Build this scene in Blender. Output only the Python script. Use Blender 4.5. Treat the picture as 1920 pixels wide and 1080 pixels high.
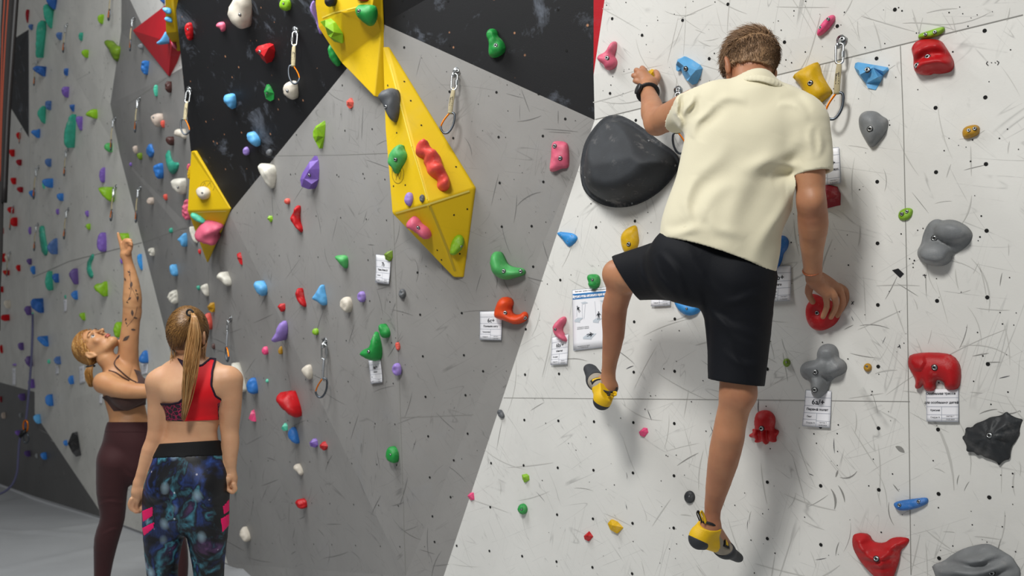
import bpy, bmesh, math, random
import numpy as np
from mathutils import Vector, Matrix, noise
from mathutils.geometry import delaunay_2d_cdt
from mathutils.bvhtree import BVHTree

for o in list(bpy.data.objects):
    bpy.data.objects.remove(o)
SC = bpy.context.scene
COL = SC.collection
random.seed(7)

# ---------------------------------------------------------------- camera
F = 1700.0                 # focal length in pixels of the 1920 px wide photograph
CAM_H = 1.26
PITCH = math.atan(205.0 / F)
cam_d = bpy.data.cameras.new('camera')
cam_d.sensor_width = 36.0
cam_d.lens = 36.0 * F / 1920.0
cam_d.clip_start = 0.05
cam_d.dof.use_dof = True
cam_d.dof.focus_distance = 3.1
cam_d.dof.aperture_fstop = 3.6
cam = bpy.data.objects.new('camera', cam_d)
COL.objects.link(cam)
cam.location = (0, 0, CAM_H)
cam.rotation_euler = (math.pi / 2 + PITCH, 0, 0)
SC.camera = cam

# ---------------------------------------------------------------- world, lights, exposure
w = bpy.data.worlds.new('hall_light')
SC.world = w
w.use_nodes = True
w.node_tree.nodes['Background'].inputs[0].default_value = (0.88, 0.90, 0.93, 1)
w.node_tree.nodes['Background'].inputs[1].default_value = 0.175

def area(name, loc, target, size, power, color=(1, 1, 1), sy=None):
    l = bpy.data.lights.new(name, 'AREA')
    l.shape = 'RECTANGLE'
    l.size = size
    l.size_y = sy or size
    l.energy = power
    l.color = color
    o = bpy.data.objects.new(name, l)
    COL.objects.link(o)
    o.location = loc
    d = Vector(target) - Vector(loc)
    o.rotation_euler = d.to_track_quat('-Z', 'Y').to_euler()
    return o

area('overhead_area_light', (-1.35, -0.1, 4.3), (1.0, 3.2, 1.3), 0.85, 158, (1.0, 0.985, 0.95))
area('overhead_area_light', (-2.2, 3.4, 4.9), (-3.3, 7.8, 0.5), 2.2, 225, (0.97, 0.99, 1.0))  # unseen lamp, added to brighten the far left walls

SC.view_settings.view_transform = 'Standard'
SC.view_settings.look = 'None'
SC.view_settings.gamma = 1.0
SC.view_settings.exposure = 0.0
SC.view_settings.use_curve_mapping = False

# ---------------------------------------------------------------- geometry of the place
CAM = Vector((0, 0, CAM_H))
FWD = Vector((0, math.cos(PITCH), math.sin(PITCH)))
UPV = Vector((0, -math.sin(PITCH), math.cos(PITCH)))
RGT = Vector((1, 0, 0))

def ray(px, py):
    return FWD + RGT * ((px - 960) / F) - UPV * ((py - 540) / F)

def PZ(px, py, z):
    """world point seen at pixel (px,py) at depth z"""
    return CAM + ray(px, py) * z

def PS(px, py, s):
    return PZ(px, py, 340.0 / s)

def project(p):
    d = p - CAM
    z = d.dot(FWD)
    return 960 + F * d.dot(RGT) / z, 540 - F * d.dot(UPV) / z, z

# ---------------------------------------------------------------- tags, linking
def tag(o, label=None, cat=None, group=None, kind=None):
    if label: o['label'] = label
    if cat: o['category'] = cat
    if group: o['group'] = group
    if kind: o['kind'] = kind
    return o

def empty(name, loc):
    o = bpy.data.objects.new(name, None)
    o.empty_display_size = 0.05
    COL.objects.link(o)
    o.location = loc
    return o

def link_mesh(name, me, mats=None, parent=None, origin=None, smooth=False):
    """mesh given in world space; origin moves to 'origin' (or parent keeps world coords)"""
    if mats is not None:
        if not isinstance(mats, (list, tuple)): mats = [mats]
        for m in mats: me.materials.append(m)
    if smooth:
        me.polygons.foreach_set('use_smooth', [True] * len(me.polygons))
    o = bpy.data.objects.new(name, me)
    COL.objects.link(o)
    if origin is not None:
        me.transform(Matrix.Translation(-Vector(origin)))
        o.location = origin
    if parent is not None:
        o.parent = parent
        o.matrix_parent_inverse = Matrix.Identity(4)
        off = parent_world(parent)
        o.location = Vector(o.location) - off if origin is not None else -off
    me.update()
    return o

def parent_world(p):
    v = Vector(p.location)
    while p.parent:
        p = p.parent
        v += Vector(p.location)
    return v

def mesh(name, verts, faces, mats=None, parent=None, origin=None, smooth=False):
    me = bpy.data.meshes.new(name)
    me.from_pydata([tuple(v) for v in verts], [], [tuple(f) for f in faces])
    return link_mesh(name, me, mats, parent, origin, smooth)

# ---------------------------------------------------------------- materials
def srgb(h):
    if isinstance(h, str):
        h = h.lstrip('#')
        c = [int(h[i:i + 2], 16) / 255 for i in (0, 2, 4)]
    else:
        c = h
    return tuple(((x / 12.92) if x <= 0.04045 else ((x + 0.055) / 1.055) ** 2.4) for x in c) + (1,)

class NT:
    def __init__(s, name):
        s.m = bpy.data.materials.new(name)
        s.m.use_nodes = True
        s.t = s.m.node_tree
        s.b = s.t.nodes['Principled BSDF']
    def n(s, typ, **kw):
        x = s.t.nodes.new(typ)
        for k, v in kw.items():
            if k == 'inp':
                for a, b in v.items(): x.inputs[a].default_value = b
            else: setattr(x, k, v)
        return x
    def l(s, a, b): s.t.links.new(a, b)
    def coords(s, kind='Object', scale=(1, 1, 1), rot=(0, 0, 0)):
        c = s.n('ShaderNodeTexCoord'); m = s.n('ShaderNodeMapping')
        m.inputs['Scale'].default_value = scale; m.inputs['Rotation'].default_value = rot
        s.l(c.outputs[kind], m.inputs[0]); return m.outputs[0]
    def noise(s, vec, scale, detail=4, rough=0.55, dist=0.0):
        x = s.n('ShaderNodeTexNoise', inp={'Scale': scale, 'Detail': detail, 'Roughness': rough, 'Distortion': dist})
        if vec is not None: s.l(vec, x.inputs['Vector'])
        return x.outputs['Fac']
    def ramp(s, fac, stops, interp='LINEAR'):
        r = s.n('ShaderNodeValToRGB'); e = r.color_ramp.elements
        r.color_ramp.interpolation = interp
        while len(e) < len(stops): e.new(0.5)
        for i, (p, c) in enumerate(stops):
            e[i].position = p
            e[i].color = c if len(c) == 4 else (*c, 1)
        s.l(fac, r.inputs[0]); return r.outputs[0]
    def mix(s, fac, a, b, mode='MIX'):
        x = s.n('ShaderNodeMix', data_type='RGBA', blend_type=mode)
        for sock, v in ((x.inputs[0], fac), (x.inputs[6], a), (x.inputs[7], b)):
            if isinstance(v, (int, float)): sock.default_value = v
            elif isinstance(v, tuple): sock.default_value = v
            else: s.l(v, sock)
        return x.outputs[2]
    def math(s, op, a, b=0.0):
        x = s.n('ShaderNodeMath', operation=op)
        for i, v in enumerate((a, b)):
            if isinstance(v, (int, float)): x.inputs[i].default_value = v
            else: s.l(v, x.inputs[i])
        return x.outputs[0]
    def bump(s, h, strength=0.3, dist=0.01):
        x = s.n('ShaderNodeBump', inp={'Strength': strength, 'Distance': dist})
        s.l(h, x.inputs['Height']); s.l(x.outputs[0], s.b.inputs['Normal'])
    def base(s, c, rough=0.6, metal=0.0, spec=0.5):
        if isinstance(c, tuple): s.b.inputs['Base Color'].default_value = c
        else: s.l(c, s.b.inputs['Base Color'])
        s.b.inputs['Roughness'].default_value = rough
        s.b.inputs['Metallic'].default_value = metal
        s.b.inputs['Specular IOR Level'].default_value = spec

G0 = (0, 0, 0, 1); G1 = (1, 1, 1, 1)

def simple(name, hexc, rough=0.6, metal=0.0, spec=0.5, bump=None, vary=0.0):
    t = NT(name)
    c = srgb(hexc)
    if vary:
        v = t.coords()
        f = t.noise(v, 9, 5)
        d = tuple(x * (1 - vary) for x in c[:3]) + (1,)
        e = tuple(min(1, x * (1 + vary)) for x in c[:3]) + (1,)
        c = t.mix(t.ramp(f, [(0.3, G0), (0.7, G1)]), d, e)
    t.base(c, rough, metal, spec)
    if bump:
        v = t.coords()
        t.bump(t.noise(v, bump[0], 3), bump[1], bump[2] if len(bump) > 2 else 0.01)
    return t.m

def wall_mat(name, hexc, scr=0.5, dark=0.45, mott=0.10, chalk=0.0, warm=0.0, chips=0.0):
    """painted plywood: soft mottling, boot scuffs, thin scratches, screw dots"""
    t = NT(name)
    uv = t.coords('UV')
    c = srgb(hexc)
    lo = tuple(x * (1 - mott) for x in c[:3]) + (1,)
    col = t.mix(t.ramp(t.noise(uv, 2.2, 6, 0.6), [(0.35, G0), (0.65, G1)]), lo, c)
    dk = tuple(x * dark for x in c[:3]) + (1,)
    # broad dirty clouds (rubber)
    m = t.ramp(t.noise(uv, 1.3, 8, 0.68), [(0.52, G0), (0.75, G1)])
    col = t.mix(t.math('MULTIPLY', m, 0.30 * scr), col, dk)
    # scratches in several directions: stretched noise, narrow band, masked
    for i, (rot, sc, st, lim) in enumerate(((0.35, 5, 26, .012), (1.15, 4, 22, .010), (-0.7, 6, 30, .011), (1.9, 3, 20, .009), (2.6, 5, 18, .010))):
        v = t.coords('UV', (1, 1, 1), (0, 0, rot))
        mp = t.n('ShaderNodeMapping'); mp.inputs['Scale'].default_value = (st * .28, .55, 1); mp.inputs['Location'].default_value = (i * 3.7, i * 1.9, 0)
        t.l(v, mp.inputs[0])
        nz = t.noise(mp.outputs[0], sc * .5, 1.0, 0.5, 0.25)
        d = t.math('ABSOLUTE', t.math('SUBTRACT', nz, 0.5))
        line = t.ramp(d, [(0.0, G1), (lim * .55, G0)])
        mask = t.ramp(t.noise(v, 2.3 + i, 4, 0.6), [(0.50, G0), (0.62, G1)])
        col = t.mix(t.math('MULTIPLY', t.math('MULTIPLY', line, mask), scr), col, dk)
    # short smudges
    v = t.coords('UV', (9, 3.2, 1), (0, 0, 0.3))
    sm = t.ramp(t.noise(v, 2.0, 5, 0.7), [(0.66, G0), (0.80, G1)])
    col = t.mix(t.math('MULTIPLY', sm, 0.55 * scr), col, dk)
    if warm:
        wm = t.ramp(t.noise(uv, 3.1, 5), [(0.6, G0), (0.85, G1)])
        col = t.mix(t.math('MULTIPLY', wm, warm), col, srgb('b49b7c'))
    if chalk:
        ch = t.ramp(t.noise(uv, 3.4, 9, 0.72, 0.6), [(0.56, G0), (0.82, G1)])
        col = t.mix(t.math('MULTIPLY', ch, chalk), col, srgb('8d95a3'))
    if chips:
        vo = t.n('ShaderNodeTexVoronoi', inp={'Scale': 12.0}); t.l(uv, vo.inputs['Vector'])
        dot = t.ramp(vo.outputs['Distance'], [(0.05, G1), (0.09, G0)])
        mk = t.ramp(t.noise(uv, 1.7, 2), [(0.42, G0), (0.5, G1)])
        col = t.mix(t.math('MULTIPLY', t.math('MULTIPLY', dot, mk), chips), col, srgb('c08a66'))
    t.base(col, 0.55, 0, 0.35)
    t.bump(t.noise(uv, 160, 3), 0.12, 0.002)
    return t.m

_hm = {}
HC = dict(coral='f2564a', macro='34373b', red='c00d16', dred='931423', pink='de6580', hot='ea4a80', salmon='de5a4c', orange='e84c17', yellow='deb000',
          ochre='bb8a10', lime='86b81c', green='1f9540', lgreen='4fae5f', olive='6f8f1e', mint='52c4a4', teal='35a086',
          blue='3277c4', lblue='62aee4', sky='2f8fd6', dblue='2a5ea6', slate='4d6fa6', purple='7b5db2', lilac='9a80cc', dpurple='5f4a86',
          grey='85888a', dgrey='5b5e62', char='303336', black='17181a', white='dcd8cb', beige='cdbcae', brown='4a2b27', cream='d8cfc0')
def hold_mat(key):
    if key in _hm: return _hm[key]
    t = NT('resin_' + key)
    v = t.coords()
    c = srgb(HC[key])
    lo = tuple(x * .78 for x in c[:3]) + (1,)
    col = t.mix(t.ramp(t.noise(v, 14, 4), [(0.35, G0), (0.65, G1)]), lo, c)
    ch = t.ramp(t.noise(v, 11, 7, 0.7), [(0.56, G0), (0.80, G1)])
    col = t.mix(t.math('MULTIPLY', ch, .34 if key == 'macro' else 0.30 if key not in ('black', 'char') else 0.16), col, srgb('d9d2cb'))  # macro gets more pale chalk, standing in for top light on its scoop
    t.base(col, 0.5 if key != 'macro' else .7, 0, 0.42)
    t.bump(t.noise(v, 260, 3), 0.35, 0.002)
    _hm[key] = t.m
    return t.m

M_STEEL = simple('steel', 'b9bcbd', 0.28, 1.0)
M_DKSTEEL = simple('dark_steel', '4b5056', 0.35, 0.9)
M_SOCK = simple('bolt_socket', '101112', 0.7)
M_HOLE = simple('hole_dark', '0b0c0c', 0.9)
M_SEAM = simple('panel_seam', '8a8984', 0.9)
# ================================================================= climbing wall panels
M_WHITE = wall_mat('white_painted_plywood', 'dfded9', 0.6, 0.42, 0.07, warm=0.05)
M_WHITE2 = wall_mat('white_painted_plywood_far', 'dad8d0', 0.55, 0.5, 0.13, warm=0.12)
M_GREY = wall_mat('grey_painted_plywood', '94928f', 0.6, 0.45, 0.10, chalk=0.16)
M_GREY2 = wall_mat('grey_painted_plywood_side', '8f8d8a', 0.5, 0.5, 0.14, chalk=0.08)
M_DGREY = wall_mat('dark_grey_painted_plywood', '5d5c5a', 0.5, 0.5, 0.12)
M_BLACK = wall_mat('black_painted_plywood', '1b1b1d', 0.2, 0.5, 0.15, chalk=0.75, chips=0.8)
M_REDP = wall_mat('red_painted_plywood', 'bd0f20', 0.3, 0.6, 0.12, chalk=0.18)
M_YEL = wall_mat('yellow_painted_plywood', 'dbb60a', 0.25, 0.62, 0.10, chalk=0.10, warm=0.1)

VX = {  # px, py, s  (s = 340 / depth)
 # right wall
 'a': (1115, 225, 91.2), 'b': (832, 1080, 77.5), 'c': (2400, -89, 149.9), 'd': (2400, 1500, 149.9), 'e': (766, 1500, 73.9),
 'f': (1113, 140, 92.0), 'g': (1160, -180, 96.5), 'h': (2400, -700, 158.0), 'g2': (1113, -180, 95.0), 'h2': (1190, -700, 102.0), 'g3': (1113, -700, 100),
 # middle grey
 'i': (718, 45, 80.5), 'j': (760, 1080, 74.8), 'k': (765, 1283, 74.3),
 'l': (430, 400, 57.9), 'm': (427, 1057, 48.7), 'n': (388, 440, 55.0), 'o': (388, 492, 52.9),
 'm2': (520, 1500, 53.0),
 # black
 'p': (358, 285, 57.8), 'q': (328, 0, 64.0), 'r': (300, -700, 81.4), 's': (680, -700, 98.6),
 # side grey (P3)
 't': (227, 60, 43.0), 'u': (207, 195, 40.9), 'v': (225, 290, 41.0), 'w': (325, 680, 44.5), 'x': (358, 285, 53.2), 'y': (332, 0, 54.6),
 'y2': (320, -700, 60.0), 'z': (236, -700, 46.5), 'n3': (388, 460, 53.0),
 # far white (P4)
 'A': (54, -700, 36.7), 'B': (54, 0, 33.0), 'C': (56, 650, 29.6), 'D': (65, 735, 29.6), 'E': (65, 775, 29.5), 'F': (66, 931, 29.4), 'G': (196, 971, 35.9),
 # far left (P5)
 'H': (-220, -700, 17.0), 'I': (-220, 640, 12.0), 'J': (-220, 828, 13.0),
}
def V(k): return PS(*VX[k])

WALL_TRIS = []          # (a,b,c,normal,owner)
def toward_cam_normal(a, b, c):
    n = (b - a).cross(c - a).normalized()
    if n.dot(CAM - a) < 0: n = -n
    return n

def panel(name, keys, matl, extra=None):
    """one wall: list of polygons (key lists) sharing one material slot each"""
    polys = keys if isinstance(keys[0], (list, tuple)) else [keys]
    bm_v = []; idx = {}; faces = []; fm = []
    mats = []
    for q, pl in enumerate(polys):
        mt = matl[q] if isinstance(matl, list) else matl
        if mt not in mats: mats.append(mt)
        p2 = [Vector(((VX[k][0]) * .001, (VX[k][1]) * .001)) for k in pl]
        n = len(pl)
        res = delaunay_2d_cdt(p2, [(i, (i + 1) % n) for i in range(n)], [], 1, 1e-6)
        back = res[3]
        ids = []
        for i in range(len(res[0])):
            k = pl[back[i][0]] if back[i] else None
            if k not in idx:
                idx[k] = len(bm_v); bm_v.append(V(k))
            ids.append(idx[k])
        for f in res[2]:
            a, b, c = [bm_v[ids[i]] for i in f]
            nr = toward_cam_normal(a, b, c)
            tri = [ids[i] for i in f]
            if (b - a).cross(c - a).dot(nr) < 0: tri.reverse()
            faces.append(tri); fm.append(mats.index(mt))
            WALL_TRIS.append((a, b, c, nr, name))
    me = bpy.data.meshes.new(name)
    me.from_pydata([tuple(v) for v in bm_v], [], faces)
    uvl = me.uv_layers.new(name='UVMap')
    for p in me.polygons:
        p.material_index = fm[p.index]
        n = p.normal
        tx = Vector((-n.y, n.x, 0)).normalized(); ty = n.cross(tx)
        for li in p.loop_indices:
            v = me.vertices[me.loops[li].vertex_index].co
            uvl.data[li].uv = (v.dot(tx), v.dot(ty))
    o = link_mesh(name, me, mats)
    tag(o, kind='structure')
    return o

W_RIGHT = panel('wall_right', ['a', 'b', 'k', 'e', 'd', 'c'], M_WHITE)
W_RUP = panel('wall_right_upper', ['a', 'c', 'h', 'h2', 'g', 'f'], M_WHITE)
W_RED = panel('wall_red', ['f', 'g', 'h2', 'g3', 'g2'], M_REDP)
W_MID = panel('wall_middle', ['a', 'i', 'j', 'k', 'b'], M_GREY)
W_MIDL = panel('wall_middle_left', [['i', 'l', 'j'], ['l', 'n', 'o', 'm', 'j'], ['j', 'm', 'm2', 'e', 'k']], M_GREY)
W_BLACK = panel('wall_black', [['i', 's', 'r', 'q', 'p', 'n', 'l'], ['i', 'a', 'f', 'g2', 'g3', 's']], M_BLACK)
# side grey wall with its white fields
VX.update({'t1': (244, 0, 46.2), 't2': (266, 46, 47.4), 't3': (248, 57, 45.5), 't4': (316, 142, 51.3), 't5': (342, 127, 53.6), 't0': (236, -700, 50.0), 't6': (242, -700, 50.0)})
W_SIDE = panel('wall_side', [['t', 'z', 't1', 't2', 't4', 't5', 'x', 'n3', 'o', 'm', 'w', 'v', 'u'], ['t1', 'z', 'y2', 'y', 't5', 't4', 't2']], [M_GREY2, M_WHITE])
W_FAR = panel('wall_far', [['A', 'B', 'C', 'D', 'E', 'G', 'm', 'w', 'v', 'u', 't', 'z'], ['E', 'F', 'G']], [M_WHITE2, M_DGREY])
VX.update({'K': (-40, 694, 24.0), 'L': (17, 197, 30.0), 'M': (30, 70, 31.4), 'N': (54, 55, 32.7), 'O': (54, 258, 31.7), 'P': (-220, 655, 12.0), 'Q': (5, 130, 30.0)})
W_LEFT = panel('wall_left', [['A', 'H', 'P', 'D', 'C', 'O', 'L', 'Q', 'M', 'N', 'B'], ['N', 'M', 'Q', 'L', 'O'], ['D', 'P', 'J', 'F', 'E']], [M_WHITE2, M_BLACK, M_DGREY])

# hidden return behind the left edge of the black overhang, so the panel is no free sheet
mesh('wall_return', [V('p'), V('q'), V('r'), V('y2'), V('y'), V('x'), V('n'), V('n3')],
     [(0, 1, 4, 5), (1, 2, 3, 4), (0, 5, 7, 6)], M_BLACK)
bpy.data.objects['wall_return']['kind'] = 'structure'

# ---- floor: padded mats, wrinkled
M_MAT = NT('grey_mat_vinyl')
v_ = M_MAT.coords()
M_MAT.base(M_MAT.mix(M_MAT.noise(v_, 1.3, 5), srgb('a4a6a8'), srgb('bcbec0')), 0.42, 0, 0.5)
M_MAT.bump(M_MAT.noise(v_, 60, 3), 0.08, 0.004)
def floor_mesh():
    xs = np.linspace(-9, 6, 210); ys = np.linspace(-1.5, 16, 260)
    rng = np.random.RandomState(3)
    X, Y = np.meshgrid(xs, ys, indexing='ij')
    Z = 0.012 * np.sin(X * 1.7 + Y * .6) * np.sin(Y * 1.1)
    for k in range(46):
        cx = rng.uniform(-6, 0.5); cy = rng.uniform(3.5, 10); a = rng.uniform(0, math.pi); L = rng.uniform(.5, 1.5); wd = rng.uniform(.05, .12)
        u = (X - cx) * math.cos(a) + (Y - cy) * math.sin(a); q = -(X - cx) * math.sin(a) + (Y - cy) * math.cos(a) + .12 * np.sin(u * 2 + k)
        Z += rng.uniform(.008, .026) * np.exp(-(q / wd) ** 2) * np.exp(-(u / L) ** 2)
    Z -= 0.03
    vs = np.stack([X, Y, Z], -1).reshape(-1, 3)
    n2 = len(ys)
    fs = []
    for i in range(len(xs) - 1):
        for j in range(len(ys) - 1):
            fs.append((i * n2 + j, (i + 1) * n2 + j, (i + 1) * n2 + j + 1, i * n2 + j + 1))
    return vs, fs
vs, fs = floor_mesh()
o = mesh('floor', vs, fs, M_MAT.m, smooth=True); tag(o, kind='structure')

# ---------------------------------------------------------------- hit test on wall and volumes
def hit(px, py, pick=None):
    d = ray(px, py)
    best = None
    for a, b, c, n, own in WALL_TRIS:
        den = d.dot(n)
        if abs(den) < 1e-6: continue
        t = (a - CAM).dot(n) / den
        if t <= 0.3 or (best and t >= best[0]): continue
        p = CAM + d * t
        # inside test
        e = 0
        s1 = (b - a).cross(p - a).dot(n); s2 = (c - b).cross(p - b).dot(n); s3 = (a - c).cross(p - c).dot(n)
        if (s1 >= -1e-5 and s2 >= -1e-5 and s3 >= -1e-5) or (s1 <= 1e-5 and s2 <= 1e-5 and s3 <= 1e-5):
            best = (t, p, n, own)
    return best

def plane_pt(px, py, p0, n, lift=0.0):
    d = ray(px, py)
    return CAM + d * (((p0 + n * lift) - CAM).dot(n) / d.dot(n))

# ---------------------------------------------------------------- T-nut holes, screw dots, seams (surface detail of each wall)
def dots(wall, pts, r, name='bolt_holes'):
    vs = []; fs = []
    for (px, py, rr) in pts:
        h = hit(px, py)
        if not h or h[3] != wall.name: continue
        p, n = h[1] + h[2] * 0.0012, h[2]
        tx = Vector((-n.y, n.x, 0)).normalized(); ty = n.cross(tx)
        b = len(vs); k = 10
        for i in range(k):
            a = 2 * math.pi * i / k
            vs.append(p + (tx * math.cos(a) + ty * math.sin(a)) * r * rr)
        fs.append(tuple(range(b, b + k)))
    if vs:
        o = mesh(name, vs, fs, M_HOLE, wall); tag(o, kind='structure')

def seam(wall, pts, wd=0.0022, name='panel_seam'):
    vs = []; fs = []
    for (x0, y0), (x1, y1) in zip(pts, pts[1:]):
        k = max(1, int(math.hypot(x1 - x0, y1 - y0) / 60))
        for j in range(k):
            A = (x0 + (x1 - x0) * j / k, y0 + (y1 - y0) * j / k); B = (x0 + (x1 - x0) * (j + 1) / k, y0 + (y1 - y0) * (j + 1) / k)
            m = hit((A[0] + B[0]) / 2, (A[1] + B[1]) / 2)
            if not m: continue
            p, q = plane_pt(*A, m[1], m[2], 0.001), plane_pt(*B, m[1], m[2], 0.001)
            t = (q - p).normalized().cross(m[2]) * wd
            b = len(vs); vs += [p - t, p + t, q + t, q - t]; fs.append((b, b + 1, b + 2, b + 3))
    if vs:
        o = mesh(name, vs, fs, M_SEAM, wall); tag(o, kind='structure')

pts = []
for x in (860, 921, 982, 1046, 1113, 1187, 1264, 1350, 1439, 1539, 1648, 1760, 1855, 1975):
    s = 88 + 0.0457 * (x - 1046)
    for n in range(-7, 5):
        pts.append((x + (x - 1440) * (n - 1) * .003, 745 + s * (n + .5), 1))
rnd = random.Random(5)
dots(W_RIGHT, pts, 0.0062)
dots(W_RIGHT, [(rnd.uniform(1000, 1915), rnd.uniform(60, 1075), rnd.uniform(.5, 1.3)) for _ in range(330)], 0.0021, 'screw_holes')
dots(W_RUP, [(1148, 35, 1), (1204, 66, 1), (1280, 38, 1), (1365, 8, 1), (1471, 79, 1), (1570, 49, 1), (1678, 18, 1), (1144, 175, 1), (1330, 110, 1)], 0.0062)
dots(W_RUP, [(rnd.uniform(1130, 1900), rnd.uniform(2, 180), rnd.uniform(.5, 1.3)) for _ in range(90)], 0.0021, 'screw_holes')
g = [(758, 89), (931, 173), (935, 257), (937, 343), (850, 259), (1018, 255), (1019, 341), (1060, 223), (843, 172), (941, 425), (997, 424), (1086, 408),
     (783, 511), (788, 590), (793, 668), (866, 587), (870, 666), (798, 744), (803, 818), (806, 895), (811, 968), (873, 741), (877, 813), (851, 863), (845, 932), (862, 507), (870, 430), (906, 696), (940, 590), (1000, 500), (955, 510), (815, 1016), (858, 1030)]
dots(W_MID, [(x, y, 1) for x, y in g], 0.0060)
dots(W_MID, [(rnd.uniform(740, 1080), rnd.uniform(100, 1070), rnd.uniform(.5, 1.2)) for _ in range(120)], 0.002, 'screw_holes')
g = []
for r in range(-1, 9):
    for x, y in ((445, 399), (478, 399), (520, 402), (558, 403), (593, 405), (639, 408), (687, 411), (725, 413)):
        g.append((x + r * 3 + (x - 760) * r * -.004, y + r * 77 + (x - 600) * (.0 + r * -.004), .85))
g += [(x, y, 1) for x, y in ((642, 160), (647, 245), (698, 242), (545, 327), (632, 328), (681, 326), (556, 253))]
dots(W_MIDL, g, 0.0052)
dots(W_MIDL, [(rnd.uniform(400, 750), rnd.uniform(150, 1060), rnd.uniform(.5, 1.2)) for _ in range(130)], 0.002, 'screw_holes')
dots(W_SIDE, [(rnd.uniform(215, 400), rnd.uniform(5, 900), rnd.uniform(.6, 1.3)) for _ in range(90)], 0.0045)
dots(W_FAR, [(rnd.uniform(60, 400), rnd.uniform(5, 950), rnd.uniform(.6, 1.4)) for _ in range(190)], 0.006)
dots(W_BLACK, [(460 + 36, 0, 1), (843, 85, 1), (1046, 18, 1), (1062, 95, 1), (1010, 176, 1), (754, 1, 1), (840, 2, 1), (757, 30, 1), (590, 80, 1), (480, 180, 1), (400, 120, 1)], 0.0058)

seam(W_RUP, [(1116, 224), (1918, 28)], 0.0017)
seam(W_RIGHT, [(1688, 86), (1694, 240), (1701, 560), (1705, 860), (1708, 1078)], 0.0012)
seam(W_RIGHT, [(944, 746), (1320, 749), (1706, 753)], 0.0010)
seam(W_MID, [(722, 60), (728, 180), (737, 400), (748, 700), (760, 1078)], 0.0014)
seam(W_MID, [(752, 783), (929, 776)], 0.0010)
seam(W_MIDL, [(512, 292), (640, 290), (727, 287)], 0.0016)
seam(W_MIDL, [(390, 500), (395, 650), (405, 930)], 0.002)
seam(W_SIDE, [(240, 195), (315, 143)], 0.003)
seam(W_FAR, [(62, 520), (130, 490), (266, 455)], 0.004)
seam(W_SIDE, [(268, 455), (350, 425)], 0.003)
# ================================================================= volumes (big plywood shapes screwed on the wall)
def volume(name, verts, faces, ring, mat_, label, group=None, bev=0.006, plane=None, register=True, wrap=False):
    """verts: (px,py,lift in m over the wall plane)"""
    cx = sum(v[0] for v in verts) / len(verts); cy = sum(v[1] for v in verts) / len(verts)
    h = plane or hit(cx, cy)
    p0, n = h[1], h[2]
    P = [plane_pt(x, y, p0, n, l) for x, y, l in verts]
    base = [P[i] - n * (verts[i][2] + 0.004) for i in ring]
    if wrap:      # the volume bridges a fold: every corner keeps its own distance from the panel behind it
        for i, (x, y, l) in enumerate(verts):
            h2 = hit(x, y)
            q = plane_pt(x, y, h2[1], h2[2], l)
            if (q - CAM).length < (P[i] - CAM).length:
                P[i] = q
                if i in ring: base[ring.index(i)] = q - h2[2] * (l + .004)
    allv = P + base
    fs = [tuple(f) for f in faces]
    k = len(ring); o0 = len(P)
    for i in range(k):
        j = (i + 1) % k
        fs.append((ring[i], ring[j], o0 + j, o0 + i))
    fs.append(tuple(range(o0, o0 + k))[::-1])
    bm = bmesh.new()
    bv = [bm.verts.new(v) for v in allv]
    for f in fs:
        try: bm.faces.new([bv[i] for i in f])
        except ValueError: pass
    bmesh.ops.recalc_face_normals(bm, faces=bm.faces)
    uvl = bm.loops.layers.uv.new('UVMap')
    tx = Vector((-n.y, n.x, 0)).normalized(); ty = n.cross(tx)
    for f in bm.faces:
        for l in f.loops: l[uvl].uv = (l.vert.co.dot(tx), l.vert.co.dot(ty))
    me = bpy.data.meshes.new(name); bm.to_mesh(me); bm.free()
    o = link_mesh(name, me, mat_, origin=p0)
    if bev:
        b = o.modifiers.new('bevel', 'BEVEL'); b.width = bev; b.segments = 3; b.limit_method = 'ANGLE'; b.angle_limit = .2
        b.harden_normals = False
    tag(o, label, 'climbing wall volume', group)
    if register:
        for f in faces:
            for i in range(1, len(f) - 1):
                a, b_, c = P[f[0]], P[f[i]], P[f[i + 1]]
                WALL_TRIS.append((a, b_, c, toward_cam_normal(a, b_, c), name))
    return o, (p0, n)

# long yellow wedge on the grey wall
V4, pl4 = volume('wall_volume', [(717, 88, .012), (728, 88, .008), (735, 400, .15), (804, 379, .19), (889, 352, .015), (868, 520, .008), (850, 520, .02), (722, 240, .07)],
       [(0, 7, 3, 1), (7, 2, 3), (1, 3, 4), (2, 6, 3), (3, 6, 5), (3, 5, 4)], [0, 7, 2, 6, 5, 4, 1], M_YEL,
       'long yellow wedge volume in the middle of the picture, carrying the long red-orange hold', 'yellow wall volumes', .008)
V3, pl3 = volume('wall_volume', [(594, -60, .10), (591, 8, .10), (597, 52, .10), (640, 118, .09), (702, 182, .05), (718, 183, .01), (714, 60, .015), (709, -60, .02), (640, 25, .125), (698, 12, .07)],
       [(0, 1, 8), (1, 2, 8), (2, 3, 8), (3, 6, 8), (3, 4, 6), (4, 5, 6), (8, 6, 9), (0, 8, 9, 7), (9, 6, 7)], [0, 1, 2, 3, 4, 5, 6, 7], M_YEL,
       'yellow volume at the top edge, its lower tip ending at the grey pebble hold', 'yellow wall volumes', .008, plane=hit(700, 30), wrap=True)
hV2 = hit(400, 420)
V2, pl2 = volume('wall_volume', [(358, 284, .02), (364, 284, .02), (432, 392, .008), (351, 395, .13), (388, 493, .01)],
       [(0, 3, 2, 1), (3, 4, 2)], [0, 3, 4, 2, 1], M_YEL,
       'small yellow diamond volume below the black panel, above the ponytail woman', 'yellow wall volumes', .006, plane=hV2, wrap=True)
hV1 = hit(322, 120)
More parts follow.
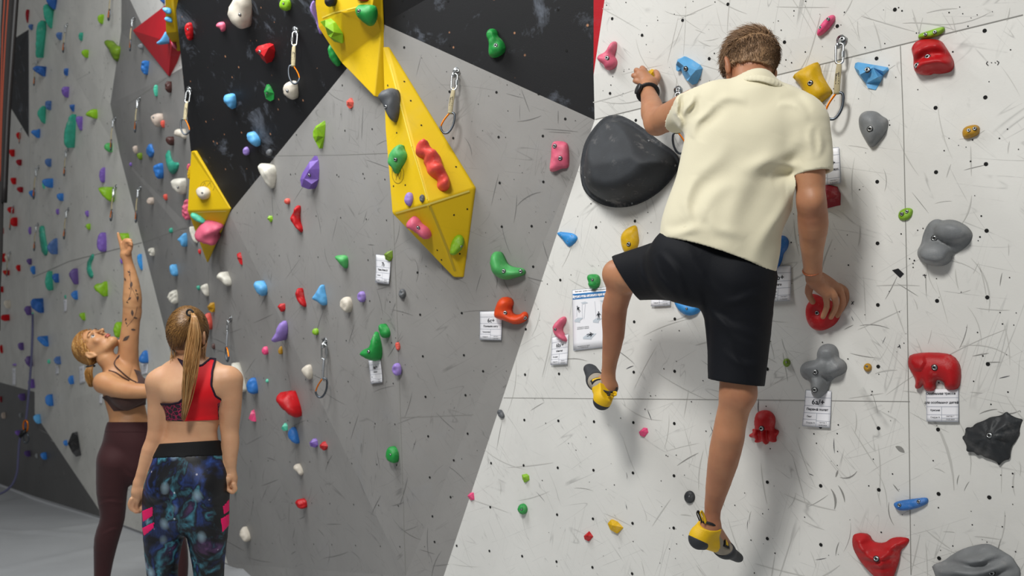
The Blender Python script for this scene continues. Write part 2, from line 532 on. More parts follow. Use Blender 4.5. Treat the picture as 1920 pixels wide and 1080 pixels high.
VR, plr = volume('wall_volume', [(248, 57, .01), (312, 8, .04), (322, 80, .10), (316, 143, .01)], [(0, 3, 2, 1)], [0, 3, 2, 1], M_REDP,
       'flat red triangular volume near the upper left corner', None, .004, plane=hit(290, 80))
V1, pl1 = volume('wall_volume', [(308, -60, .14), (311, 62, .16), (333, 96, .05), (331, 60, .10), (321, -60, .12)], [(0, 1, 3, 4), (1, 2, 3)], [0, 1, 2, 3, 4], M_YEL,
       'narrow yellow volume at the top, between the red triangle and the black panel', 'yellow wall volumes', .005, plane=hit(300, 90))

# pencilled maker's mark on two yellow volumes
M_INK = simple('ink', '1c1c20', 0.7)
def stroke(name, pts, wd, parent, mt=None, lift=.0016):
    vs = []; fs = []
    for (x0, y0), (x1, y1) in zip(pts, pts[1:]):
        m = hit((x0 + x1) / 2, (y0 + y1) / 2)
        p, q = plane_pt(x0, y0, m[1], m[2], lift), plane_pt(x1, y1, m[1], m[2], lift)
        t = (q - p).normalized().cross(m[2]) * wd
        b = len(vs); vs += [p - t, p + t, q + t, q - t]; fs.append((b, b + 1, b + 2, b + 3))
    return mesh(name, vs, fs, mt or M_INK, parent)
def circ(cx, cy, rx, ry, a0=0, a1=360, n=14):
    return [(cx + rx * math.cos(math.radians(a0 + (a1 - a0) * i / n)), cy + ry * math.sin(math.radians(a0 + (a1 - a0) * i / n))) for i in range(n + 1)]
M_WEAR = simple('worn_yellow', 'dcc445', 0.8); M_SMUDGE = simple('dirty_yellow', 'b09624', 0.9); M_EDGE = simple('edge_wear', 'e0cd62', .8)
stroke('worn_ridge', [(731, 120), (752, 200), (772, 275), (790, 335), (801, 374)], .0032, V4, M_WEAR)
stroke('dirty_ridge', [(806, 386), (822, 425), (840, 470), (853, 508)], .0060, V4, M_SMUDGE)
stroke('worn_edge', [(742, 400), (770, 392), (800, 384), (840, 371), (880, 358)], .0040, V4, M_EDGE, lift=.004)
stroke('worn_edge', [(358, 399), (390, 397), (424, 396)], .0040, V2, M_EDGE, lift=.004)
stroke('worn_edge', [(604, 33), (625, 24), (650, 18), (690, 8)], .0030, V3, M_WEAR, lift=.003)
stroke('pencil_mark', circ(746, 326, 11, 18, -60, 240), .0008, V4)
stroke('pencil_mark', [(742, 338), (745, 326), (749, 336), (752, 322), (748, 318)], .0008, V4)
stroke('pencil_mark', circ(389, 350, 13, 11, 120, 400), .0010, V2)
stroke('pencil_mark', [(378, 352), (384, 342), (386, 352), (394, 342), (396, 352)], .0010, V2)
for (x, y, vol) in ((682, 61, V3), (697, 56, V3), (666, 61, V3), (688, 120, V3), (702, 134, V3), (758, 153, V4), (770, 189, V4), (744, 249, V4), (790, 235, V4), (855, 313, V4), (727, 160, V4),
                    (738, 349, V4), (760, 347, V4), (851, 403, V4), (876, 392, V4), (820, 469, V4), (862, 476, V4), (828, 487, V4), (371, 312, V2), (408, 375, V2), (388, 470, V2), (404, 430, V2)):
    dots(vol, [(x, y, 1)], .0042)

# ================================================================= holds
def chaikin(p, it=2):
    for _ in range(it):
        q = []
        for i in range(len(p)):
            a, b = p[i], p[(i + 1) % len(p)]
            q.append((a[0] * .75 + b[0] * .25, a[1] * .75 + b[1] * .25))
            q.append((a[0] * .25 + b[0] * .75, a[1] * .25 + b[1] * .75))
        p = q
    return p

def inpoly(x, y, P):
    c = False; n = len(P); j = n - 1
    for i in range(n):
        if ((P[i][1] > y) != (P[j][1] > y)) and (x < (P[j][0] - P[i][0]) * (y - P[i][1]) / (P[j][1] - P[i][1]) + P[i][0]): c = not c
        j = i
    return c

def dist_edge(x, y, P):
    A = np.array(P); B = np.roll(A, -1, 0); q = np.array((x, y))
    d = B - A; t = np.clip(((q - A) * d).sum(1) / np.maximum((d * d).sum(1), 1e-9), 0, 1)
    return float(np.sqrt((((A + d * t[:, None]) - q) ** 2).sum(1).min()))

GRP = {'wall_right': 'climbing holds on the white right wall', 'wall_right_upper': 'climbing holds on the white right wall',
       'wall_middle': 'climbing holds on the grey wall', 'wall_middle_left': 'climbing holds on the grey wall', 'wall_black': 'climbing holds on the black panels',
       'wall_side': 'climbing holds on the grey side wall', 'wall_far': 'climbing holds on the far white wall', 'wall_left': 'climbing holds on the leftmost wall'}
NH = 0
def hold(col, pts, label, style='round', bulge=.40, bolts=(), hf=None, peaks=(), plane=None, lift=None, res=9, lump=.12, sm=2):
    """pts: visible outline in photo pixels. The contour is set on a plane that leaves the wall on the side
    the hold sticks out to; a dome closes the front and a skirt runs back to the wall."""
    global NH
    NH += 1
    if style != 'facet':
        pts = chaikin(pts, sm)
        mx = sum(p[0] for p in pts) / len(pts); my = sum(p[1] for p in pts) / len(pts)
        pts = [(mx + (x - mx) * 1.035, my + (y - my) * 1.035) for x, y in pts]
    xs = [p[0] for p in pts]; ys = [p[1] for p in pts]
    cx, cy = (min(xs) + max(xs)) / 2, (min(ys) + max(ys)) / 2
    h = plane or hit(cx, cy)
    if len(h) == 2: h = (0, h[0], h[1], 'vol')
    p0, n = h[1], h[2]
    z = project(p0)[2]; ppm = F / z
    q = project(p0 + n * .02); g = Vector((q[0] - project(p0)[0], q[1] - project(p0)[1]))
    m = g.length / (.02 * ppm)
    gd = g.normalized() if g.length > 1e-6 else Vector((1, 0))
    ts = [x * gd.x + y * gd.y for x, y in pts]; t0, t1 = min(ts), max(ts)
    ext = t1 - t0
    size = min(max(xs) - min(xs), max(ys) - min(ys)) / ppm
    hl = (m * m * ext / ppm * .75) if lift is None else lift
    hl = min(hl, 1.1 * size)
    def L(x, y): return hl * max(0, (x * gd.x + y * gd.y - t0) / ext)
    view = (CAM - p0).normalized()
    d = (view * .55 + n * .45).normalized()
    dmax = 1e-6; inner = []
    w_, h_ = max(xs) - min(xs), max(ys) - min(ys)
    if style == 'facet':
        inner = [(p[0], p[1]) for p in peaks] or [(cx - .1 * w_, cy - .12 * h_)]
    else:
        st = max(min(w_, h_) / res, 1.0 if max(w_, h_) > 24 else 1.4)
        y = min(ys) + st * .5; r = 0
        while y < max(ys):
            x = min(xs) + st * (.5 if r % 2 else 1.0)
            while x < max(xs):
                if inpoly(x, y, pts) and dist_edge(x, y, pts) > st * .45: inner.append((x, y))
                x += st
            y += st * .87; r += 1
    allp = list(pts) + inner
    k = len(pts)
    ds = [0] * k + [dist_edge(x, y, pts) for x, y in inner]
    dmax = max(ds) if inner else 1
    R = min(w_, h_) * .5
    amp = bulge * min(w_, h_) / ppm
    S = 1.0 / max(w_, h_)
    res_ = delaunay_2d_cdt([Vector(((x - cx) * S, (y - cy) * S)) for x, y in allp], [(i, (i + 1) % k) for i in range(k)], [], 1, 1e-7)
    verts = []; src = []
    sd = NH * 3.17
    for vi, v in enumerate(res_[0]):
        x, y = v.x / S + cx, v.y / S + cy
        oi = res_[3][vi][0] if res_[3][vi] else None
        on = oi is not None and oi < k
        dd = 0 if on else dist_edge(x, y, pts)
        if style == 'facet':
            hh = 0 if on else amp
            if not on and peaks:
                for pk in peaks:
                    if abs(pk[0] - x) < .01 and abs(pk[1] - y) < .01 and len(pk) > 2: hh = amp * pk[2]
        else:
            t = min(1, dd / max(R * .85, 1e-6))
            hh = amp * math.sqrt(max(0, 1 - (1 - t) ** 2))
            if hf: hh = hf((x - min(xs)) / w_, (y - min(ys)) / h_, t, dd / ppm, hh / amp) * amp
            nz = noise.noise(Vector((x * 2.6 / min(w_, h_) + sd, y * 2.6 / min(w_, h_), sd)))
            hh *= 1 + lump * 2 * nz * (0 if on else 1)
        verts.append(plane_pt(x, y, p0, n, L(x, y)) + d * hh)
        src.append(on)
    faces = []
    for f in res_[2]:
        a, b, c = [verts[i] for i in f]
        nn = (b - a).cross(c - a)
        faces.append(tuple(f) if nn.dot(view) > 0 else tuple(reversed(f)))
    # skirt back to the wall
    ringi = [None] * k
    for vi in range(len(res_[0])):
        for oi in res_[3][vi]:
            if oi < k: ringi[oi] = vi
    ringi = [r for r in ringi if r is not None]
    cen = sum((verts[i] for i in ringi), Vector()) / len(ringi)
    cen = cen - n * (cen - p0).dot(n)
    b0 = len(verts)
    for i in ringi:
        p = verts[i] - n * ((verts[i] - p0).dot(n) + .001)
        verts.append(p + (cen - p) * .03)
    kk = len(ringi)
    for i in range(kk):
        j = (i + 1) % kk
        faces.append((ringi[i], ringi[j], b0 + j, b0 + i))
    faces.append(tuple(range(b0, b0 + kk)))
    bm = bmesh.new(); bv = [bm.verts.new(v) for v in verts]
    for f in faces:
        try: bm.faces.new([bv[i] for i in f])
        except ValueError: pass
    bmesh.ops.recalc_face_normals(bm, faces=bm.faces)
    if style != 'facet':
        for f in bm.faces: f.smooth = True
    me = bpy.data.meshes.new('climbing_hold'); bm.to_mesh(me)
    bvh = BVHTree.FromBMesh(bm) if bolts else None
    bm.free()
    o = link_mesh('climbing_hold', me, hold_mat(col), origin=p0)
    if style == 'facet':
        b = o.modifiers.new('bevel', 'BEVEL'); b.width = size * .05; b.segments = 2; b.limit_method = 'ANGLE'; b.angle_limit = .3
    tag(o, label, 'climbing hold', GRP.get(h[3], 'climbing holds on the yellow volumes'))
    for bt in bolts:
        loc, nr, _, _ = bvh.ray_cast(CAM, ray(bt[0], bt[1]))
        if loc is None: continue
        if nr.dot(view) < 0: nr = -nr
        add_bolt(o, loc, (n * .6 + nr * .4).normalized(), (bt[2] if len(bt) > 2 else 1.0) * (.78 if size > .07 else .5))
    return o

_bolt_me = None
def bolt_mesh():
    global _bolt_me
    if _bolt_me: return _bolt_me
    prof = [(.0125, -.004, 1), (.0125, .0007, 1), (.0098, .0009, 1), (.0090, .0006, 0), (.0088, .0042, 0), (.0078, .0052, 0), (.0052, .0052, 0), (.0048, .0018, 1), (0, .0018, 1)]
    vs = []; fs = []; mi = []
    N = 18
    for r, zz, _ in prof:
        if r == 0: vs.append((0, 0, zz))
        else:
            for i in range(N): vs.append((r * math.cos(2 * math.pi * i / N), r * math.sin(2 * math.pi * i / N), zz))
    for a in range(len(prof) - 1):
        for i in range(N):
            j = (i + 1) % N
            if prof[a + 1][0] == 0: fs.append((a * N + i, a * N + j, (a + 1) * N))
            else: fs.append((a * N + i, a * N + j, (a + 1) * N + j, (a + 1) * N + i))
            mi.append(prof[a + 1][2])
    me = bpy.data.meshes.new('bolt'); me.from_pydata(vs, [], fs)
    me.materials.append(M_STEEL); me.materials.append(M_SOCK)
    for p, m in zip(me.polygons, mi): p.material_index = m; p.use_smooth = True
    _bolt_me = me
    return me
def add_bolt(par, loc, nr, sc=1.0):
    o = bpy.data.objects.new('bolt', bolt_mesh()); COL.objects.link(o)
    o.parent = par
    o.location = loc - parent_world(par)
    o.rotation_euler = nr.to_track_quat('Z', 'Y').to_euler()
    o.scale = (sc, sc, sc)
    return o

SH = {
 'oval': [(math.cos(a * math.pi / 5), math.sin(a * math.pi / 5)) for a in range(10)],
 'drop': [(-.5, -1), (.45, -1), (1, -.3), (.8, .45), (.15, 1), (-.35, .7), (-.95, .05), (-1, -.6)],
 'dropr': [(.5, -1), (-.45, -1), (-1, -.3), (-.8, .45), (-.15, 1), (.35, .7), (.95, .05), (1, -.6)],
 'wedge': [(-1, -.8), (.2, -1), (1, -.9), (.9, .1), (.4, 1), (-.2, .7), (-.8, 0)],
 'block': [(-.9, -.8), (.1, -1), (1, -.7), (.9, .6), (.2, 1), (-.7, .75), (-1, .1)],
 'gem': [(-.9, -.2), (-.1, -1), (.9, -.5), (1, .5), (.1, 1), (-.8, .6)],
 'tri': [(-1, -.9), (.2, -1), (1, -.9), (.7, 0), (.1, 1), (-.4, .4)],
 'leaf': [(0, -1), (.7, -.4), (1, .3), (.3, 1), (-.5, .7), (-1, -.1), (-.6, -.8)],
 'heart': [(-1, -.4), (-.5, -.9), (0, -.5), (.5, -1), (1, -.7), (.95, .1), (.3, 1), (-.2, .5), (-.8, .2)],
 'bean': [(-.9, -.6), (-.2, -1), (.6, -.7), (.3, -.1), (1, .2), (.9, .8), (.1, 1), (-.7, .6), (-1, 0)],
 'pair': [(-1, -.4), (-.6, -1), (0, -.8), (.2, -.3), (.9, -.1), (1, .6), (.4, 1), (-.2, .6), (-.3, .2), (-.9, .1)],
}
def sh(kind, cx, cy, w_, h_):
    return [(cx + x * w_, cy + y * h_) for x, y in SH[kind]]
def cp(ox, oy, *xy, k=3.0):
    """outline read from an enlarged crop whose corner is (ox,oy)"""
    return [(ox + xy[i] / k, oy + xy[i + 1] / k) for i in range(0, len(xy), 2)]
# ================================================================= right white wall
C1 = (1440, 0); C2 = (1440, 360); C3 = (1440, 720); C4 = (1080, 0); C5 = (1080, 360); C6 = (1200, 720); C7 = (840, 720)
C8 = (700, 0); C9 = (700, 360); C10 = (320, 0); C11 = (320, 360); C12 = (400, 720); C13 = (0, 0); C14 = (0, 360); C15 = (0, 720)
def P(o, *xy): return cp(o[0], o[1], *xy)
def B(o, *xy): return cp(o[0], o[1], *xy)

hold('hot', P(C1, 275,190,280,165,310,120,345,88,370,85,380,100,372,125,340,165,305,195,283,202), 'slim pink bar hold at the top edge, right of the climber\'s head', bolts=B(C1, 338,108,295,155), bulge=.5)
def hf_saddle(u, v, t, d, h): return h * (.75 + .5 * abs((u - .5) * .9 + (v - .5) * .5))
hold('yellow', P(C1, 137,430,200,385,275,350,285,365,300,420,330,470,365,520,350,535,300,575,255,605,225,590,205,540,185,480,160,455), 'large yellow four-cornered hold right above the climber\'s right shoulder', sm=1, hf=hf_saddle, bulge=.38, bolts=B(C1, 237,467), lump=.05)
hold('lblue', P(C1, 485,378,490,355,505,349,600,365,675,378,682,392,650,425,635,460,605,507,560,495,550,470,520,435,495,400), 'light blue wedge hold with stepped lower face, beside the right quickdraw', 'facet', bulge=.38, peaks=[(1440+520/3,400/3,.8),(1440+655/3,405/3,.8),(1440+530/3,425/3,1.1),(1440+630/3,440/3,1.1),(1440+600/3,385/3,.9)], bolts=B(C1, 558,393))
hold('lime', P(C1, 846,205,852,190,900,175,960,155,990,152,995,170,970,195,920,215,870,220,848,215), 'slim lime green bar hold lying on top of the big red hold', bolts=B(C1, 885,193,938,180), bulge=.5)
def hf_red(u, v, t, d, h): return h * (1 + .34 * math.sin(v * 14 + u * 6 + 2.0 * math.sin(u * 4)))
hold('red', P(C1, 812,290,810,270,830,240,860,225,930,222,975,232,1000,270,1025,310,1045,350,1040,385,1020,405,960,415,930,410,910,422,860,418,830,405,820,370,822,325), 'big red hold with carved ridges in the upper right corner', hf=hf_red, bulge=.42, bolts=B(C1, 897,320,838,368), res=22, lump=.15)
def hf_g(u, v, t, d, h): return h * (1.1 - .35 * max(0, u * .9 + v * .1 - .55) * 2)
hold('grey', P(C1, 512,690,515,655,540,630,580,625,615,632,640,655,670,670,677,695,670,730,640,775,605,815,583,826,565,815,545,780,520,735), 'smooth grey pointed hold right of the climber\'s right shoulder', hf=hf_g, bulge=.45, bolts=B(C1, 573,725), lump=.06)
hold('ochre', P(C1, 1093,750,1098,725,1120,710,1165,701,1188,712,1192,735,1180,760,1150,772,1120,781,1100,775), 'small ochre two-bolt hold at the right edge', bolts=B(C1, 1128,733,1162,723), bulge=.5)
hold('lime', P(C2, 733,130,740,108,765,93,795,90,813,98,815,120,800,145,775,160,745,158,735,145), 'small lime green oval hold on the right wall seam', bolts=B(C2, 752,124,780,110), bulge=.35)
def hf_tri(u, v, t, d, h):
    a = ((u - .66) / .34) ** 2 + ((v - .24) / .26) ** 2; b = ((u - .31) / .34) ** 2 + ((v - .76) / .27) ** 2
    return max(.35 * h, .35 + .75 * math.sqrt(max(0, 1 - a)) if a < 1 else 0, .35 + .75 * math.sqrt(max(0, 1 - b)) if b < 1 else 0) * min(1, t * 4)
hold('grey', P(C2, 868,280,875,240,900,185,930,160,960,156,985,165,1010,158,1060,163,1110,190,1135,215,1148,240,1140,275,1110,310,1070,335,1035,350,1030,385,1000,408,960,414,910,408,870,390,845,360,845,325,860,300), 'grey hold with two fat rounded lobes on the right wall', hf=hf_tri, bulge=.38, bolts=B(C2, 935,260), res=20, lump=.03)
def hf_pad(u, v, t, d, h):
    r = math.hypot(u - .38, v - .52)
    return h * (1 - .35 * math.exp(-(r / .16) ** 2)) * (.75 + .4 * (1 - v))
hold('red', P(C2, 213,665,218,640,238,612,235,590,245,575,270,578,300,592,350,610,395,640,410,690,380,740,340,765,300,778,260,772,230,745,215,705), 'round red hold gripped by the climber\'s right hand', hf=hf_pad, bulge=.36, bolts=B(C2, 277,680), res=16, lump=.04)
def lobes(cs):
    def f(u, v, t, d, h):
        return max([.15] + [q + (.9 - q) * math.sqrt(max(0, 1 - a)) for q, a in ((.3, ((u - x) / r) ** 2 + ((v - y) / s) ** 2) for x, y, r, s in cs) if a < 1]) * min(1, t * 3.5)
    return f
hold('grey', P(C2, 277,945,275,905,295,870,330,856,370,862,393,890,396,935,420,945,440,970,442,1000,420,1025,380,1040,350,1062,340,1085,325,1125,290,1158,265,1155,245,1130,243,1095,240,1065,205,1050,185,1020,183,990,205,960,245,950), 'grey four-lobed cross-shaped hold above the 6a/+ card', hf=lobes([(.58,.16,.26,.22),(.78,.42,.26,.2),(.3,.45,.34,.2),(.36,.78,.22,.26),(.5,.4,.25,.2)]), bulge=.34, bolts=B(C2, 265,1013,262,1113), res=22, lump=.03)
hold('ochre', sh('oval', 1627, 689, 8, 8), 'tiny round ochre hold between grey cross hold and red elephant hold', bulge=.5, bolts=[(1625, 687, .7)])
hold('olive', sh('oval', 1475, 680, 7, 8), 'tiny olive green round hold left of the grey cross hold', bulge=.5, bolts=[(1474, 679, .6)])
ele = [(1704,688),(1704,675),(1708,666),(1733,662),(1770,663),(1787,668),(1798,682),(1801,697),(1799,720),(1794,729),(1784,731),(1771,728),(1769,716),(1758,711),(1753,716),(1753,731),(1741,733),(1733,729),(1731,718),(1727,724),(1722,729),(1716,727),(1718,714),(1712,701)]
def hf_el(u, v, t, d, h):
    ear = ((u - .22) / .13) ** 2 + ((v - .22) / .24) ** 2
    return h * (1.0 + (.25 if ear < 1 else 0)) * (1 - .15 * v)
hold('red', ele, 'red elephant-shaped hold above the special route card', sm=1, hf=hf_el, bulge=.36, bolts=[(1752, 689)], res=20, lump=.04)
oc = P(C6, 645,200,655,165,690,150,730,153,757,180,762,215,752,255,778,258,780,275,762,300,768,322,745,328,722,318,715,338,700,338,690,318,665,330,642,325,655,303,618,300,614,283,637,275,632,252,650,255,645,230)
hold('red', oc, 'red octopus-shaped hold beside the climber\'s right calf', hf=lambda u, v, t, d, h: h * (1.15 if v < .55 else .75 + .3 * math.cos(u * 25)), bulge=.42, bolts=B(C6, 683,250), res=22, lump=.05)
star = P(C3, 1095,300,1115,285,1115,245,1150,248,1170,225,1200,215,1225,205,1250,190,1290,185,1315,178,1340,158,1360,178,1395,195,1432,202,1420,225,1410,260,1412,285,1400,305,1385,330,1370,345,1360,380,1358,420,1330,425,1310,440,1300,455,1285,435,1265,425,1240,415,1220,410,1200,395,1180,400,1165,383,1150,380,1120,378,1122,350,1115,330)
def hf_star(u, v, t, d, h):
    a = math.atan2(v - .45, u - .45)
    return (min(1, t * 1.3)) * (.82 + .24 * math.cos(a * 9) * min(1, math.hypot(u - .45, v - .45) * 3.5)) * 1.0
hold('char', star, 'dark grey spiky star-shaped hold at the right edge', sm=1, hf=hf_star, bulge=.28, bolts=B(C3, 1245,290), res=22, lump=.04)
hold('blue', P(C3, 708,680,715,665,760,655,830,645,885,638,900,648,898,670,860,690,800,708,750,712,725,705), 'slim blue bar hold with three bolt holes on the right wall', bolts=B(C3, 738,682,847,662), bulge=.45)
hold('red', P(C3, 478,880,485,850,510,843,560,850,580,890,620,900,660,893,690,870,730,862,785,868,792,885,770,915,742,935,735,985,720,1030,700,1080,690,1120,650,1130,590,1070,540,1020,500,960,482,920), 'big red layered hold cut by the bottom edge', sm=1, hf=lambda u, v, t, d, h: min(1, t * 1.6) * (1 - .14 * (math.sin(v * 38 + u * 3) > .3)) * (1.1 - .4 * v), bulge=.34, bolts=B(C3, 608,983), res=24, lump=.05)
hold('grey', P(C3, 928,1020,990,1000,1050,955,1110,925,1190,905,1240,902,1280,920,1320,945,1370,975,1390,1010,1415,1045,1410,1120,1350,1180,1200,1200,1050,1180,960,1110,940,1050), 'large grey wavy-ridged hold at the bottom right corner', sm=1, hf=lambda u, v, t, d, h: min(1, t * 1.5) * (1 + .26 * math.sin(v * 26 + u * 4 + math.sin(u * 9) * 1.2)), bulge=.36, bolts=B(C3, 1258,1063), res=26, lump=.05)
hold('pink', P(C4, 120,325,130,308,165,295,190,250,205,236,225,235,230,250,225,280,212,315,230,335,234,360,215,385,190,394,165,388,155,360,130,345), 'pink three-horned hold beside the red strip at the top', bolts=B(C4, 173,327), bulge=.5, res=12)
hold('lblue', P(C4, 562,365,570,335,610,316,650,335,700,365,714,385,700,430,680,470,655,478,620,450,600,420,590,385,572,402,563,395), 'light blue pitted hold above the climber\'s left shoulder', 'facet', bulge=.42, peaks=[(1080+585/3,345/3,.8),(1080+660/3,430/3,1.0),(1080+690/3,395/3,.9),(1080+620/3,370/3,1.0),(1080+640/3,455/3,.7)], bolts=B(C4, 616,387))
hold('yellow', P(C4, 395,408,425,388,442,392,440,425,462,440,450,480,410,480,395,440), 'yellow hold gripped by the climber\'s left hand', 'facet', bulge=.35)
mac = [(1093,300),(1091,325),(1098,358),(1125,380),(1160,388),(1200,381),(1240,356),(1268,322),(1274,305),(1265,286),(1236,266),(1210,245),(1185,228),(1160,217),(1136,221),(1115,243),(1099,270)]
def hf_mac(u, v, t, d, h):
    dome = min(1, max(0, (d - .020) / .085)); e = .10 + 1.05 * math.sin(dome * math.pi / 2) ** .8
    cutp = .20 + 1.75 * max(v - .02, 0) + .45 * u ** 2
    k_ = .06; hh = max(0, min(1, .5 + .5 * (cutp - e) / k_)); m = cutp * (1 - hh) + e * hh - k_ * hh * (1 - hh)
    return .06 if d < .019 else max(.06, m)
hold('macro', mac, 'huge black rounded hold with a scooped top, left of the climber', hf=hf_mac, bulge=.42, res=44, lump=.015, lift=.01, bolts=[(1216,264,.5),(1266,310,.5),(1185,381,.5),(1137,375,.5),(1097,333,.5)])
hold('lgreen', [(1543,268),(1547,255),(1552,258),(1552,280),(1547,290),(1540,288)], 'green hold mostly hidden behind the climber\'s right sleeve')
hold('dred', P(C2, 270,-25,330,-45,390,-30,410,10,408,75,380,80,320,95,270,70), 'dark red grooved block hold behind the climber\'s right elbow', 'facet', bulge=.35, peaks=[(1440+340/3,360-10/3,.9),(1440+330/3,360+50/3,1.0),(1440+395/3,360+20/3,.9)])
hold('yellow', P(C5, 252,275,255,240,280,210,320,190,340,190,350,240,356,290,330,330,280,345,262,320), 'yellow curved hold above the climber\'s raised left knee', bolts=B(C5, 295,293), bulge=.35)
hold('green', P(C5, 62,490,65,468,90,462,125,465,138,490,135,525,110,545,80,542,68,520,72,503), 'small green square hold pinning the safety poster', bolts=B(C5, 90,495), bulge=.5)
hold('sky', P(C5, 547,600,553,586,580,605,620,622,670,628,705,632,703,660,680,685,640,695,600,685,565,650), 'blue crescent hold between the climber\'s legs', bolts=[(1277,568,.5),(1298,574,.5),(1287,579,.5)], bulge=.35)
hold('blue', P(C5, 1135,255,1160,245,1185,255,1198,280,1190,320,1165,345,1160,380,1140,420,1118,440,1095,430,1100,330,1120,280), 'blue double-knob hold in the shadow behind the climber\'s shirt hem', bulge=.5)
hold('sky', P(C9, 1032,235,1045,225,1090,228,1130,235,1152,258,1135,285,1100,312,1080,290,1060,262), 'blue half-moon hold straddling the edge of grey and white walls', bolts=[(1053,443,.4),(1064,452,.4),(1072,442,.4)], bulge=.3, lift=.004, plane=hit(1068, 447))
hold('pink', P(C9, 1010,760,1020,740,1050,710,1075,700,1088,712,1085,735,1065,755,1060,780,1075,800,1096,828,1090,843,1060,835,1025,810,1012,785), 'pink crescent hold above the 6b/+ card', bulge=.5, bolts=B(C9, 1022,772))
hold('char', sh('oval', 1293, 932, 10.5, 12), 'dark grey disc hold left of the climber\'s right ankle', bulge=.25, bolts=[(1292, 931, .5)])
hold('hot', P(C7, 1073,270,1100,245,1122,248,1128,272,1102,298,1080,290), 'small pink gem hold below the climber\'s left foot', 'facet')
hold('lime', P(C7, 415,510,440,505,457,515,458,540,430,555,418,535), 'small lime gem hold above the green disc hold, lower white wall', 'facet')
hold('green', sh('oval', 980, 954.5, 9.3, 10.3), 'green disc hold on the lower white wall', bulge=.5, bolts=[(977.5, 955.5, .9)])
hold('yellow', P(C7, 897,785,915,763,950,775,988,808,950,842,912,820), 'yellow three-sided gem hold low on the white wall', 'facet', bulge=.3)
hold('red', P(C7, 763,855,793,828,818,858,790,885,768,875), 'small red gem hold low on the white wall left of the yellow gem', 'facet')
hold('hot', P(C7, 108,630,125,612,145,610,147,650,128,655), 'small pink gem hold on the grey wall side of the white edge', 'facet', bulge=.4)
hold('dgrey', P(C7, 276,160,282,145,300,145,320,175,315,192,298,192,283,180), 'small grey oval hold on the left edge of the white wall')
# ================================================================= middle grey wall and yellow wedge
hold('green', P(C8, 635,190,650,165,680,162,695,180,697,205,725,225,745,265,740,290,715,312,680,325,652,315,648,280,652,240,640,215), 'green knobbed hold alone on the right part of the black panel', bolts=B(C8, 688,256), bulge=.5, hf=lobes([(.32,.18,.36,.22),(.55,.7,.5,.34),(.45,.45,.3,.3)]), res=12)
hold('pink', P(C8, 1002,830,1010,800,1040,795,1080,800,1098,820,1102,900,1098,945,1060,945,1025,962,998,965,991,945,1000,890), 'pink block hold left of the huge black hold', bolts=B(C8, 1050,890,1020,822), bulge=.38)
hold('coral', P(C8, 238,840,255,800,285,785,310,800,320,830,350,850,380,885,385,920,405,960,425,1000,430,1040,410,1072,375,1070,355,1045,365,1010,330,990,305,965,300,930,285,905,290,880,255,870), 'long red-orange knobbly hold on the yellow wedge', bulge=.5, hf=lambda u, v, t, d, h: h * (1 + .3 * math.sin(v * 20 + u * 4)), res=14)
hold('lgreen', P(C8, 82,900,95,855,130,820,160,812,168,840,192,870,185,905,150,940,130,978,112,965,105,940,85,925), 'green ribbed hold on the left side of the yellow wedge', bolts=B(C8, 123,897), bulge=.4, hf=lambda u, v, t, d, h: h * (1 + .12 * math.sin((u - v) * 26)))
hold('dgrey', P(C8, 27,545,45,515,90,497,120,500,138,530,147,590,145,650,128,690,100,675,75,640,60,590,40,570), 'grey pebble hold where the two large yellow volumes meet', bolts=B(C8, 70,600), bulge=.5, lump=.06)
hold('lilac', P(C9, 173,40,185,8,205,0,222,15,225,50,210,80,190,75,178,60), 'small purple oval hold on the fold of the yellow wedge')
hold('dgrey', sh('oval', 791.5, 372, 5.2, 7.5), 'tiny dark grey hold on the fold of the yellow wedge', bulge=.5)
hold('pink', P(C9, 185,185,195,165,225,135,255,150,270,180,310,200,328,240,310,265,280,260,250,235,215,210,190,200), 'pink two-part hold under the fold of the yellow wedge', bolts=B(C9, 250,203), bulge=.5)
hold('lime', P(C9, 430,340,440,280,465,245,490,240,510,260,510,300,490,330,460,355,437,352), 'light green hold near the lower tip of the yellow wedge', bolts=B(C9, 495,306), bulge=.4)
hold('lgreen', P(C9, 658,400,665,355,690,335,715,342,735,380,750,410,790,425,840,428,857,445,850,465,800,480,750,494,700,480,670,450), 'large green bean hold right of the yellow wedge tip', bolts=B(C9, 732,445,828,447), bulge=.5, res=12)
hold('orange', P(C9, 680,700,685,660,705,610,735,590,775,600,785,630,770,650,775,680,790,690,820,690,845,670,870,675,877,700,860,725,800,747,740,722,700,712), 'orange crescent hold above the 6c+ card', sm=1, bolts=B(C9, 740,680,853,708), bulge=.42, res=12)
hold('olive', P(C11, 1200,350,1220,335,1248,328,1247,370,1230,390,1208,380), 'small olive hold pinning the 7b card', 'facet')
hold('dgrey', sh('oval', 754.5, 551, 7, 9.5), 'small dark grey knob on the wall seam below the 7b card', bulge=.6, lump=.3)
hold('green', P(C11, 1170,760,1175,745,1195,742,1230,770,1238,800,1220,820,1190,820,1178,795), 'small green drop hold above the larger green 6a hold', bulge=.5)
hold('green', P(C11, 1068,905,1085,885,1120,875,1135,820,1150,783,1170,800,1190,870,1185,925,1160,950,1120,945,1075,920), 'green thumb-shaped hold above the 6a/+ card on the grey wall', bolts=B(C11, 1112,898), bulge=.5)
hold('salmon', P(C11, 1260,848,1288,843,1293,885,1270,893), 'tiny coral rectangular hold on the grey wall seam', bulge=.4)
hold('lilac', sh('oval', 744, 692.5, 8.7, 12), 'lilac ring hold lowest on the grey wall seam', hf=hf_pad, bulge=.5)
hold('red', P(C12, 360,95,365,70,378,45,395,55,410,60,425,45,445,40,470,75,497,140,490,180,465,188,440,180,410,150,385,125), 'large bright red hold low on the grey wall', bulge=.45)
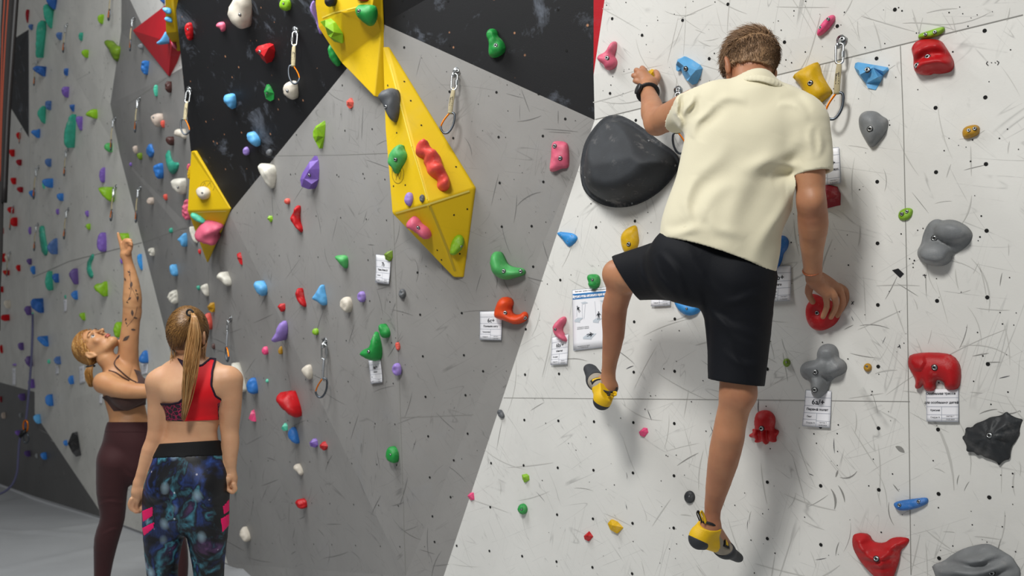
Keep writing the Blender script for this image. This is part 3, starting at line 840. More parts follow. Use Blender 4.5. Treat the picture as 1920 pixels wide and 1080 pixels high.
hold('green', P(C12, 968,400,980,360,1005,350,1035,365,1045,400,1030,440,1010,446,980,430), 'bright green round hold low on the grey wall', bolts=B(C12, 995,397), bulge=.4)
hold('blue', P(C12, 418,290,425,262,445,242,460,245,475,275,485,330,465,338,440,320), 'blue hold beneath the large bright red hold')
hold('mint', P(C12, 380,250,400,220,418,235,412,262,395,265), 'tiny mint hold just under the large red hold', 'facet')
hold('purple', P(C12, 540,330,560,308,587,318,585,345,570,358,545,350), 'small purple hold left of the small red gem, low grey wall', 'facet')
hold('red', P(C12, 597,345,615,325,645,350,620,375,600,360), 'small red gem hold beside the small purple hold, low grey wall', 'facet')
hold('hot', P(C12, 198,195,215,150,228,143,235,165,235,212,215,208), 'small pink triangular hold right of the ponytail woman\'s elbow', 'facet', bulge=.3)
hold('cream', P(C12, 447,475,460,452,480,450,500,475,507,500,490,518,475,495), 'small cream hold below the blue one, low grey wall')
hold('red', P(C12, 460,670,470,650,500,648,525,655,525,690,500,705,475,695), 'dark red lumpy hold low on the grey wall', lump=.5)
hold('cream', P(C12, 148,845,160,808,180,802,205,840,207,870,185,893,160,870), 'lowest cream hold near the floor beside the ponytail woman')
hold('mint', sh('drop', 439, 920, 4, 5.5), 'tiny mint hold beside the ponytail woman\'s right hand')
hold('salmon', sh('oval', 538.5, 377.5, 5.7, 5.7), 'tiny coral round hold above the small lime gem on the grey wall')
hold('red', P(C11, 700,85,720,74,728,95,715,125,715,160,740,195,745,215,735,230,710,205,690,180,672,155,680,130,695,110), 'red crescent hold high on the grey wall', lump=.3)
hold('lime', P(C11, 542,150,552,133,572,137,575,155,560,170), 'tiny lime gem hold on the upper grey wall', 'facet')
hold('red', P(C11, 372,350,385,340,402,375,402,410,390,405,375,375), 'slim red spindle hold left on the grey wall', 'facet')
hold('lgreen', P(C11, 922,362,950,355,985,358,1000,375,995,415,985,433,960,415,940,390), 'green wedge hold left of the 7b card')
hold('white', P(C11, 262,490,265,460,290,448,310,470,335,485,343,515,330,530,300,522,285,500), 'white double-knob hold above the ponytail woman', lump=.3)
hold('lblue', P(C11, 469,520,475,503,500,502,540,525,543,560,520,588,495,575,475,550), 'blue block hold left of the red crescent hold, mid grey wall')
hold('red', P(C11, 600,645,615,628,645,628,642,660,620,675), 'small red gem hold, mid grey wall', 'facet', bulge=.35)
hold('red', P(C11, 702,570,715,540,735,545,742,590,765,630,760,648,735,640,710,605), 'red crescent hold with white scars, mid grey wall')
hold('lblue', P(C11, 795,598,815,570,840,525,860,522,865,560,880,600,878,635,850,638,825,615,800,605), 'blue three-cornered hold, mid grey wall', hf=hf_pad)
hold('cream', P(C11, 953,620,965,598,990,588,1015,600,1025,640,1005,678,980,675,960,650), 'cream round hold with a raised button, mid grey wall', bulge=.5, hf=lobes([(.5,.5,.55,.55),(.4,.45,.25,.25)]))
hold('lilac', sh('oval', 678, 556.5, 8, 10.5), 'lilac ring hold right of the cream round hold', hf=hf_pad, bulge=.5)
hold('lilac', P(C11, 600,760,625,728,650,725,658,760,645,800,615,835,580,847,567,828,590,800), 'lilac boot-shaped hold on the mid grey wall')
hold('lime', sh('oval', 591.5, 622, 6.3, 6.5), 'tiny lime round hold above the long grey quickdraw')
hold('hot', sh('oval', 497, 657.5, 6, 8), 'tiny hot pink oval hold on the grey wall')
hold('ochre', P(C11, 602,890,622,862,630,885,628,910,610,915), 'tiny ochre drop hold under the lilac boot-shaped hold')
hold('cream', P(C11, 733,1000,760,975,785,970,797,995,795,1040,780,1058,755,1035), 'cream pointed hold left of the long grey quickdraw')
hold('ochre', P(C11, 205,645,225,622,247,625,245,655,232,678,212,665), 'small ochre hold just right of the ponytail woman\'s hair', 'facet')
hold('salmon', P(C11, 190,690,215,678,232,710,232,750,210,780,190,770), 'coral hold partly hidden by the ponytail woman\'s head')
hold('white', [(433,682),(440,681),(452,700),(463,728),(458,735),(445,733),(436,710)], 'white fin-shaped hold beside the ponytail woman\'s right shoulder')
hold('blue', [(462,720),(470,708),(480,710),(484,730),(478,740),(465,736)], 'blue hold right of the white fin-shaped hold')
hold('mint', sh('gem', 500.5, 714, 3, 4), 'tiny mint gem hold right of the ponytail woman')
hold('white', P(C11, 165,535,185,520,208,515,215,570,208,590,185,575), 'white fan-shaped hold above the ponytail woman\'s head')
hold('teal', sh('drop', 371.5, 540, 3.4, 4.5), 'tiny teal hold touching the white fan-shaped hold')
hold('brown', sh('drop', 400, 650, 3.4, 5.5), 'tiny brown hold right of the ponytail woman\'s neck')
# ================================================================= black panel
hold('cream', P(C10, 323,80,330,40,355,5,370,-40,430,-40,455,0,452,60,440,110,425,150,400,162,370,150,340,115), 'large cream hold at the top of the black panel', bolts=B(C10, 387,83), bulge=.4)
hold('red', P(C10, 78,165,85,135,105,126,122,135,125,170,118,210,105,232,88,205), 'red oval hold at the left of the black panel', bolts=B(C10, 94,165), bulge=.4)
hold('pink', P(C10, 256,140,270,125,300,125,310,145,305,170,285,182,280,160,262,155), 'small pink two-knob hold on the black panel')
hold('lime', P(C10, 612,25,620,0,640,-15,670,0,680,30,665,58,640,62,615,45), 'lime hold at the top edge of the black panel', bolts=B(C10, 633,20))
hold('red', P(C10, 475,280,490,260,540,245,580,250,588,285,575,320,540,357,515,335,500,310,480,295), 'red chalky block hold on the black panel', 'facet', bulge=.45, peaks=[(490,95,.8),(510,88,.9),(503,104,1.1)], bolts=B(C10, 500,290))
hold('cream', P(C10, 633,500,640,475,670,458,710,455,715,495,712,540,690,564,655,545,638,525), 'cream hold under the quickdraw on the black panel', bolts=B(C10, 655,512))
hold('green', P(C10, 525,515,540,475,560,490,582,525,578,560,560,570,535,555), 'small green gem hold on the black panel', 'facet', bolts=B(C10, 540,525))
hold('lblue', P(C10, 300,560,302,535,335,528,365,530,368,580,350,618,325,600,305,575), 'blue wedge hold left on the black panel', bulge=.45)
hold('lblue', P(C10, 426,765,435,745,470,745,500,775,507,800,490,828,460,815,440,795), 'blue slanted hold low on the black panel')
hold('lilac', sh('oval', 461.5, 283.5, 6.3, 8), 'small lilac knob low on the black panel')
hold('dgrey', sh('oval', 505, 286, 6.3, 6.3), 'small dark knob on the black and grey border')
hold('white', P(C10, 495,940,505,918,540,925,580,930,595,965,590,1010,570,1065,545,1040,520,1000,500,970), 'white ribbed shell hold under the black panel', hf=lambda u, v, t, d, h: h * (1 + .2 * math.sin((u - .6 * v) * 22)))
hold('purple', P(C10, 728,1010,740,975,780,910,810,875,830,900,837,950,830,1010,800,1050,775,1065,735,1050), 'large purple leaf-shaped hold on the grey wall', 'facet', bulge=.3, peaks=[(585,318,1.0),(575,335,1.0),(588,345,.7)], bolts=B(C10, 778,985))
hold('lime', P(C10, 800,740,815,710,865,678,872,700,862,770,835,837,815,800,800,770), 'lime diamond hold on the upper grey wall', 'facet', peaks=[(598,240,1.0),(600,255,1.0)])
hold('salmon', P(C10, 988,570,1010,550,1030,575,1025,600,1005,612,990,595), 'small red gem hold beside the yellow volume tip', 'facet')
hold('lilac', P(C10, 783,40,800,5,812,10,820,100,850,160,850,195,835,185,815,110,790,70), 'lilac hold sticking out behind the top yellow volume', plane=hit(585, 30), lift=.03)
hold('green', P(C10, 885,270,900,245,940,290,958,325,950,370,930,372,900,335,888,300), 'green hold below the slanted edge of the top yellow volume', plane=hit(620, 103))
hold('green', P(C10, 1038,60,1045,38,1090,32,1140,28,1162,45,1160,100,1145,140,1115,148,1085,125,1050,95), 'dark green hold at the upper right of the top yellow volume', bolts=B(C10, 1058,63))
hold('lime', P(C10, 840,122,870,112,915,130,945,160,970,190,965,245,920,235,885,200,870,160), 'light green faceted hold on the left of the top yellow volume', 'facet', peaks=[(616,48,.9),(632,58,1.0),(626,68,.9)], bulge=.35)
hold('black', P(C10, 865,0,875,-20,930,-20,935,5,915,35,885,40,868,20), 'black hold cut by the top edge on the yellow volume')
hold('red', P(C10, 1040,-30,1120,-30,1115,5,1080,7,1045,0), 'red hold barely showing at the top edge on the yellow volume')
# ================================================================= small yellow diamond volume and grey side wall
hold('cream', [(366,358),(375,349),(390,352),(396,362),(390,373),(375,374)], 'cream round hold on the small yellow diamond volume', bolts=[(379, 362, .8)], bulge=.45)
hold('mint', P(C14, 1070,125,1090,118,1130,135,1160,165,1150,178,1120,172,1080,150), 'mint slim hold on the underside of the small yellow volume')
hold('pink', P(C14, 1095,235,1120,195,1160,172,1230,172,1262,190,1240,215,1215,240,1220,295,1180,298,1120,275,1100,255), 'large pink chalky hold on the underside of the small yellow volume', lump=.3)
PB = hit(340, 400)
hold('pink', [(341,395),(346,378),(352,372),(358,392),(353,412),(346,412)], 'pink knobbly hold peeking out left of the small yellow volume', lump=.5, plane=PB)
hold('yellow', [(351,325),(357,308),(360,320),(357,336),(352,335)], 'tiny yellow hold peeking out at the top left of the small yellow volume', plane=hit(345, 322))
hold('pink', [(350,312),(353,306),(357,309),(355,318),(351,320)], 'tiny pink hold above the tiny yellow one by the diamond volume', plane=hit(345, 312))
hold('white', P(C11, 106,190,125,210,150,262,150,295,122,265,110,225), 'white hold hidden behind the lower left of the small yellow volume', plane=hit(345, 440))
hold('lblue', P(C11, 38,270,55,250,80,228,92,240,92,280,75,312,60,300,55,280), 'blue two-lobed hold left of the diamond volume\'s lower tip')
hold('lblue', P(C11, -6,420,10,403,40,440,40,465,20,477,0,460), 'blue hold on the side wall above the striped white shell')
hold('red', sh('drop', 374, 472, 3, 5), 'tiny red hold by the lower tip of the small yellow volume')
hold('teal', sh('gem', 320, 432, 4, 5.5), 'tiny teal hold left of the small yellow volume')
hold('white', P(C14, 940,585,965,555,995,550,1000,590,985,635,960,620), 'white striped shell hold left of the ponytail woman\'s head', hf=lambda u, v, t, d, h: h * (1 + .25 * math.sin((u + 1.6 * v) * 14)))
hold('white', sh('drop', 284, 473, 6, 8), 'small white speckled hold on the side wall edge', lump=.4)
hold('beige', sh('oval', 282, 377, 6.5, 7), 'pale beige round hold on the side wall')
hold('salmon', sh('drop', 310, 370, 4, 6), 'small coral hold above the teal one on the side wall')
hold('white', sh('wedge', 335, 350, 14.5, 16), 'big white half-moon hold left of the small yellow volume', bolts=[(333, 351, 1)])
hold('olive', P(C13, 592,245,600,225,618,228,650,255,680,260,684,290,670,335,655,348,640,325,620,280), 'large olive horned hold on the fold of the far white wall', bulge=.5, lift=.04)
hold('blue', P(C13, 793,380,800,345,815,340,835,345,838,385,820,427,798,400), 'blue drop hold below the red triangle', lump=.3)
hold('mint', P(C13, 863,510,865,485,878,475,888,500,885,540,872,545), 'slim mint hold on the grey side wall seam')
hold('brown', P(C13, 927,490,935,460,950,457,970,490,960,520,945,522), 'brown rough hold beside the slim mint hold', lump=.4)
hold('beige', P(C13, 848,665,860,645,900,635,918,660,915,690,885,720,865,695), 'beige hold with shadow on the grey side wall', bolts=[(287, 220, .9)])
hold('salmon', sh('drop', 305, 233, 4, 7.3), 'small red hold tucked beside the beige hold')
hold('cream', P(C13, 980,745,990,728,1020,725,1050,750,1045,785,1010,770,985,765), 'cream tube-like knob under the quickdraw on the black edge')
hold('brown', P(C13, 932,785,945,765,980,780,978,805,963,822,940,805), 'dark brown oval hold under the cream knob')
hold('blue', P(C13, 823,850,832,815,850,808,856,830,868,850,865,870,848,890,830,870), 'blue C-shaped hold on the side wall', lift=.02)
hold('beige', sh('drop', 253.5, 281, 4.5, 7.5), 'small beige hold on the side wall next to the green one')
hold('olive', sh('drop', 262, 293.5, 5, 6.7), 'small green hold beneath the small beige one, side wall')
hold('blue', P(C13, 862,935,880,925,908,915,920,940,915,985,890,1013,870,970), 'blue shield-shaped hold on the side wall', lump=.3)
hold('teal', P(C13, 932,870,945,845,952,850,958,890,975,915,1005,910,1007,940,985,975,965,980,940,935), 'teal hook-shaped hold on the side wall', res=7, lift=.012)
hold('purple', sh('gem', 244.5, 308, 2.6, 4), 'tiny purple hold on the side wall fold')
hold('grey', sh('oval', 265, 87, 6.5, 5.5), 'small grey hold at the lower edge of the red triangle', plane=hit(262, 95))
# holds on the red and narrow yellow volumes
hold('lblue', [(304,18),(306,14),(318,14),(322,20),(321,26),(312,26)], 'upper light blue hold on the narrow yellow volume')
hold('lblue', [(307,36),(313,30),(322,33),(324,43),(314,41)], 'middle light blue hold on the narrow yellow volume')
hold('lblue', [(293,80),(300,75),(307,68),(309,58),(315,66),(318,80),(310,83),(297,84)], 'light blue horn hold between red triangle and yellow volume', plane=hit(300, 84))
hold('pink', [(320,80),(326,78),(332,86),(332,92),(324,89)], 'pink hold at the foot of the narrow yellow volume')
hold('dblue', [(297,-6),(309,-6),(309,9),(303,4)], 'dark blue hold cut by the top edge above the red triangle')
# ================================================================= far white wall
hold('lime', P(C13, 548,100,560,82,583,80,583,120,572,138,555,125), 'green hold high on the far wall, near the fold')
hold('teal', sh('dropr', 151.5, 69, 4.2, 8), 'small teal drop hold high on the far wall')
hold('lime', sh('drop', 160, 101, 6.5, 8), 'small green drop hold high on the far wall')
hold('slate', sh('drop', 111, 68, 5.5, 7.5), 'small slate blue hold left of the highest far quickdraw')
hold('teal', P(C13, 245,60,250,25,275,25,295,60,297,130,287,165,270,140,255,110), 'teal elongated hold at the top left, upper of the pair')
hold('teal', P(C13, 205,250,210,140,235,112,262,135,255,200,235,280,212,328,203,310), 'long teal blade hold at the top left, lower of the pair')
hold('dblue', P(C13, 262,0,262,-20,320,-20,320,0,315,30,300,55,285,40,270,20), 'dark blue hold cut by the top edge, left corner')
hold('slate', sh('drop', 57.5, 51, 4.2, 5.6), 'small slate blue hold on the vertical corner edge')
hold('dblue', P(C13, 188,390,195,372,225,370,258,388,255,425,240,432,210,410), 'dark blue hold covering a quickdraw near the left corner', lump=.4)
hold('dblue', sh('block', 123.7, 135, 4.5, 7.3), 'small dark blue block hold on the upper far wall', 'facet')
hold('purple', sh('drop', 122.7, 173, 7, 10.5), 'purple drop hold on the upper far wall', lump=.3)
hold('dblue', sh('wedge', 135, 202.5, 5, 7), 'small blue square hold at the tip of the teal leaf', 'facet')
hold('purple', P(C13, 422,655,462,655,465,700,455,740,440,715), 'purple fin hold right behind the teal leaf')
hold('teal', P(C13, 210,640,225,605,250,592,257,640,255,690,245,697,225,670), 'teal triangular hold near the black triangle')
hold('slate', sh('drop', 90.5, 198, 6, 9), 'slate blue lumpy hold above the teal triangle', lump=.5)
hold('lime', P(C13, 482,650,495,625,525,612,548,620,550,655,535,670,510,660), 'green horn hold in the middle of the far wall')
hold('teal', P(C13, 362,780,370,720,395,650,415,640,430,690,415,760,385,838,368,815), 'large teal leaf hold on the far wall')
hold('blue', P(C13, 174,745,185,730,205,732,222,722,226,755,212,780,195,765), 'blue heart-shaped hold by the black triangle tip')
hold('slate', sh('drop', 90.5, 305.5, 6, 8), 'slate blue drop hold left of the hanging quickdraw')
hold('blue', P(C13, 237,1020,250,1005,298,1003,298,1040,280,1060,250,1045), 'blue wide hold with a teal neighbour on the far wall')
hold('mint', sh('drop', 81.5, 348, 2.6, 6.5), 'tiny mint hold tucked under the wide blue hold')
hold('purple', P(C13, 558,990,565,950,590,938,592,980,585,1020,570,1030), 'slim purple hold near the far wall fold')
hold('lgreen', P(C13, 585,825,600,803,625,808,635,845,620,860,595,845), 'pale green hold touching a quickdraw by the fold')
hold('lime', [(184,352),(197,350),(211,354),(215,375),(208,380),(196,370),(186,358)], 'large lime pointed hold next to the quickdraw, far wall')
hold('blue', sh('drop', 113, 370, 6.3, 7.5), 'blue drop hold above the far wall centre')
hold('purple', sh('block', 107.7, 397, 3, 5.5), 'tiny purple hold left of the central far quickdraw')
hold('purple', sh('drop', 163, 401, 3.5, 6), 'tiny purple drop hold right of the central far quickdraw')
hold('lime', sh('drop', 165.5, 425.5, 4.5, 6), 'tiny lime hold above the big purple hold')
hold('purple', P(C14, 548,290,555,240,575,225,595,240,600,290,590,325,572,340,550,320), 'big purple oval hold left of the raised hand')
hold('teal', P(C14, 488,420,495,385,515,350,530,350,528,375,512,400,508,430,525,460,520,485,505,480,490,450), 'teal arc-shaped hold on the far wall', res=6, lift=.012)
hold('dpurple', P(C14, 388,465,400,440,420,428,438,440,440,480,430,515,420,522,405,500), 'dark purple oval hold left of the teal arc')
hold('teal', P(C14, 255,500,265,450,280,443,295,465,297,510,285,553,270,553,258,530), 'teal oval hold touching a blue hold')
hold('dblue', sh('drop', 104.5, 522, 6.2, 9), 'dark blue hold touching the teal oval')
hold('lime', P(C14, 528,530,545,515,570,515,590,500,605,512,603,550,585,595,565,570,540,555), 'lime heart-shaped hold above the leaning woman\'s head')
hold('blue', P(C14, 398,575,415,555,435,555,437,590,428,610,410,595), 'blue pointed hold left of the lime heart hold')
hold('dblue', P(C14, 178,605,195,598,215,615,243,620,242,655,232,685,205,670,180,650), 'big dark blue square hold above the hanging rope')
hold('dpurple', sh('drop', 52, 583, 6, 9), 'purple hold left of the big dark blue square hold')
hold('lime', P(C14, 445,690,455,678,478,685,480,710,472,727,455,710), 'green oval hold above the leaning woman\'s hair')
hold('lime', P(C14, 640,770,650,735,665,730,690,755,690,780,670,815,655,820,642,795), 'green hold between the leaning woman\'s face and raised arm')
hold('blue', P(C14, 210,820,220,810,250,822,273,845,270,870,250,868,225,845), 'blue slanted bar hold right of the rope')
hold('slate', sh('bean', 108, 676, 6.3, 8), 'slate blue curved hold left of the leaning woman\'s ponytail')
hold('mint', sh('dropr', 91, 678, 2.7, 4), 'tiny mint hold left of the curved slate hold')
hold('blue', P(C14, 780,950,790,920,810,888,833,900,830,960,800,965), 'blue hold between the two women\'s shoulders')
hold('dpurple', sh('drop', 39, 650, 5, 7.5), 'purple drop hold left of the rope, middle height')
hold('dpurple', sh('drop', 54, 678, 6.5, 10), 'purple hold behind the rope', lump=.4)
hold('purple', sh('leaf', 55.5, 432.5, 3, 7.5), 'slim purple hold above the teal J-shaped hold')
hold('dpurple', sh('drop', 54.7, 491, 4.5, 6), 'purple drop hold above a small blue drop')
hold('blue', sh('drop', 61.5, 507, 4.5, 8), 'small blue drop hold beneath the purple drop')
hold('teal', P(C14, 220,215,228,190,243,195,250,250,270,310,268,345,255,360,238,340,227,280), 'teal J-shaped hold beside a quickdraw', lift=.03)
hold('slate', P(C14, 268,300,300,265,322,258,322,290,310,330,300,355,280,340,270,325), 'dark blue open triangle hold touching the teal J')
hold('sky', P(C14, 772,360,785,348,797,352,792,385,803,410,800,443,788,430,775,395), 'bright blue squiggle hold right of the raised forearm')
hold('purple', sh('leaf', 227.5, 489, 2.8, 6), 'tiny purple hold left of the raised wrist')
hold('lime', P(C14, 665,232,700,232,728,242,725,285,705,305,685,270), 'lime hold the leaning woman points at')
hold('blue', sh('dropr', 132.7, 713, 5, 8.5), 'small blue hold left of the leaning woman\'s shoulder')
hold('teal', sh('leaf', 122.3, 556.5, 2, 3.7), 'tiny teal hold over a small paper, far wall')
hold('mint', sh('leaf', 61, 588.5, 2.2, 3), 'tiny mint hold where the rope starts')
hold('blue', P(C15, 255,90,262,62,282,57,298,75,295,115,282,127,262,115), 'round blue hold low on the far wall')
hold('lblue', sh('drop', 70, 786, 6.7, 9), 'light blue hold on the dark grey border, low left')
FB = P(C15, 380,335,405,275,430,268,440,290,445,365,428,410,405,385)
hold('black', FB, 'black fin-shaped hold low on the far wall', 'facet', bulge=.3)
hold('blue', sh('drop', 122.5, 831, 4, 5.5), 'small blue hold behind the black fin hold')
hold('lime', [(196,752),(200,755),(203,762),(198,762)], 'tiny lime hold peeking out by the leaning woman\'s waist')
hold('lime', sh('leaf', 248.5, 896, 4, 8), 'tiny lime hold visible between the women\'s legs')
hold('dpurple', sh('drop', 40.5, 745, 6, 7), 'purple hold left of the rope on dark grey')
hold('purple', sh('drop', 58.5, 720, 5.5, 9), 'purple hold right of the rope at the dark grey border')
hold('dpurple', sh('drop', 51, 851, 5.3, 6), 'purple hold low on the dark grey, right of the rope')
hold('grey', sh('leaf', 68.5, 855, 2.8, 5), 'tiny grey hold between two low holds on dark grey')
hold('blue', sh('drop', 82, 855.5, 5.7, 7), 'blue hold low on the dark grey triangle')
hold('beige', sh('oval', 6, 779, 3.5, 6), 'beige hold at the left edge on dark grey')
hold('purple', sh('drop', 33, 812, 4.5, 5), 'purple hold behind the belay device on the rope')
hold('grey', sh('leaf', 38, 779, 2.8, 5), 'tiny grey hold on dark grey beside the rope')
hold('blue', sh('drop', 60, 363.5, 5.5, 6.5), 'blue drop hold on the vertical corner edge, mid height')
# ================================================================= leftmost wall
for c, k_, x, y, a, b, t in (
 ('dred','drop',51,31,3,13,'dark red tall hold at the top of the corner edge'),
 ('red','drop',34.5,255,4,6.8,'red hold overlapped by the highest left quickdraw'),
 ('red','tri',11.5,272.5,3.2,4.2,'small red hold near the left edge, highest of all red ones there'),
 ('red','tri',21.7,287.5,5.8,7.5,'red pointed hold under the small highest red one'),
 ('dred','drop',35.5,305,5,6,'dull red hold right of the red pointed hold'),
 ('red','tri',24.5,340,5.7,7,'red pointed hold above a dull red one, left wall'),
 ('dred','drop',37.5,356,5.5,5.5,'dull red hold right below a red pointed one'),
 ('red','drop',20,394.5,5.7,6.5,'red hold left of a left wall quickdraw'),
 ('dred','drop',4,380,2.6,5,'dull red hold on the left picture edge, upper'),
 ('red','block',26,416,6,9,'red hold in front of a quickdraw, left wall'),
 ('red','drop',3.5,433,3,6,'red hold on the left picture edge, level with the left wall quickdraws'),
 ('red','tri',5,484,4.5,9,'tall red hold on the left edge beside a beige one'),
 ('red','drop',34,503,4,6.3,'small red hold right of a left wall quickdraw'),
 ('red','tri',11,512,6.5,5.5,'red hold under a left wall quickdraw'),
 ('red','drop',3,543,3,6,'red hold on the left edge, mid height'),
 ('red','block',9.5,596,7.3,6.5,'red block hold below a grey sling, left edge'),
 ('red','drop',2,655,2.6,8,'red hold on the left edge, lower'),
 ('dred','drop',1.5,749,2,6,'dark red hold on the left edge in the dark grey field'),
 ('cream','drop',13,571,5.5,8,'cream hold above the red block hold, left edge'),
 ('cream','drop',13,484,4,6,'pale cream hold beside a quickdraw, left wall'),
 ('lilac','oval',27,684,4,2.4,'small lilac hold above a paper card, far left'),
):
    hold(c, sh(k_, x, y, a, b), t)
# ================================================================= quickdraws
def tube(pts, r, n=8, closed=False, flat=None):
    """tube along points; r float or list. returns verts, faces"""
    pts = [Vector(p) for p in pts]; K = len(pts); vs = []; fs = []
    prev = None
    for i, p in enumerate(pts):
        if closed: t = (pts[(i + 1) % K] - pts[i - 1]).normalized()
        else: t = (pts[min(i + 1, K - 1)] - pts[max(i - 1, 0)]).normalized()
        if prev is None:
            a = Vector((0, 1, 0)) if abs(t.y) < .9 else Vector((1, 0, 0))
            u = (a - t * a.dot(t)).normalized()
        else: u = (prev - t * prev.dot(t)).normalized()
        prev = u; v = t.cross(u)
        rr = r[i] if isinstance(r, (list, tuple)) else r
        ru, rv = (rr, rr) if flat is None else (rr * flat[0], rr * flat[1])
        for k in range(n):
            a = 2 * math.pi * k / n
            vs.append(p + u * math.cos(a) * ru + v * math.sin(a) * rv)
    for i in range(K - (0 if closed else 1)):
        j = (i + 1) % K
        for k in range(n):
            l = (k + 1) % n
            fs.append((i * n + k, i * n + l, j * n + l, j * n + k))
    if not closed:
        fs.append(tuple(range(n))[::-1]); fs.append(tuple(range((K - 1) * n, K * n)))
    return vs, fs

def spline(p, n=6, closed=False):
    out = []; K = len(p)
    p = [Vector(q) for q in p]
    for i in range(K if closed else K - 1):
        a, b, c, d = (p[(i - 1) % K], p[i], p[(i + 1) % K], p[(i + 2) % K]) if closed else (p[max(i - 1, 0)], p[i], p[i + 1], p[min(i + 2, K - 1)])
        for k in range(n):
            t = k / n
            out.append(.5 * ((2 * b) + (c - a) * t + (2 * a - 5 * b + 4 * c - d) * t * t + (3 * b - a - 3 * c + d) * t ** 3))
    if not closed: out.append(p[-1])
    return out

M_SLING = simple('sling_webbing', 'ab9f7e', 0.85, bump=(300, .4, .002))
M_SLING2 = simple('wire_sling', '8f9296', 0.4, 0.6)
M_ORANGE = simple('orange_anodised', 'f08010', 0.3, 0.75)
M_CARA = simple('grey_anodised', '5a6067', 0.32, 0.85)
M_PRINT = simple('sling_print', '1d1a1a', 0.8)
M_RUBBER = simple('rubber_keeper', '9a8f6b', 0.7)

def text_mesh(s, size, align='CENTER', bold=0.0, extr=0.0):
    c = bpy.data.curves.new('lettering', 'FONT'); c.body = s; c.size = size; c.align_x = align; c.align_y = 'CENTER'
    c.offset = bold; c.extrude = extr; c.resolution_u = 2
    o = bpy.data.objects.new('lettering', c); COL.objects.link(o)
    bpy.context.view_layer.update()
    me = bpy.data.meshes.new_from_object(o.evaluated_get(bpy.context.evaluated_depsgraph_get()))
    bpy.data.objects.remove(o); bpy.data.curves.remove(c)
    return me

def local_mesh(name, vf, m, parent, smooth=True, loc=(0, 0, 0)):
    me = bpy.data.meshes.new(name); me.from_pydata([tuple(v) for v in vf[0]], [], [tuple(f) for f in vf[1]])
    me.materials.append(m)
    if smooth: me.polygons.foreach_set('use_smooth', [True] * len(me.polygons))
    o = bpy.data.objects.new(name, me); COL.objects.link(o); o.parent = parent; o.location = loc
    return o

def make_quickdraw(L=.28, wire=False):
    """hangs from its bolt at the origin; local -Y points away from the wall, Z up; total length ~L below the bolt"""
    r = empty('quickdraw', (0, 0, 0))
    # hanger plate: bent steel ear with bolt
    vs, fs = tube([(.004, -.002, .002), (.004, -.006, .002)], .019, 18); local_mesh('hanger', (vs, fs), M_STEEL, r)
    vs, fs = tube(spline([(.004, -.006, .004), (.0, -.016, -.004), (-.006, -.026, -.018), (-.004, -.022, -.030), (.004, -.008, -.018)], 5), .0034, 8, flat=(1, 1.8)); local_mesh('hanger_ear', (vs, fs), M_STEEL, r)
    b = bpy.data.objects.new('bolt', bolt_mesh()); COL.objects.link(b); b.parent = r; b.location = (.004, -.007, .003); b.rotation_euler = (math.pi / 2, 0, 0); b.scale = (.9, .9, .9)
    def oval(zt, zb, hw, y0, y1, rad):
        p = []
        for k in range(28):
            a = 2 * math.pi * k / 28
            z = (zt + zb) / 2 + (hw * math.sin(a) + ((zt - zb) / 2 - hw) * (1 if math.sin(a) > 0 else -1))
            x = hw * math.cos(a); f = (z - zb) / (zt - zb)
            p.append((x, y0 * f + y1 * (1 - f), z))
        return tube(p, rad, 8, True)
    local_mesh('quick_link', oval(-.016, -.088, .0125, -.022, -.020, .0042), M_STEEL, r)
    local_mesh('link_nut', tube([(.0125, -.021, -.045), (.0125, -.021, -.066)], .0066, 8), M_STEEL, r, False)
    if wire:
        local_mesh('sling', tube(spline([(0, -.020, -.086), (-.002, -.024, -.13), (-.004, -.024, -.185)], 4), .0062, 8), M_SLING2, r)
        zt = -.180
    else:
        prof = []
        pts = [(.0, -.020, -.080), (-.001, -.021, -.088), (0, -.024, -.10), (-.002, -.026, -.13), (-.004, -.026, -.165), (-.004, -.024, -.185), (-.004, -.023, -.192)]
        local_mesh('sling', tube(spline(pts, 3), [.0078, .0078, .0075, .0075, .0080, .0088, .0092, .0098, .010, .0105, .0105, .0108, .0108, .0108, .0105, .010, .0098, .0095, .009], 10, flat=(.42, 1.0)), M_SLING, r)
        tm = text_mesh('PETZL', .0155, bold=.0005); tm.materials.append(M_PRINT)
        t = bpy.data.objects.new('printed_mark', tm); COL.objects.link(t); t.parent = r
        t.location = (-.003, -.0302, -.142); t.rotation_euler = (math.pi / 2, math.pi / 2 * -1, 0)
        local_mesh('rubber_keeper', tube([(-.004, -.024, -.186), (-.004, -.023, -.196)], .0105, 10, flat=(.75, 1.05)), M_RUBBER, r)
        zt = -.190
    # carabiner, D shape with one bent orange gate
    cb = [(-.004, -.024, zt), (.012, -.024, zt - .004), (.017, -.023, zt - .020), (.014, -.021, zt - .050), (.004, -.020, zt - .075), (-.010, -.019, zt - .090), (-.026, -.019, zt - .090), (-.038, -.020, zt - .076), (-.041, -.020, zt - .062)]
    local_mesh('carabiner', tube(spline(cb, 5), .0050, 9), M_CARA, r)
    local_mesh('carabiner_gate', tube(spline([(-.041, -.020, zt - .064), (-.035, -.021, zt - .046), (-.024, -.022, zt - .026), (-.006, -.024, zt - .002)], 4), .0046, 8, flat=(1.1, .8)), M_ORANGE, r)
    return r

def copy_tree(o, parent=None):
    c = o.copy(); COL.objects.link(c)
    if parent is not None: c.parent = parent
    for ch in o.children: copy_tree(ch, c)
    return c

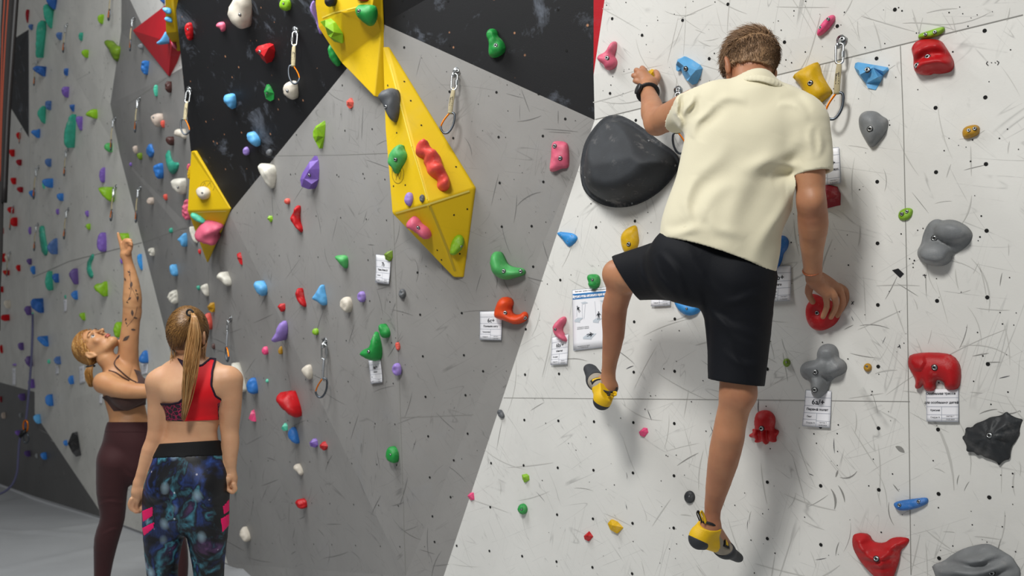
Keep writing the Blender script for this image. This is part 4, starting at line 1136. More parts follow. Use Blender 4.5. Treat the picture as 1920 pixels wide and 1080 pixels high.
qp = make_quickdraw(); qw = make_quickdraw(wire=True)
first = {id(qp): True, id(qw): True}
QD = [  # px, py of the bolt, visible length px, roll deg, mirror, wire, label
 (1577, 77, 152, 4, 1, 0, 'quickdraw between the yellow hold and the light blue wedge hold, sling fully visible'),
 (1274, 170, 123, 3, -1, 0, 'quickdraw half hidden behind the climber\'s left shoulder and sleeve'),
 (856, 135, 121, 5, 1, 0, 'quickdraw hanging right of the yellow wedge on the grey wall'),
 (557, 57, 106, 3, -1, 0, 'quickdraw in the middle of the black panel, over a cream hold'),
 (357, 168, 88, 6, -1, 0, 'quickdraw on the left edge of the black panel'),
 (611, 640, 108, -1, 1, 1, 'long grey quickdraw on the lower grey wall below the tiny lime hold'),
 (434, 597, 84, 0, -1, 1, 'quickdraw just right of the ponytail woman\'s head'),
 (214, -22, 62, 4, 1, 0, 'quickdraw cut by the top edge on the far wall'),
 (127, 47, 53, 2, 1, 0, 'highest complete quickdraw on the far white wall'),
 (71, 116, 46, 0, 1, 0, 'quickdraw covered by a dark blue hold near the corner'),
 (253, 34, 62, 5, 1, 0, 'quickdraw left of the red triangular volume'),
 (263, 185, 64, 4, 1, 0, 'quickdraw on the side wall left of the beige hold'),
 (217, 222, 61, 4, 1, 0, 'quickdraw on the fold of the far wall beside the pale green hold'),
 (128, 281, 50, 0, 1, 0, 'quickdraw hanging under the large teal leaf hold'),
 (73, 314, 60, 2, 1, 0, 'quickdraw left of the wide blue hold on the far wall'),
 (218, 351, 64, 2, 1, 0, 'quickdraw beside the large lime pointed hold'),
 (264, 352, 66, 1, 1, 0, 'quickdraw on the side wall below the tiny purple hold'),
 (129, 393, 56, 2, 1, 0, 'quickdraw in the centre of the far wall'),
 (72, 421, 50, 1, 1, 0, 'quickdraw tucked left of the teal J-shaped hold'),
 (41, 241, 29, 2, 1, 0, 'highest small quickdraw on the leftmost wall'),
 (26, 388, 44, 4, 1, 0, 'quickdraw with red holds around it on the leftmost wall'),
 (20, 474, 44, 4, 1, 0, 'lowest quickdraw on the leftmost wall'),
]
for px, py, ln, roll, mir, wire, lab in QD:
    src = qw if wire else qp
    if first[id(src)]: q = src; first[id(src)] = False
    else: q = copy_tree(src)
    h = hit(px, py) or hit(px, py + 30)
    p, n = h[1] + h[2] * .001, h[2]
    q.location = p
    z = project(p)[2]
    if z < 6: tc = CAM - p; tc.z = 0; n = (n * .35 + tc.normalized() * .65).normalized()   # these hang turned a little off the wall
    up = Vector((0, 0, 1))
    yv = (-n + up * n.dot(up)).normalized(); xv = yv.cross(up)
    R = Matrix((xv, yv, up)).transposed() @ Matrix.Rotation(math.radians(roll), 3, 'Y')
    sc = (ln / F * z) / .282
    # overhanging panels: let the draw hang plumb
    m4 = Matrix.LocRotScale(p, R.to_quaternion(), Vector((sc * mir, sc, sc)))
    q.matrix_world = m4
    tag(q, lab, 'quickdraw', 'quickdraws on the walls')

# ================================================================= route cards and poster
M_PAPER = simple('paper', 'f1f1f5', 0.5, spec=0.4)
M_RULE = simple('grey_rules', '9aa0ad', 0.8)
M_TXT = simple('card_print', '20242c', 0.8)
M_BLUEP = simple('blue_print', '2f79b8', 0.7)
M_LGREY = simple('light_grey_print', 'c3cbd3', 0.8)

def card(corners, label, lines, name='route_card', cat='route card', group='route cards on the walls', plane=None, rules=(), vr=(), curl=.006, extra=None):
    """corners: px of TL, TR, BR, BL. lines: (u,v,text,height fraction,bold,align)"""
    cx = sum(c[0] for c in corners) / 4; cy = sum(c[1] for c in corners) / 4
    h = plane or hit(cx, cy); p0, n = h[1], h[2]
    Q = [plane_pt(x, y, p0, n, .004) for x, y in corners]
    def at(u, v, off=0.0):
        a = Q[0] * (1 - u) + Q[1] * u; b = Q[3] * (1 - u) + Q[2] * u
        return a * (1 - v) + b * v + n * (off + curl * (v ** 3) + .25 * curl * math.sin(u * 3))
    N = 8; vs = []; fs = []
    for j in range(N + 1):
        for i in range(N + 1): vs.append(at(i / N, j / N, .0005))
    for j in range(N + 1):
        for i in range(N + 1): vs.append(at(i / N, j / N, .0))
    M = (N + 1) ** 2
    for j in range(N):
        for i in range(N):
            a = j * (N + 1) + i
            fs.append((a, a + N + 1, a + N + 2, a + 1)); fs.append((M + a, M + a + 1, M + a + N + 2, M + a + N + 1))
    for i in range(N):
        for a, b in ((i, i + 1), (N * (N + 1) + i + 1, N * (N + 1) + i)): fs.append((a, b, M + b, M + a))
        for a, b in (((i + 1) * (N + 1), i * (N + 1)), (i * (N + 1) + N, (i + 1) * (N + 1) + N)): fs.append((a, b, M + b, M + a))
    root = empty(name, p0)
    mesh('paper_sheet', vs, fs, M_PAPER, root, smooth=True)
    W = (Q[1] - Q[0]).length; H = (Q[3] - Q[0]).length
    rv = []; rf = []
    def bar(u0, v0, u1, v1, th=.0006):
        steps = 6
        for k in range(steps):
            a = (u0 + (u1 - u0) * k / steps, v0 + (v1 - v0) * k / steps); b = (u0 + (u1 - u0) * (k + 1) / steps, v0 + (v1 - v0) * (k + 1) / steps)
            p, q = at(*a, .0011), at(*b, .0011); t = (q - p).normalized().cross(n) * th
            c = len(rv); rv.extend([p - t, p + t, q + t, q - t]); rf.append((c, c + 1, c + 2, c + 3))
    for r in rules: bar(*r)
    if rv: mesh('ruled_lines', rv, rf, M_RULE, root)
    bt = bmesh.new()
    for (u, v, s, hf_, bold, al) in lines:
        tm = text_mesh(s, hf_ * H * 1.35, al, bold * H)
        for vt in tm.vertices:
            x = u + vt.co.x / W; y = v - vt.co.y / H
            vt.co = at(x, y, .0013)
        bt.from_mesh(tm); bpy.data.meshes.remove(tm)
    if lines:
        me = bpy.data.meshes.new('lettering'); bt.to_mesh(me); link_mesh('lettering', me, M_TXT, root)
    bt.free()
    if extra: extra(root, at, bar, W, H, n)
    tag(root, label, cat, group)
    return root

RU = [(0, .20, 1, .20), (0, .43, 1, .43), (0, .63, 1, .63), (.5, .63, .5, 1), (.5, .84, 1, .84), (0, .0, 1, 0), (0, .81, .5, .81), (0, 1, 1, 1), (0, 0, 0, 1), (1, 0, 1, 1)]
def std(grade, nm, col_, who='Сидун А.', sec='сектор 3', date='12.02.2023', nb=.0025):
    return [(.52, .33, grade, .150, .0035, 'CENTER'), (.5, .53, nm, .065, nb, 'CENTER'), (.12, .73, col_, .045, .001, 'LEFT'), (.12, .90, who, .045, 0, 'LEFT'), (.75, .88, sec, .036, 0, 'CENTER'), (.75, .955, date, .036, 0, 'CENTER')]
card([(1511, 731), (1559, 733), (1557, 801), (1506, 798)], 'white route card reading 6a/+ under the grey cross-shaped hold', std('6a/+', 'Первый полет', 'Пант'), rules=RU)
card([(1736, 730), (1797, 729), (1798, 790), (1739, 789)], 'white route card with two bold lines under the red elephant hold',
     [(.46, .14, 'Особенная трасса', .074, .0025, 'CENTER'), (.47, .42, 'для особенных детей', .074, .0025, 'CENTER'), (.12, .66, 'Красная', .055, .002, 'LEFT'), (.12, .88, 'Сидун А.', .055, 0, 'LEFT'), (.75, .84, 'сектор 1', .045, 0, 'CENTER'), (.75, .94, '13.02.2023', .045, 0, 'CENTER')],
     rules=[(0, .27, 1, .27), (0, .55, 1, .55), (.48, .55, .48, 1), (.48, .9, 1, .9), (0, .8, 1, .8), (0, 0, 0, 1), (1, 0, 1, 1), (0, 1, 1, 1)])
card([(1437, 500), (1483, 498), (1483, 563), (1437, 566)], 'white route card reading 6b+ in the shadow behind the climber\'s shorts', std('6b+', 'Лего', 'Голубая', 'Сидун А.', 'сектор 3', '11.02.2023'), rules=RU)
card([(1525, 282), (1573, 276), (1577, 343), (1530, 350)], 'white route card mostly hidden by the climber\'s right sleeve, ending in a+', [(.62, .42, '6a+', .15, .006, 'CENTER'), (.62, .60, 'Микки Маус', .058, .0025, 'CENTER'), (.75, .90, 'сектор 3', .036, 0, 'CENTER'), (.75, .97, '01.02.2023', .036, 0, 'CENTER')], rules=RU)
card([(1220, 515), (1258, 512), (1258, 572), (1222, 574)], 'white route card partly hidden by the climber\'s raised thigh', [(.5, .3, '6a', .15, .006, 'CENTER'), (.14, .66, 'Желтая', .045, .001, 'LEFT'), (.14, .90, 'Сидун А.', .045, 0, 'LEFT'), (.75, .86, 'сектор 3', .036, 0, 'CENTER'), (.75, .95, '11.02.2023', .036, 0, 'CENTER')], rules=[(0, .47, 1, .47), (.45, .47, .45, 1), (0, .78, 1, .78), (.45, .9, 1, .9), (0, 1, 1, 1), (1, 0, 1, 1)])
card([(1035, 633), (1066, 626), (1065, 682), (1034, 684)], 'white route card reading 6b/+ under the pink crescent hold', std('6b/+', 'Мангал', 'Розовая'), rules=RU)
card([(900, 584), (941, 583), (941, 637), (901, 636)], 'white route card reading 6c+ beside the orange crescent hold', std('6c+', 'Поменяю ногу', 'Оранжевая'), rules=RU)
card([(705, 477), (733, 480), (731, 532), (706, 529)], 'white route card reading 7b under the small olive hold', std('7b', 'Принц Литва 2.0', 'Зеленая'), rules=RU)
card([(691, 676), (713, 673), (719, 716), (697, 719)], 'white route card reading 6a/+ under the green thumb-shaped hold', std('6a/+', 'Мохито', 'Зел.'), rules=RU)
for cs, lb in (([(264, 682), (277, 680), (277, 700), (266, 703)], 'small blurred paper card under the blue hold between the two women'),
               ([(119, 562), (125, 561), (126, 583), (121, 585)], 'small blurred paper card under the tiny teal hold, far wall'),
               ([(148, 688), (157, 685), (160, 716), (150, 720)], 'small blurred paper card behind the leaning woman\'s ponytail'),
               ([(104, 686), (110, 685), (111, 700), (105, 702)], 'tiny blurred paper card under the curved slate hold'),
               ([(23, 690), (29, 690), (30, 723), (24, 722)], 'tall blurred paper card at the far left above the dark grey field'),
               ([(186, 742), (192, 740), (192, 756), (187, 756)], 'tiny blurred paper card behind the leaning woman\'s arm')):
    card(cs, lb, [(.5, .2, '6a', .12, .004, 'CENTER')], rules=[(0.1, .5, .9, .5), (0.1, .7, .9, .7)])

def poster_extra(root, at, bar, W, H, n):
    # blue title band
    N = 10; vs = [at(.01 + .98 * i / N, v, .001) for v in (.065, .16) for i in range(N + 1)]
    mesh('title_band', vs, [(i, i + 1, N + 2 + i, N + 1 + i) for i in range(N)], M_BLUEP, root)
    tm = text_mesh('Будьте внимательны при падении', .042 * H * 1.2, 'CENTER', .0014)
    for v in tm.vertices: v.co = at(.5 + v.co.x / W, .115 - v.co.y / H, .0018)
    link_mesh('lettering', tm, M_PAPER, root)
    vs = []; fs = []; v2 = []; f2 = []
    def poly(pts, A, Bq, off):
        c = len(A); A.extend([at(u, v, off) for u, v in pts]); Bq.append(tuple(range(c, c + len(pts))))
    for u, v in ((.14, .50), (.60, .54), (.40, .80)):
        w = 1.0 if v < .7 else 1.5
        poly([(u - .1 * w, v), (u - .02, v - .035 * w), (u + .12 * w, v - .025 * w), (u + .04 * w, v + .02 * w)], vs, fs, .0014)
        poly([(u - .1 * w, v), (u + .04 * w, v + .02 * w), (u + .04 * w, v + .05), (u - .1 * w, v + .03)], vs, fs, .0014)
    for u in (.26, .72):
        poly([(u - .05, .22), (u + .06, .21), (u + .13, .235), (u + .0, .25)], vs, fs, .0014)
    mesh('mat_drawing', vs, fs, M_LGREY, root)
    # climbers in the drawings
    def fig(u, v, a, s):
        def R(x, y): return (u + (x * math.cos(a) - y * math.sin(a)) * s, v + (x * math.sin(a) + y * math.cos(a)) * s * W / H)
        poly([R(.018 * math.cos(k), -.085 + .018 * math.sin(k)) for k in (0, .8, 1.6, 2.4, 3.2, 4, 4.8, 5.6)], v2, f2, .0016)
        poly([R(-.028, -.06), R(.028, -.06), R(.022, .01), R(-.022, .01)], v2, f2, .0016)
        poly([R(-.022, .01), R(-.004, .01), R(-.012, .09), R(-.028, .09)], v2, f2, .0016)
        poly([R(.022, .01), R(.004, .01), R(.02, .09), R(.034, .085)], v2, f2, .0016)
        poly([R(-.028, -.06), R(-.06, -.01), R(-.05, 0), R(-.02, -.04)], v2, f2, .0016)
        poly([R(.028, -.06), R(.06, -.02), R(.052, -.008), R(.02, -.04)], v2, f2, .0016)
    fig(.15, .33, -.5, .72); fig(.64, .47, 0, .85); fig(.42, .77, 1.5, .85)
    mesh('figure_drawing', v2, f2, M_TXT, root)
card([(1073, 544), (1151, 537), (1152, 648), (1076, 657)], 'white safety poster with a blue title band, right behind the climber\'s left leg',
     [(.25, .63, 'Соблюдайте правила', .018, 0, 'CENTER'), (.25, .655, 'безопасного падения', .018, 0, 'CENTER'), (.26, .945, 'Не лежите под стеной', .018, 0, 'CENTER'), (.26, .97, 'и отойдите на мат', .018, 0, 'CENTER'), (.45, .03, 'Внимание: правила болдеринга на площадке', .022, .0003, 'CENTER')],
     name='safety_poster', cat='poster', group=None, rules=[(.0, .0, 1, 0), (0, 0, 0, 1), (0, 1, 1, 1), (.12, .25, .1, .45), (.24, .25, .24, .5), (.32, .25, .28, .5), (.55, .22, .58, .5), (.70, .25, .70, .5)], extra=poster_extra, curl=.002)

# black tape patch and small marker arrows
h = hit(1685, 511); ps = [plane_pt(x, y, h[1], h[2], .001) for x, y in P(C2, 698,440,733,430,765,460,743,483)]
ps2 = [p + h[2] * .0008 for p in ps]
o = mesh('tape_patch', ps + ps2, [(0, 1, 2, 3), (4, 5, 6, 7), (0, 1, 5, 4), (1, 2, 6, 5), (2, 3, 7, 6), (3, 0, 4, 7)], simple('black_tape', '15161a', .4), origin=h[1])
tag(o, 'small black diamond-shaped tape patch on the right white wall', 'tape patch')
for pts in ([(1733, 514), (1735, 521)], [(1730, 516), (1737, 516)], [(1597, 565), (1600, 571)], [(1596, 571), (1601, 565)], [(1683, 651), (1688, 648)], [(1686, 646), (1688, 653)]):
    stroke('marker_tick', pts, .0012, W_RIGHT, lift=.0015)
for pts in ([(1852, 115), (1849, 119), (1853, 123)], [(1869, 114), (1873, 117), (1870, 122)], [(1858, 117), (1860, 118)], [(1865, 117), (1867, 118)]):
    stroke('marker_tick', pts, .0011, W_RIGHT, lift=.0015)

# boot rubber streaks drawn on the right wall (dirt with a shape of its own)
M_SCUFF = simple('rubber_streak', '8d8c88', 0.9); M_SCUFFD = simple('rubber_streak_dark', '55555a', 0.9)
rs = random.Random(11)
def streak(x, y, a, ln, wd, cv, mt, wall=W_RIGHT):
    pts = []; k = 7
    for i in range(k):
        t = i / (k - 1); aa = a + cv * (t - .5)
        pts.append((x + math.cos(aa) * ln * (t - .5), y + math.sin(aa) * ln * (t - .5)))
    m = hit(x, y)
    if not m or m[3] != wall.name: return
    P_ = [plane_pt(px, py, m[1], m[2], .0009) for px, py in pts]
    vs = []; fs = []
    for i, p in enumerate(P_):
        t = (P_[min(i + 1, k - 1)] - P_[max(i - 1, 0)]).normalized().cross(m[2]); w_ = wd * math.sin(math.pi * (i + .35) / (k - .3))
        vs += [p - t * w_, p + t * w_]
    for i in range(k - 1): fs.append((2 * i, 2 * i + 1, 2 * i + 3, 2 * i + 2))
    return vs, fs
def streaks(wall, n, box, mt, wr, lr, seed):
    r = random.Random(seed); V_ = []; F_ = []
    for _ in range(n):
        s_ = streak(r.uniform(box[0], box[2]), r.uniform(box[1], box[3]), r.choice([r.uniform(.6, 2.2), r.uniform(-.6, .6), r.uniform(1.2, 1.9)]), r.uniform(*lr), r.uniform(*wr), r.uniform(-.55, .55) * r.random(), mt, wall)
        if s_:
            b = len(V_); V_ += s_[0]; F_ += [tuple(i + b for i in f) for f in s_[1]]
    if V_: o = mesh('scuff_marks', V_, F_, mt, wall); tag(o, kind='structure')
M_SC1 = simple('faint_streak', 'c2c1bc', .9); M_SC2 = simple('grey_streak_on_grey', '6f6e6c', .9)
streaks(W_RIGHT, 170, (860, 120, 1915, 1078), M_SC1, (.0006, .0022), (20, 110), 1)
streaks(W_RIGHT, 45, (900, 250, 1915, 1078), M_SCUFF, (.0005, .0018), (15, 60), 2)
streaks(W_RIGHT, 18, (1000, 420, 1915, 1078), M_SCUFFD, (.0006, .0020), (8, 30), 3)
streaks(W_RUP, 60, (1120, 0, 1900, 210), M_SC1, (.0006, .002), (20, 120), 4)
streaks(W_MID, 70, (740, 110, 1080, 1078), M_SC2, (.0006, .002), (10, 70), 5)
streaks(W_MIDL, 90, (400, 170, 750, 1070), M_SC2, (.0006, .002), (10, 60), 6)
streaks(W_FAR, 40, (70, 10, 330, 900), M_SC1, (.0012, .003), (10, 50), 7)
for a in ((1775, 840, 1.25, 160, .004, .3), (1815, 830, 1.3, 120, .002, .4), (1850, 530, 1.25, 110, .0022, .5), (1890, 640, 1.4, 90, .001, .2), (1770, 670, -.5, 260, .0013, .15)):
    s_ = streak(*a, M_SCUFF)
    if s_: o = mesh('scuff_marks', s_[0], s_[1], M_SC1, W_RIGHT); tag(o, kind='structure')
for a in ((1566, 935, 1.4, 40, .004, .5), (1580, 925, 1.2, 34, .003, .3), (1593, 895, -.35, 36, .002, -.7), (1569, 888, 1.9, 14, .003, 0), (1680, 915, .9, 18, .002, 0), (1688, 842, .6, 20, .008, .2)):
    s_ = streak(*a, M_SCUFFD)
    if s_: o = mesh('scuff_marks', s_[0], s_[1], M_SCUFF, W_RIGHT); tag(o, kind='structure')

# ================================================================= rope with belay device, beam and rope bundle at the left edge
M_ROPE = simple('violet_rope', '5a5a78', 0.85, bump=(180, .5, .004))
def onwall(px, py, lift=.05):
    h = hit(px, py) or hit(px, 900); return plane_pt(px, py, h[1], h[2], lift)
zr = project(onwall(58, 720))[2] - .25
rp = [PZ(x, y, zr) for x, y in ((61, 588), (61, 620), (58.5, 680), (53.5, 740), (49, 785), (46, 800), (40, 812), (36, 832), (34, 860), (32, 885), (25, 905), (14, 918), (2, 925), (-20, 933))]
vs, fs = tube(spline(rp, 6), .014, 8)
o = mesh('climbing_rope', vs, fs, M_ROPE, origin=rp[0], smooth=True); tag(o, 'dark violet climbing rope hanging down the far left wall to the mat', 'rope')
dev = empty('belay_device', PZ(44, 806, zr)); tag(dev, 'small black belay device with a carabiner clipped on the hanging rope', 'belay device')
vs, fs = tube([PZ(38, 818, zr - .02), PZ(43, 811, zr - .03), PZ(50, 806, zr - .02)], [.022, .034, .024], 10); mesh('device_body', vs, fs, simple('black_plastic', '131314', .5), dev, smooth=True)
vs, fs = tube([PZ(x, y, zr - .03) for x, y in circ(48, 799, 4.5, 11)][:-1], .009, 6, True); mesh('carabiner', vs, fs, M_ORANGE, dev, smooth=True)
vs, fs = tube([PZ(x, y, zr - .03) for x, y in circ(49, 822, 5, 9)][:-1], .008, 6, True); mesh('rope_loop', vs, fs, M_CARA, dev, smooth=True)

M_BEAM = simple('dark_beam', '1a1716', .5)
zb = 7.2
def beam(name, pts, r, m, lab, cat, grp=None, nn=8, fl=None):
    vs, fs = tube(spline([PZ(x, y, zb) for x, y in pts], 4), r, nn, flat=fl)
    o = mesh(name, vs, fs, m, origin=PZ(*pts[0], zb), smooth=True); tag(o, lab, cat, grp); return o
beam('steel_beam', [(33, -60), (29, 0), (22, 100), (14, 220), (7, 380)], [.027] * 17, M_BEAM, 'dark slanting steel beam at the upper left edge', 'beam', nn=4)
beam('curtain', [(20, -60), (17, 0), (11, 120), (5, 260), (1, 420), (-2, 620)], [.052, .052, .052, .052, .05, .05, .05, .045, .045, .045, .04, .04, .03, .03, .03, .02, .02, .02, .01, .01, .01], simple('dark_net', '22201f', .9), 'dark hanging fabric strip at the upper left edge', 'curtain')
M_OROPE = simple('orange_rope', '74301c', .9, bump=(120, .5, .004))
zb = 6.9
beam('rope_strand', [(17, -60), (15, 0), (11, 60), (7, 130), (3, 220), (0, 340)], .006, M_OROPE, 'right one of two orange ropes at the upper left edge', 'rope', 'orange ropes at the left edge')
beam('rope_strand', [(10, -60), (8.5, 0), (5, 60), (3, 130), (1, 220), (-2, 340)], .006, M_OROPE, 'left one of two orange ropes at the upper left edge', 'rope', 'orange ropes at the left edge')
# ================================================================= organic surfaces: smooth-union field + surface nets
class Field:
    def __init__(s, pts, pad, h):
        P_ = np.array([tuple(p) for p in pts])
        s.o = P_.min(0) - pad; s.h = h
        s.n = np.ceil((P_.max(0) + pad - s.o) / h).astype(int) + 1
        s.F = np.full(s.n, 1.0, dtype=np.float32)
    def _box(s, lo, hi):
        a = np.maximum(np.floor((np.array(lo) - s.o) / s.h).astype(int), 0)
        b = np.minimum(np.ceil((np.array(hi) - s.o) / s.h).astype(int) + 1, s.n)
        if (b <= a).any(): return None
        sl = tuple(slice(a[i], b[i]) for i in range(3))
        X = [(s.o[i] + s.h * np.arange(a[i], b[i])).astype(np.float32) for i in range(3)]
        return sl, X[0][:, None, None], X[1][None, :, None], X[2][None, None, :]
    def cap(s, a, b, ra, rb, k=.02, flat=None, op='u'):
        """tapered capsule a-b; flat=(axis, factor) makes it thinner along the axis"""
        a = np.array(a, dtype=np.float32); b = np.array(b, dtype=np.float32)
        R = max(ra, rb) + k + .012
        bx = s._box(np.minimum(a, b) - R, np.maximum(a, b) + R)
        if bx is None: return s
        sl, X, Y, Z = bx
        px, py, pz = X - a[0], Y - a[1], Z - a[2]
        d = b - a
        if flat is not None:
            u = np.array(flat[0], dtype=np.float32); u = u / np.linalg.norm(u); g = flat[1] - 1
            q = (px * u[0] + py * u[1] + pz * u[2])
            dd_ = float(d.dot(u)); L2 = float(d.dot(d)) + 1e-9
            t0 = np.clip((px * d[0] + py * d[1] + pz * d[2]) / L2, 0, 1)
            q = (q - t0 * dd_) * g
            px, py, pz = px + q * u[0], py + q * u[1], pz + q * u[2]
        L2 = float(d.dot(d)) + 1e-9
        t = np.clip((px * d[0] + py * d[1] + pz * d[2]) / L2, 0, 1)
        D = np.sqrt((px - t * d[0]) ** 2 + (py - t * d[1]) ** 2 + (pz - t * d[2]) ** 2) - (ra + (rb - ra) * t)
        s._op(sl, D, k, op); return s
    def ell(s, c, axes, radii, k=.02, op='u'):
        """oriented ellipsoid; axes = 3 unit vectors"""
        c = np.array(c, dtype=np.float32); R = max(radii) + k + .012
        bx = s._box(c - R, c + R)
        if bx is None: return s
        sl, X, Y, Z = bx
        px, py, pz = X - c[0], Y - c[1], Z - c[2]
        q = 0; g2 = 0
        for ax, r in zip(axes, radii):
            v = px * ax[0] + py * ax[1] + pz * ax[2]
            q = q + (v / r) ** 2; g2 = g2 + (v / r ** 2) ** 2
        k0 = np.sqrt(q); D = k0 * (k0 - 1) / np.maximum(np.sqrt(g2), 1e-4)
        D = np.where(k0 < 1e-3, -min(radii), D)
        s._op(sl, D.astype(np.float32), k, op); return s
    def _op(s, sl, D, k, op):
        A = s.F[sl]
        if op == 'u':
            h = np.clip(.5 + .5 * (D - A) / k, 0, 1)
            s.F[sl] = D * (1 - h) + A * h - k * h * (1 - h)
        elif op == 's':
            D = -D; h = np.clip(.5 - .5 * (D - A) / k, 0, 1)
            s.F[sl] = D * (1 - h) + A * h + k * h * (1 - h)
    def chain(s, pts, rs, k=.02, flat=None, sub=3):
        """one limb: hard union of its tapered segments (no swelling at the joints), then blended in"""
        pts = [Vector(p) for p in pts]
        if len(pts) > 2 and sub > 1:
            sp = spline(pts, sub)
            rr = []
            for i in range(len(pts) - 1):
                for j in range(sub):
                    t = j / sub; t2 = t * t * (3 - 2 * t) if False else t
                    a, b, c, d = rs[max(i - 1, 0)], rs[i], rs[i + 1], rs[min(i + 2, len(rs) - 1)]
                    rr.append(.5 * ((2 * b) + (c - a) * t + (2 * a - 5 * b + 4 * c - d) * t * t + (3 * b - a - 3 * c + d) * t ** 3))
            rr.append(rs[len(pts) - 1]); pts, rs = sp, rr
        T = Field.__new__(Field); T.o = s.o; T.h = s.h; T.n = s.n
        A_ = np.array([tuple(p) for p in pts]); R = max(rs) + k + .012
        a = np.maximum(np.floor((A_.min(0) - R - s.o) / s.h).astype(int), 0)
        b = np.minimum(np.ceil((A_.max(0) + R - s.o) / s.h).astype(int) + 1, s.n)
        if (b <= a).any(): return s
        T.o = s.o + s.h * a; T.n = b - a; T.F = np.full(T.n, 1.0, dtype=np.float32)
        for i in range(len(pts) - 1): T.cap(pts[i], pts[i + 1], rs[i], rs[i + 1], 1e-4, flat)
        s._op(tuple(slice(a[i], b[i]) for i in range(3)), T.F, k, 'u')
        return s
    def hollow(s, planes, depth=.035, th=.0115):
        """open the solid garment at its hems: carve the inside within depth of each cut plane"""
        idx = np.nonzero(s.F < .01); P_ = np.stack([s.o[i] + s.h * idx[i] for i in range(3)], 1)
        f = s.F[idx]
        for fn in planes:
            d = fn(P_)
            m = np.maximum(f + th, -(d + depth))     # inside the shell and close to the plane
            f = np.maximum(f, -m)
        s.F[idx] = f
        return s
    def near(s, band, fn):
        """add fn(points Nx3) to the field where |F| < band"""
        idx = np.nonzero(np.abs(s.F) < band)
        if len(idx[0]) == 0: return s
        P_ = np.stack([s.o[i] + s.h * idx[i] for i in range(3)], 1)
        s.F[idx] = fn(P_, s.F[idx]); return s
    def clip(s, fn):
        idx = np.nonzero(s.F < .03)
        if len(idx[0]) == 0: return s
        P_ = np.stack([s.o[i] + s.h * idx[i] for i in range(3)], 1)
        s.F[idx] = np.maximum(s.F[idx], fn(P_)); return s
    def copy(s):
        c = Field.__new__(Field); c.o = s.o; c.h = s.h; c.n = s.n; c.F = s.F.copy(); return c
    def mesh_arrays(s):
        F = s.F; ins = F < 0
        n = F.shape
        c = np.zeros((n[0] - 1, n[1] - 1, n[2] - 1), dtype=np.uint8)
        for i in (0, 1):
            for j in (0, 1):
                for k in (0, 1): c += ins[i:n[0] - 1 + i, j:n[1] - 1 + j, k:n[2] - 1 + k]
        cell = np.nonzero((c > 0) & (c < 8))
        if len(cell[0]) == 0: return np.zeros((0, 3)), np.zeros((0, 4), int)
        I = -np.ones(c.shape, dtype=np.int32); I[cell] = np.arange(len(cell[0]))
        base = np.stack(cell, 1)
        acc = np.zeros((len(base), 3)); cnt = np.zeros(len(base))
        for ax in range(3):
            o1, o2 = [q for q in range(3) if q != ax]
            for a in (0, 1):
                for b in (0, 1):
                    p = base.copy(); p[:, o1] += a; p[:, o2] += b
                    q = p.copy(); q[:, ax] += 1
                    fa = F[p[:, 0], p[:, 1], p[:, 2]]; fb = F[q[:, 0], q[:, 1], q[:, 2]]
                    m = (fa < 0) != (fb < 0)
                    t = np.where(m, fa / np.where(m, fa - fb, 1), 0)
                    pt = p.astype(float); pt[:, ax] += t
                    acc[m] += pt[m]; cnt[m] += 1
        V_ = s.o + s.h * acc / cnt[:, None]
        Q = []
        for ax in range(3):
            o1, o2 = [(1, 2), (2, 0), (0, 1)][ax]
            sa = [slice(None)] * 3; sb = [slice(None)] * 3
            sa[ax] = slice(0, n[ax] - 1); sb[ax] = slice(1, n[ax])
            A = ins[tuple(sa)]; B_ = ins[tuple(sb)]
            e = np.stack(np.nonzero(A != B_), 1)
            ok = (e[:, o1] > 0) & (e[:, o2] > 0) & (e[:, o1] < n[o1] - 1) & (e[:, o2] < n[o2] - 1)
            e = e[ok]
            sg = A[e[:, 0], e[:, 1], e[:, 2]]
            def cid(d1, d2):
                p = e.copy(); p[:, o1] -= d1; p[:, o2] -= d2
                return I[p[:, 0], p[:, 1], p[:, 2]]
            q = np.stack([cid(1, 1), cid(0, 1), cid(0, 0), cid(1, 0)], 1)
            q[~sg] = q[~sg][:, ::-1]
            Q.append(q)
        return V_, np.concatenate(Q)
    def build(s, name, mat_, parent, relax=1):
        V_, Q = s.mesh_arrays()
        me = bpy.data.meshes.new(name)
        me.vertices.add(len(V_)); me.vertices.foreach_set('co', V_.astype(np.float32).ravel())
        me.loops.add(len(Q) * 4); me.loops.foreach_set('vertex_index', Q.astype(np.int32).ravel())
        me.polygons.add(len(Q)); me.polygons.foreach_set('loop_start', np.arange(0, len(Q) * 4, 4, dtype=np.int32))
        me.polygons.foreach_set('loop_total', np.full(len(Q), 4, dtype=np.int32))
        me.update(calc_edges=True); me.validate()
        o = link_mesh(name, me, mat_, parent, smooth=True)
        return o

def pix(P_):
    d = P_ - np.array(CAM)
    z = d @ np.array(FWD)
    return 960 + F * (d @ np.array(RGT)) / z, 540 - F * (d @ np.array(UPV)) / z, z

def poly_sd(x, y, poly):
    """signed distance in px to polygon (negative inside)"""
    D = np.full(x.shape, 1e9); ins = np.zeros(x.shape, bool); n = len(poly)
    for i in range(n):
        ax, ay = poly[i]; bx, by = poly[(i + 1) % n]
        ex, ey = bx - ax, by - ay
        t = np.clip(((x - ax) * ex + (y - ay) * ey) / (ex * ex + ey * ey + 1e-9), 0, 1)
        D = np.minimum(D, (x - ax - t * ex) ** 2 + (y - ay - t * ey) ** 2)
        c = ((ay > y) != (by > y)) & (x < ex * (y - ay) / (ey if abs(ey) > 1e-9 else 1e-9) + ax)
        ins ^= c
    D = np.sqrt(D)
    return np.where(ins, -D, D)

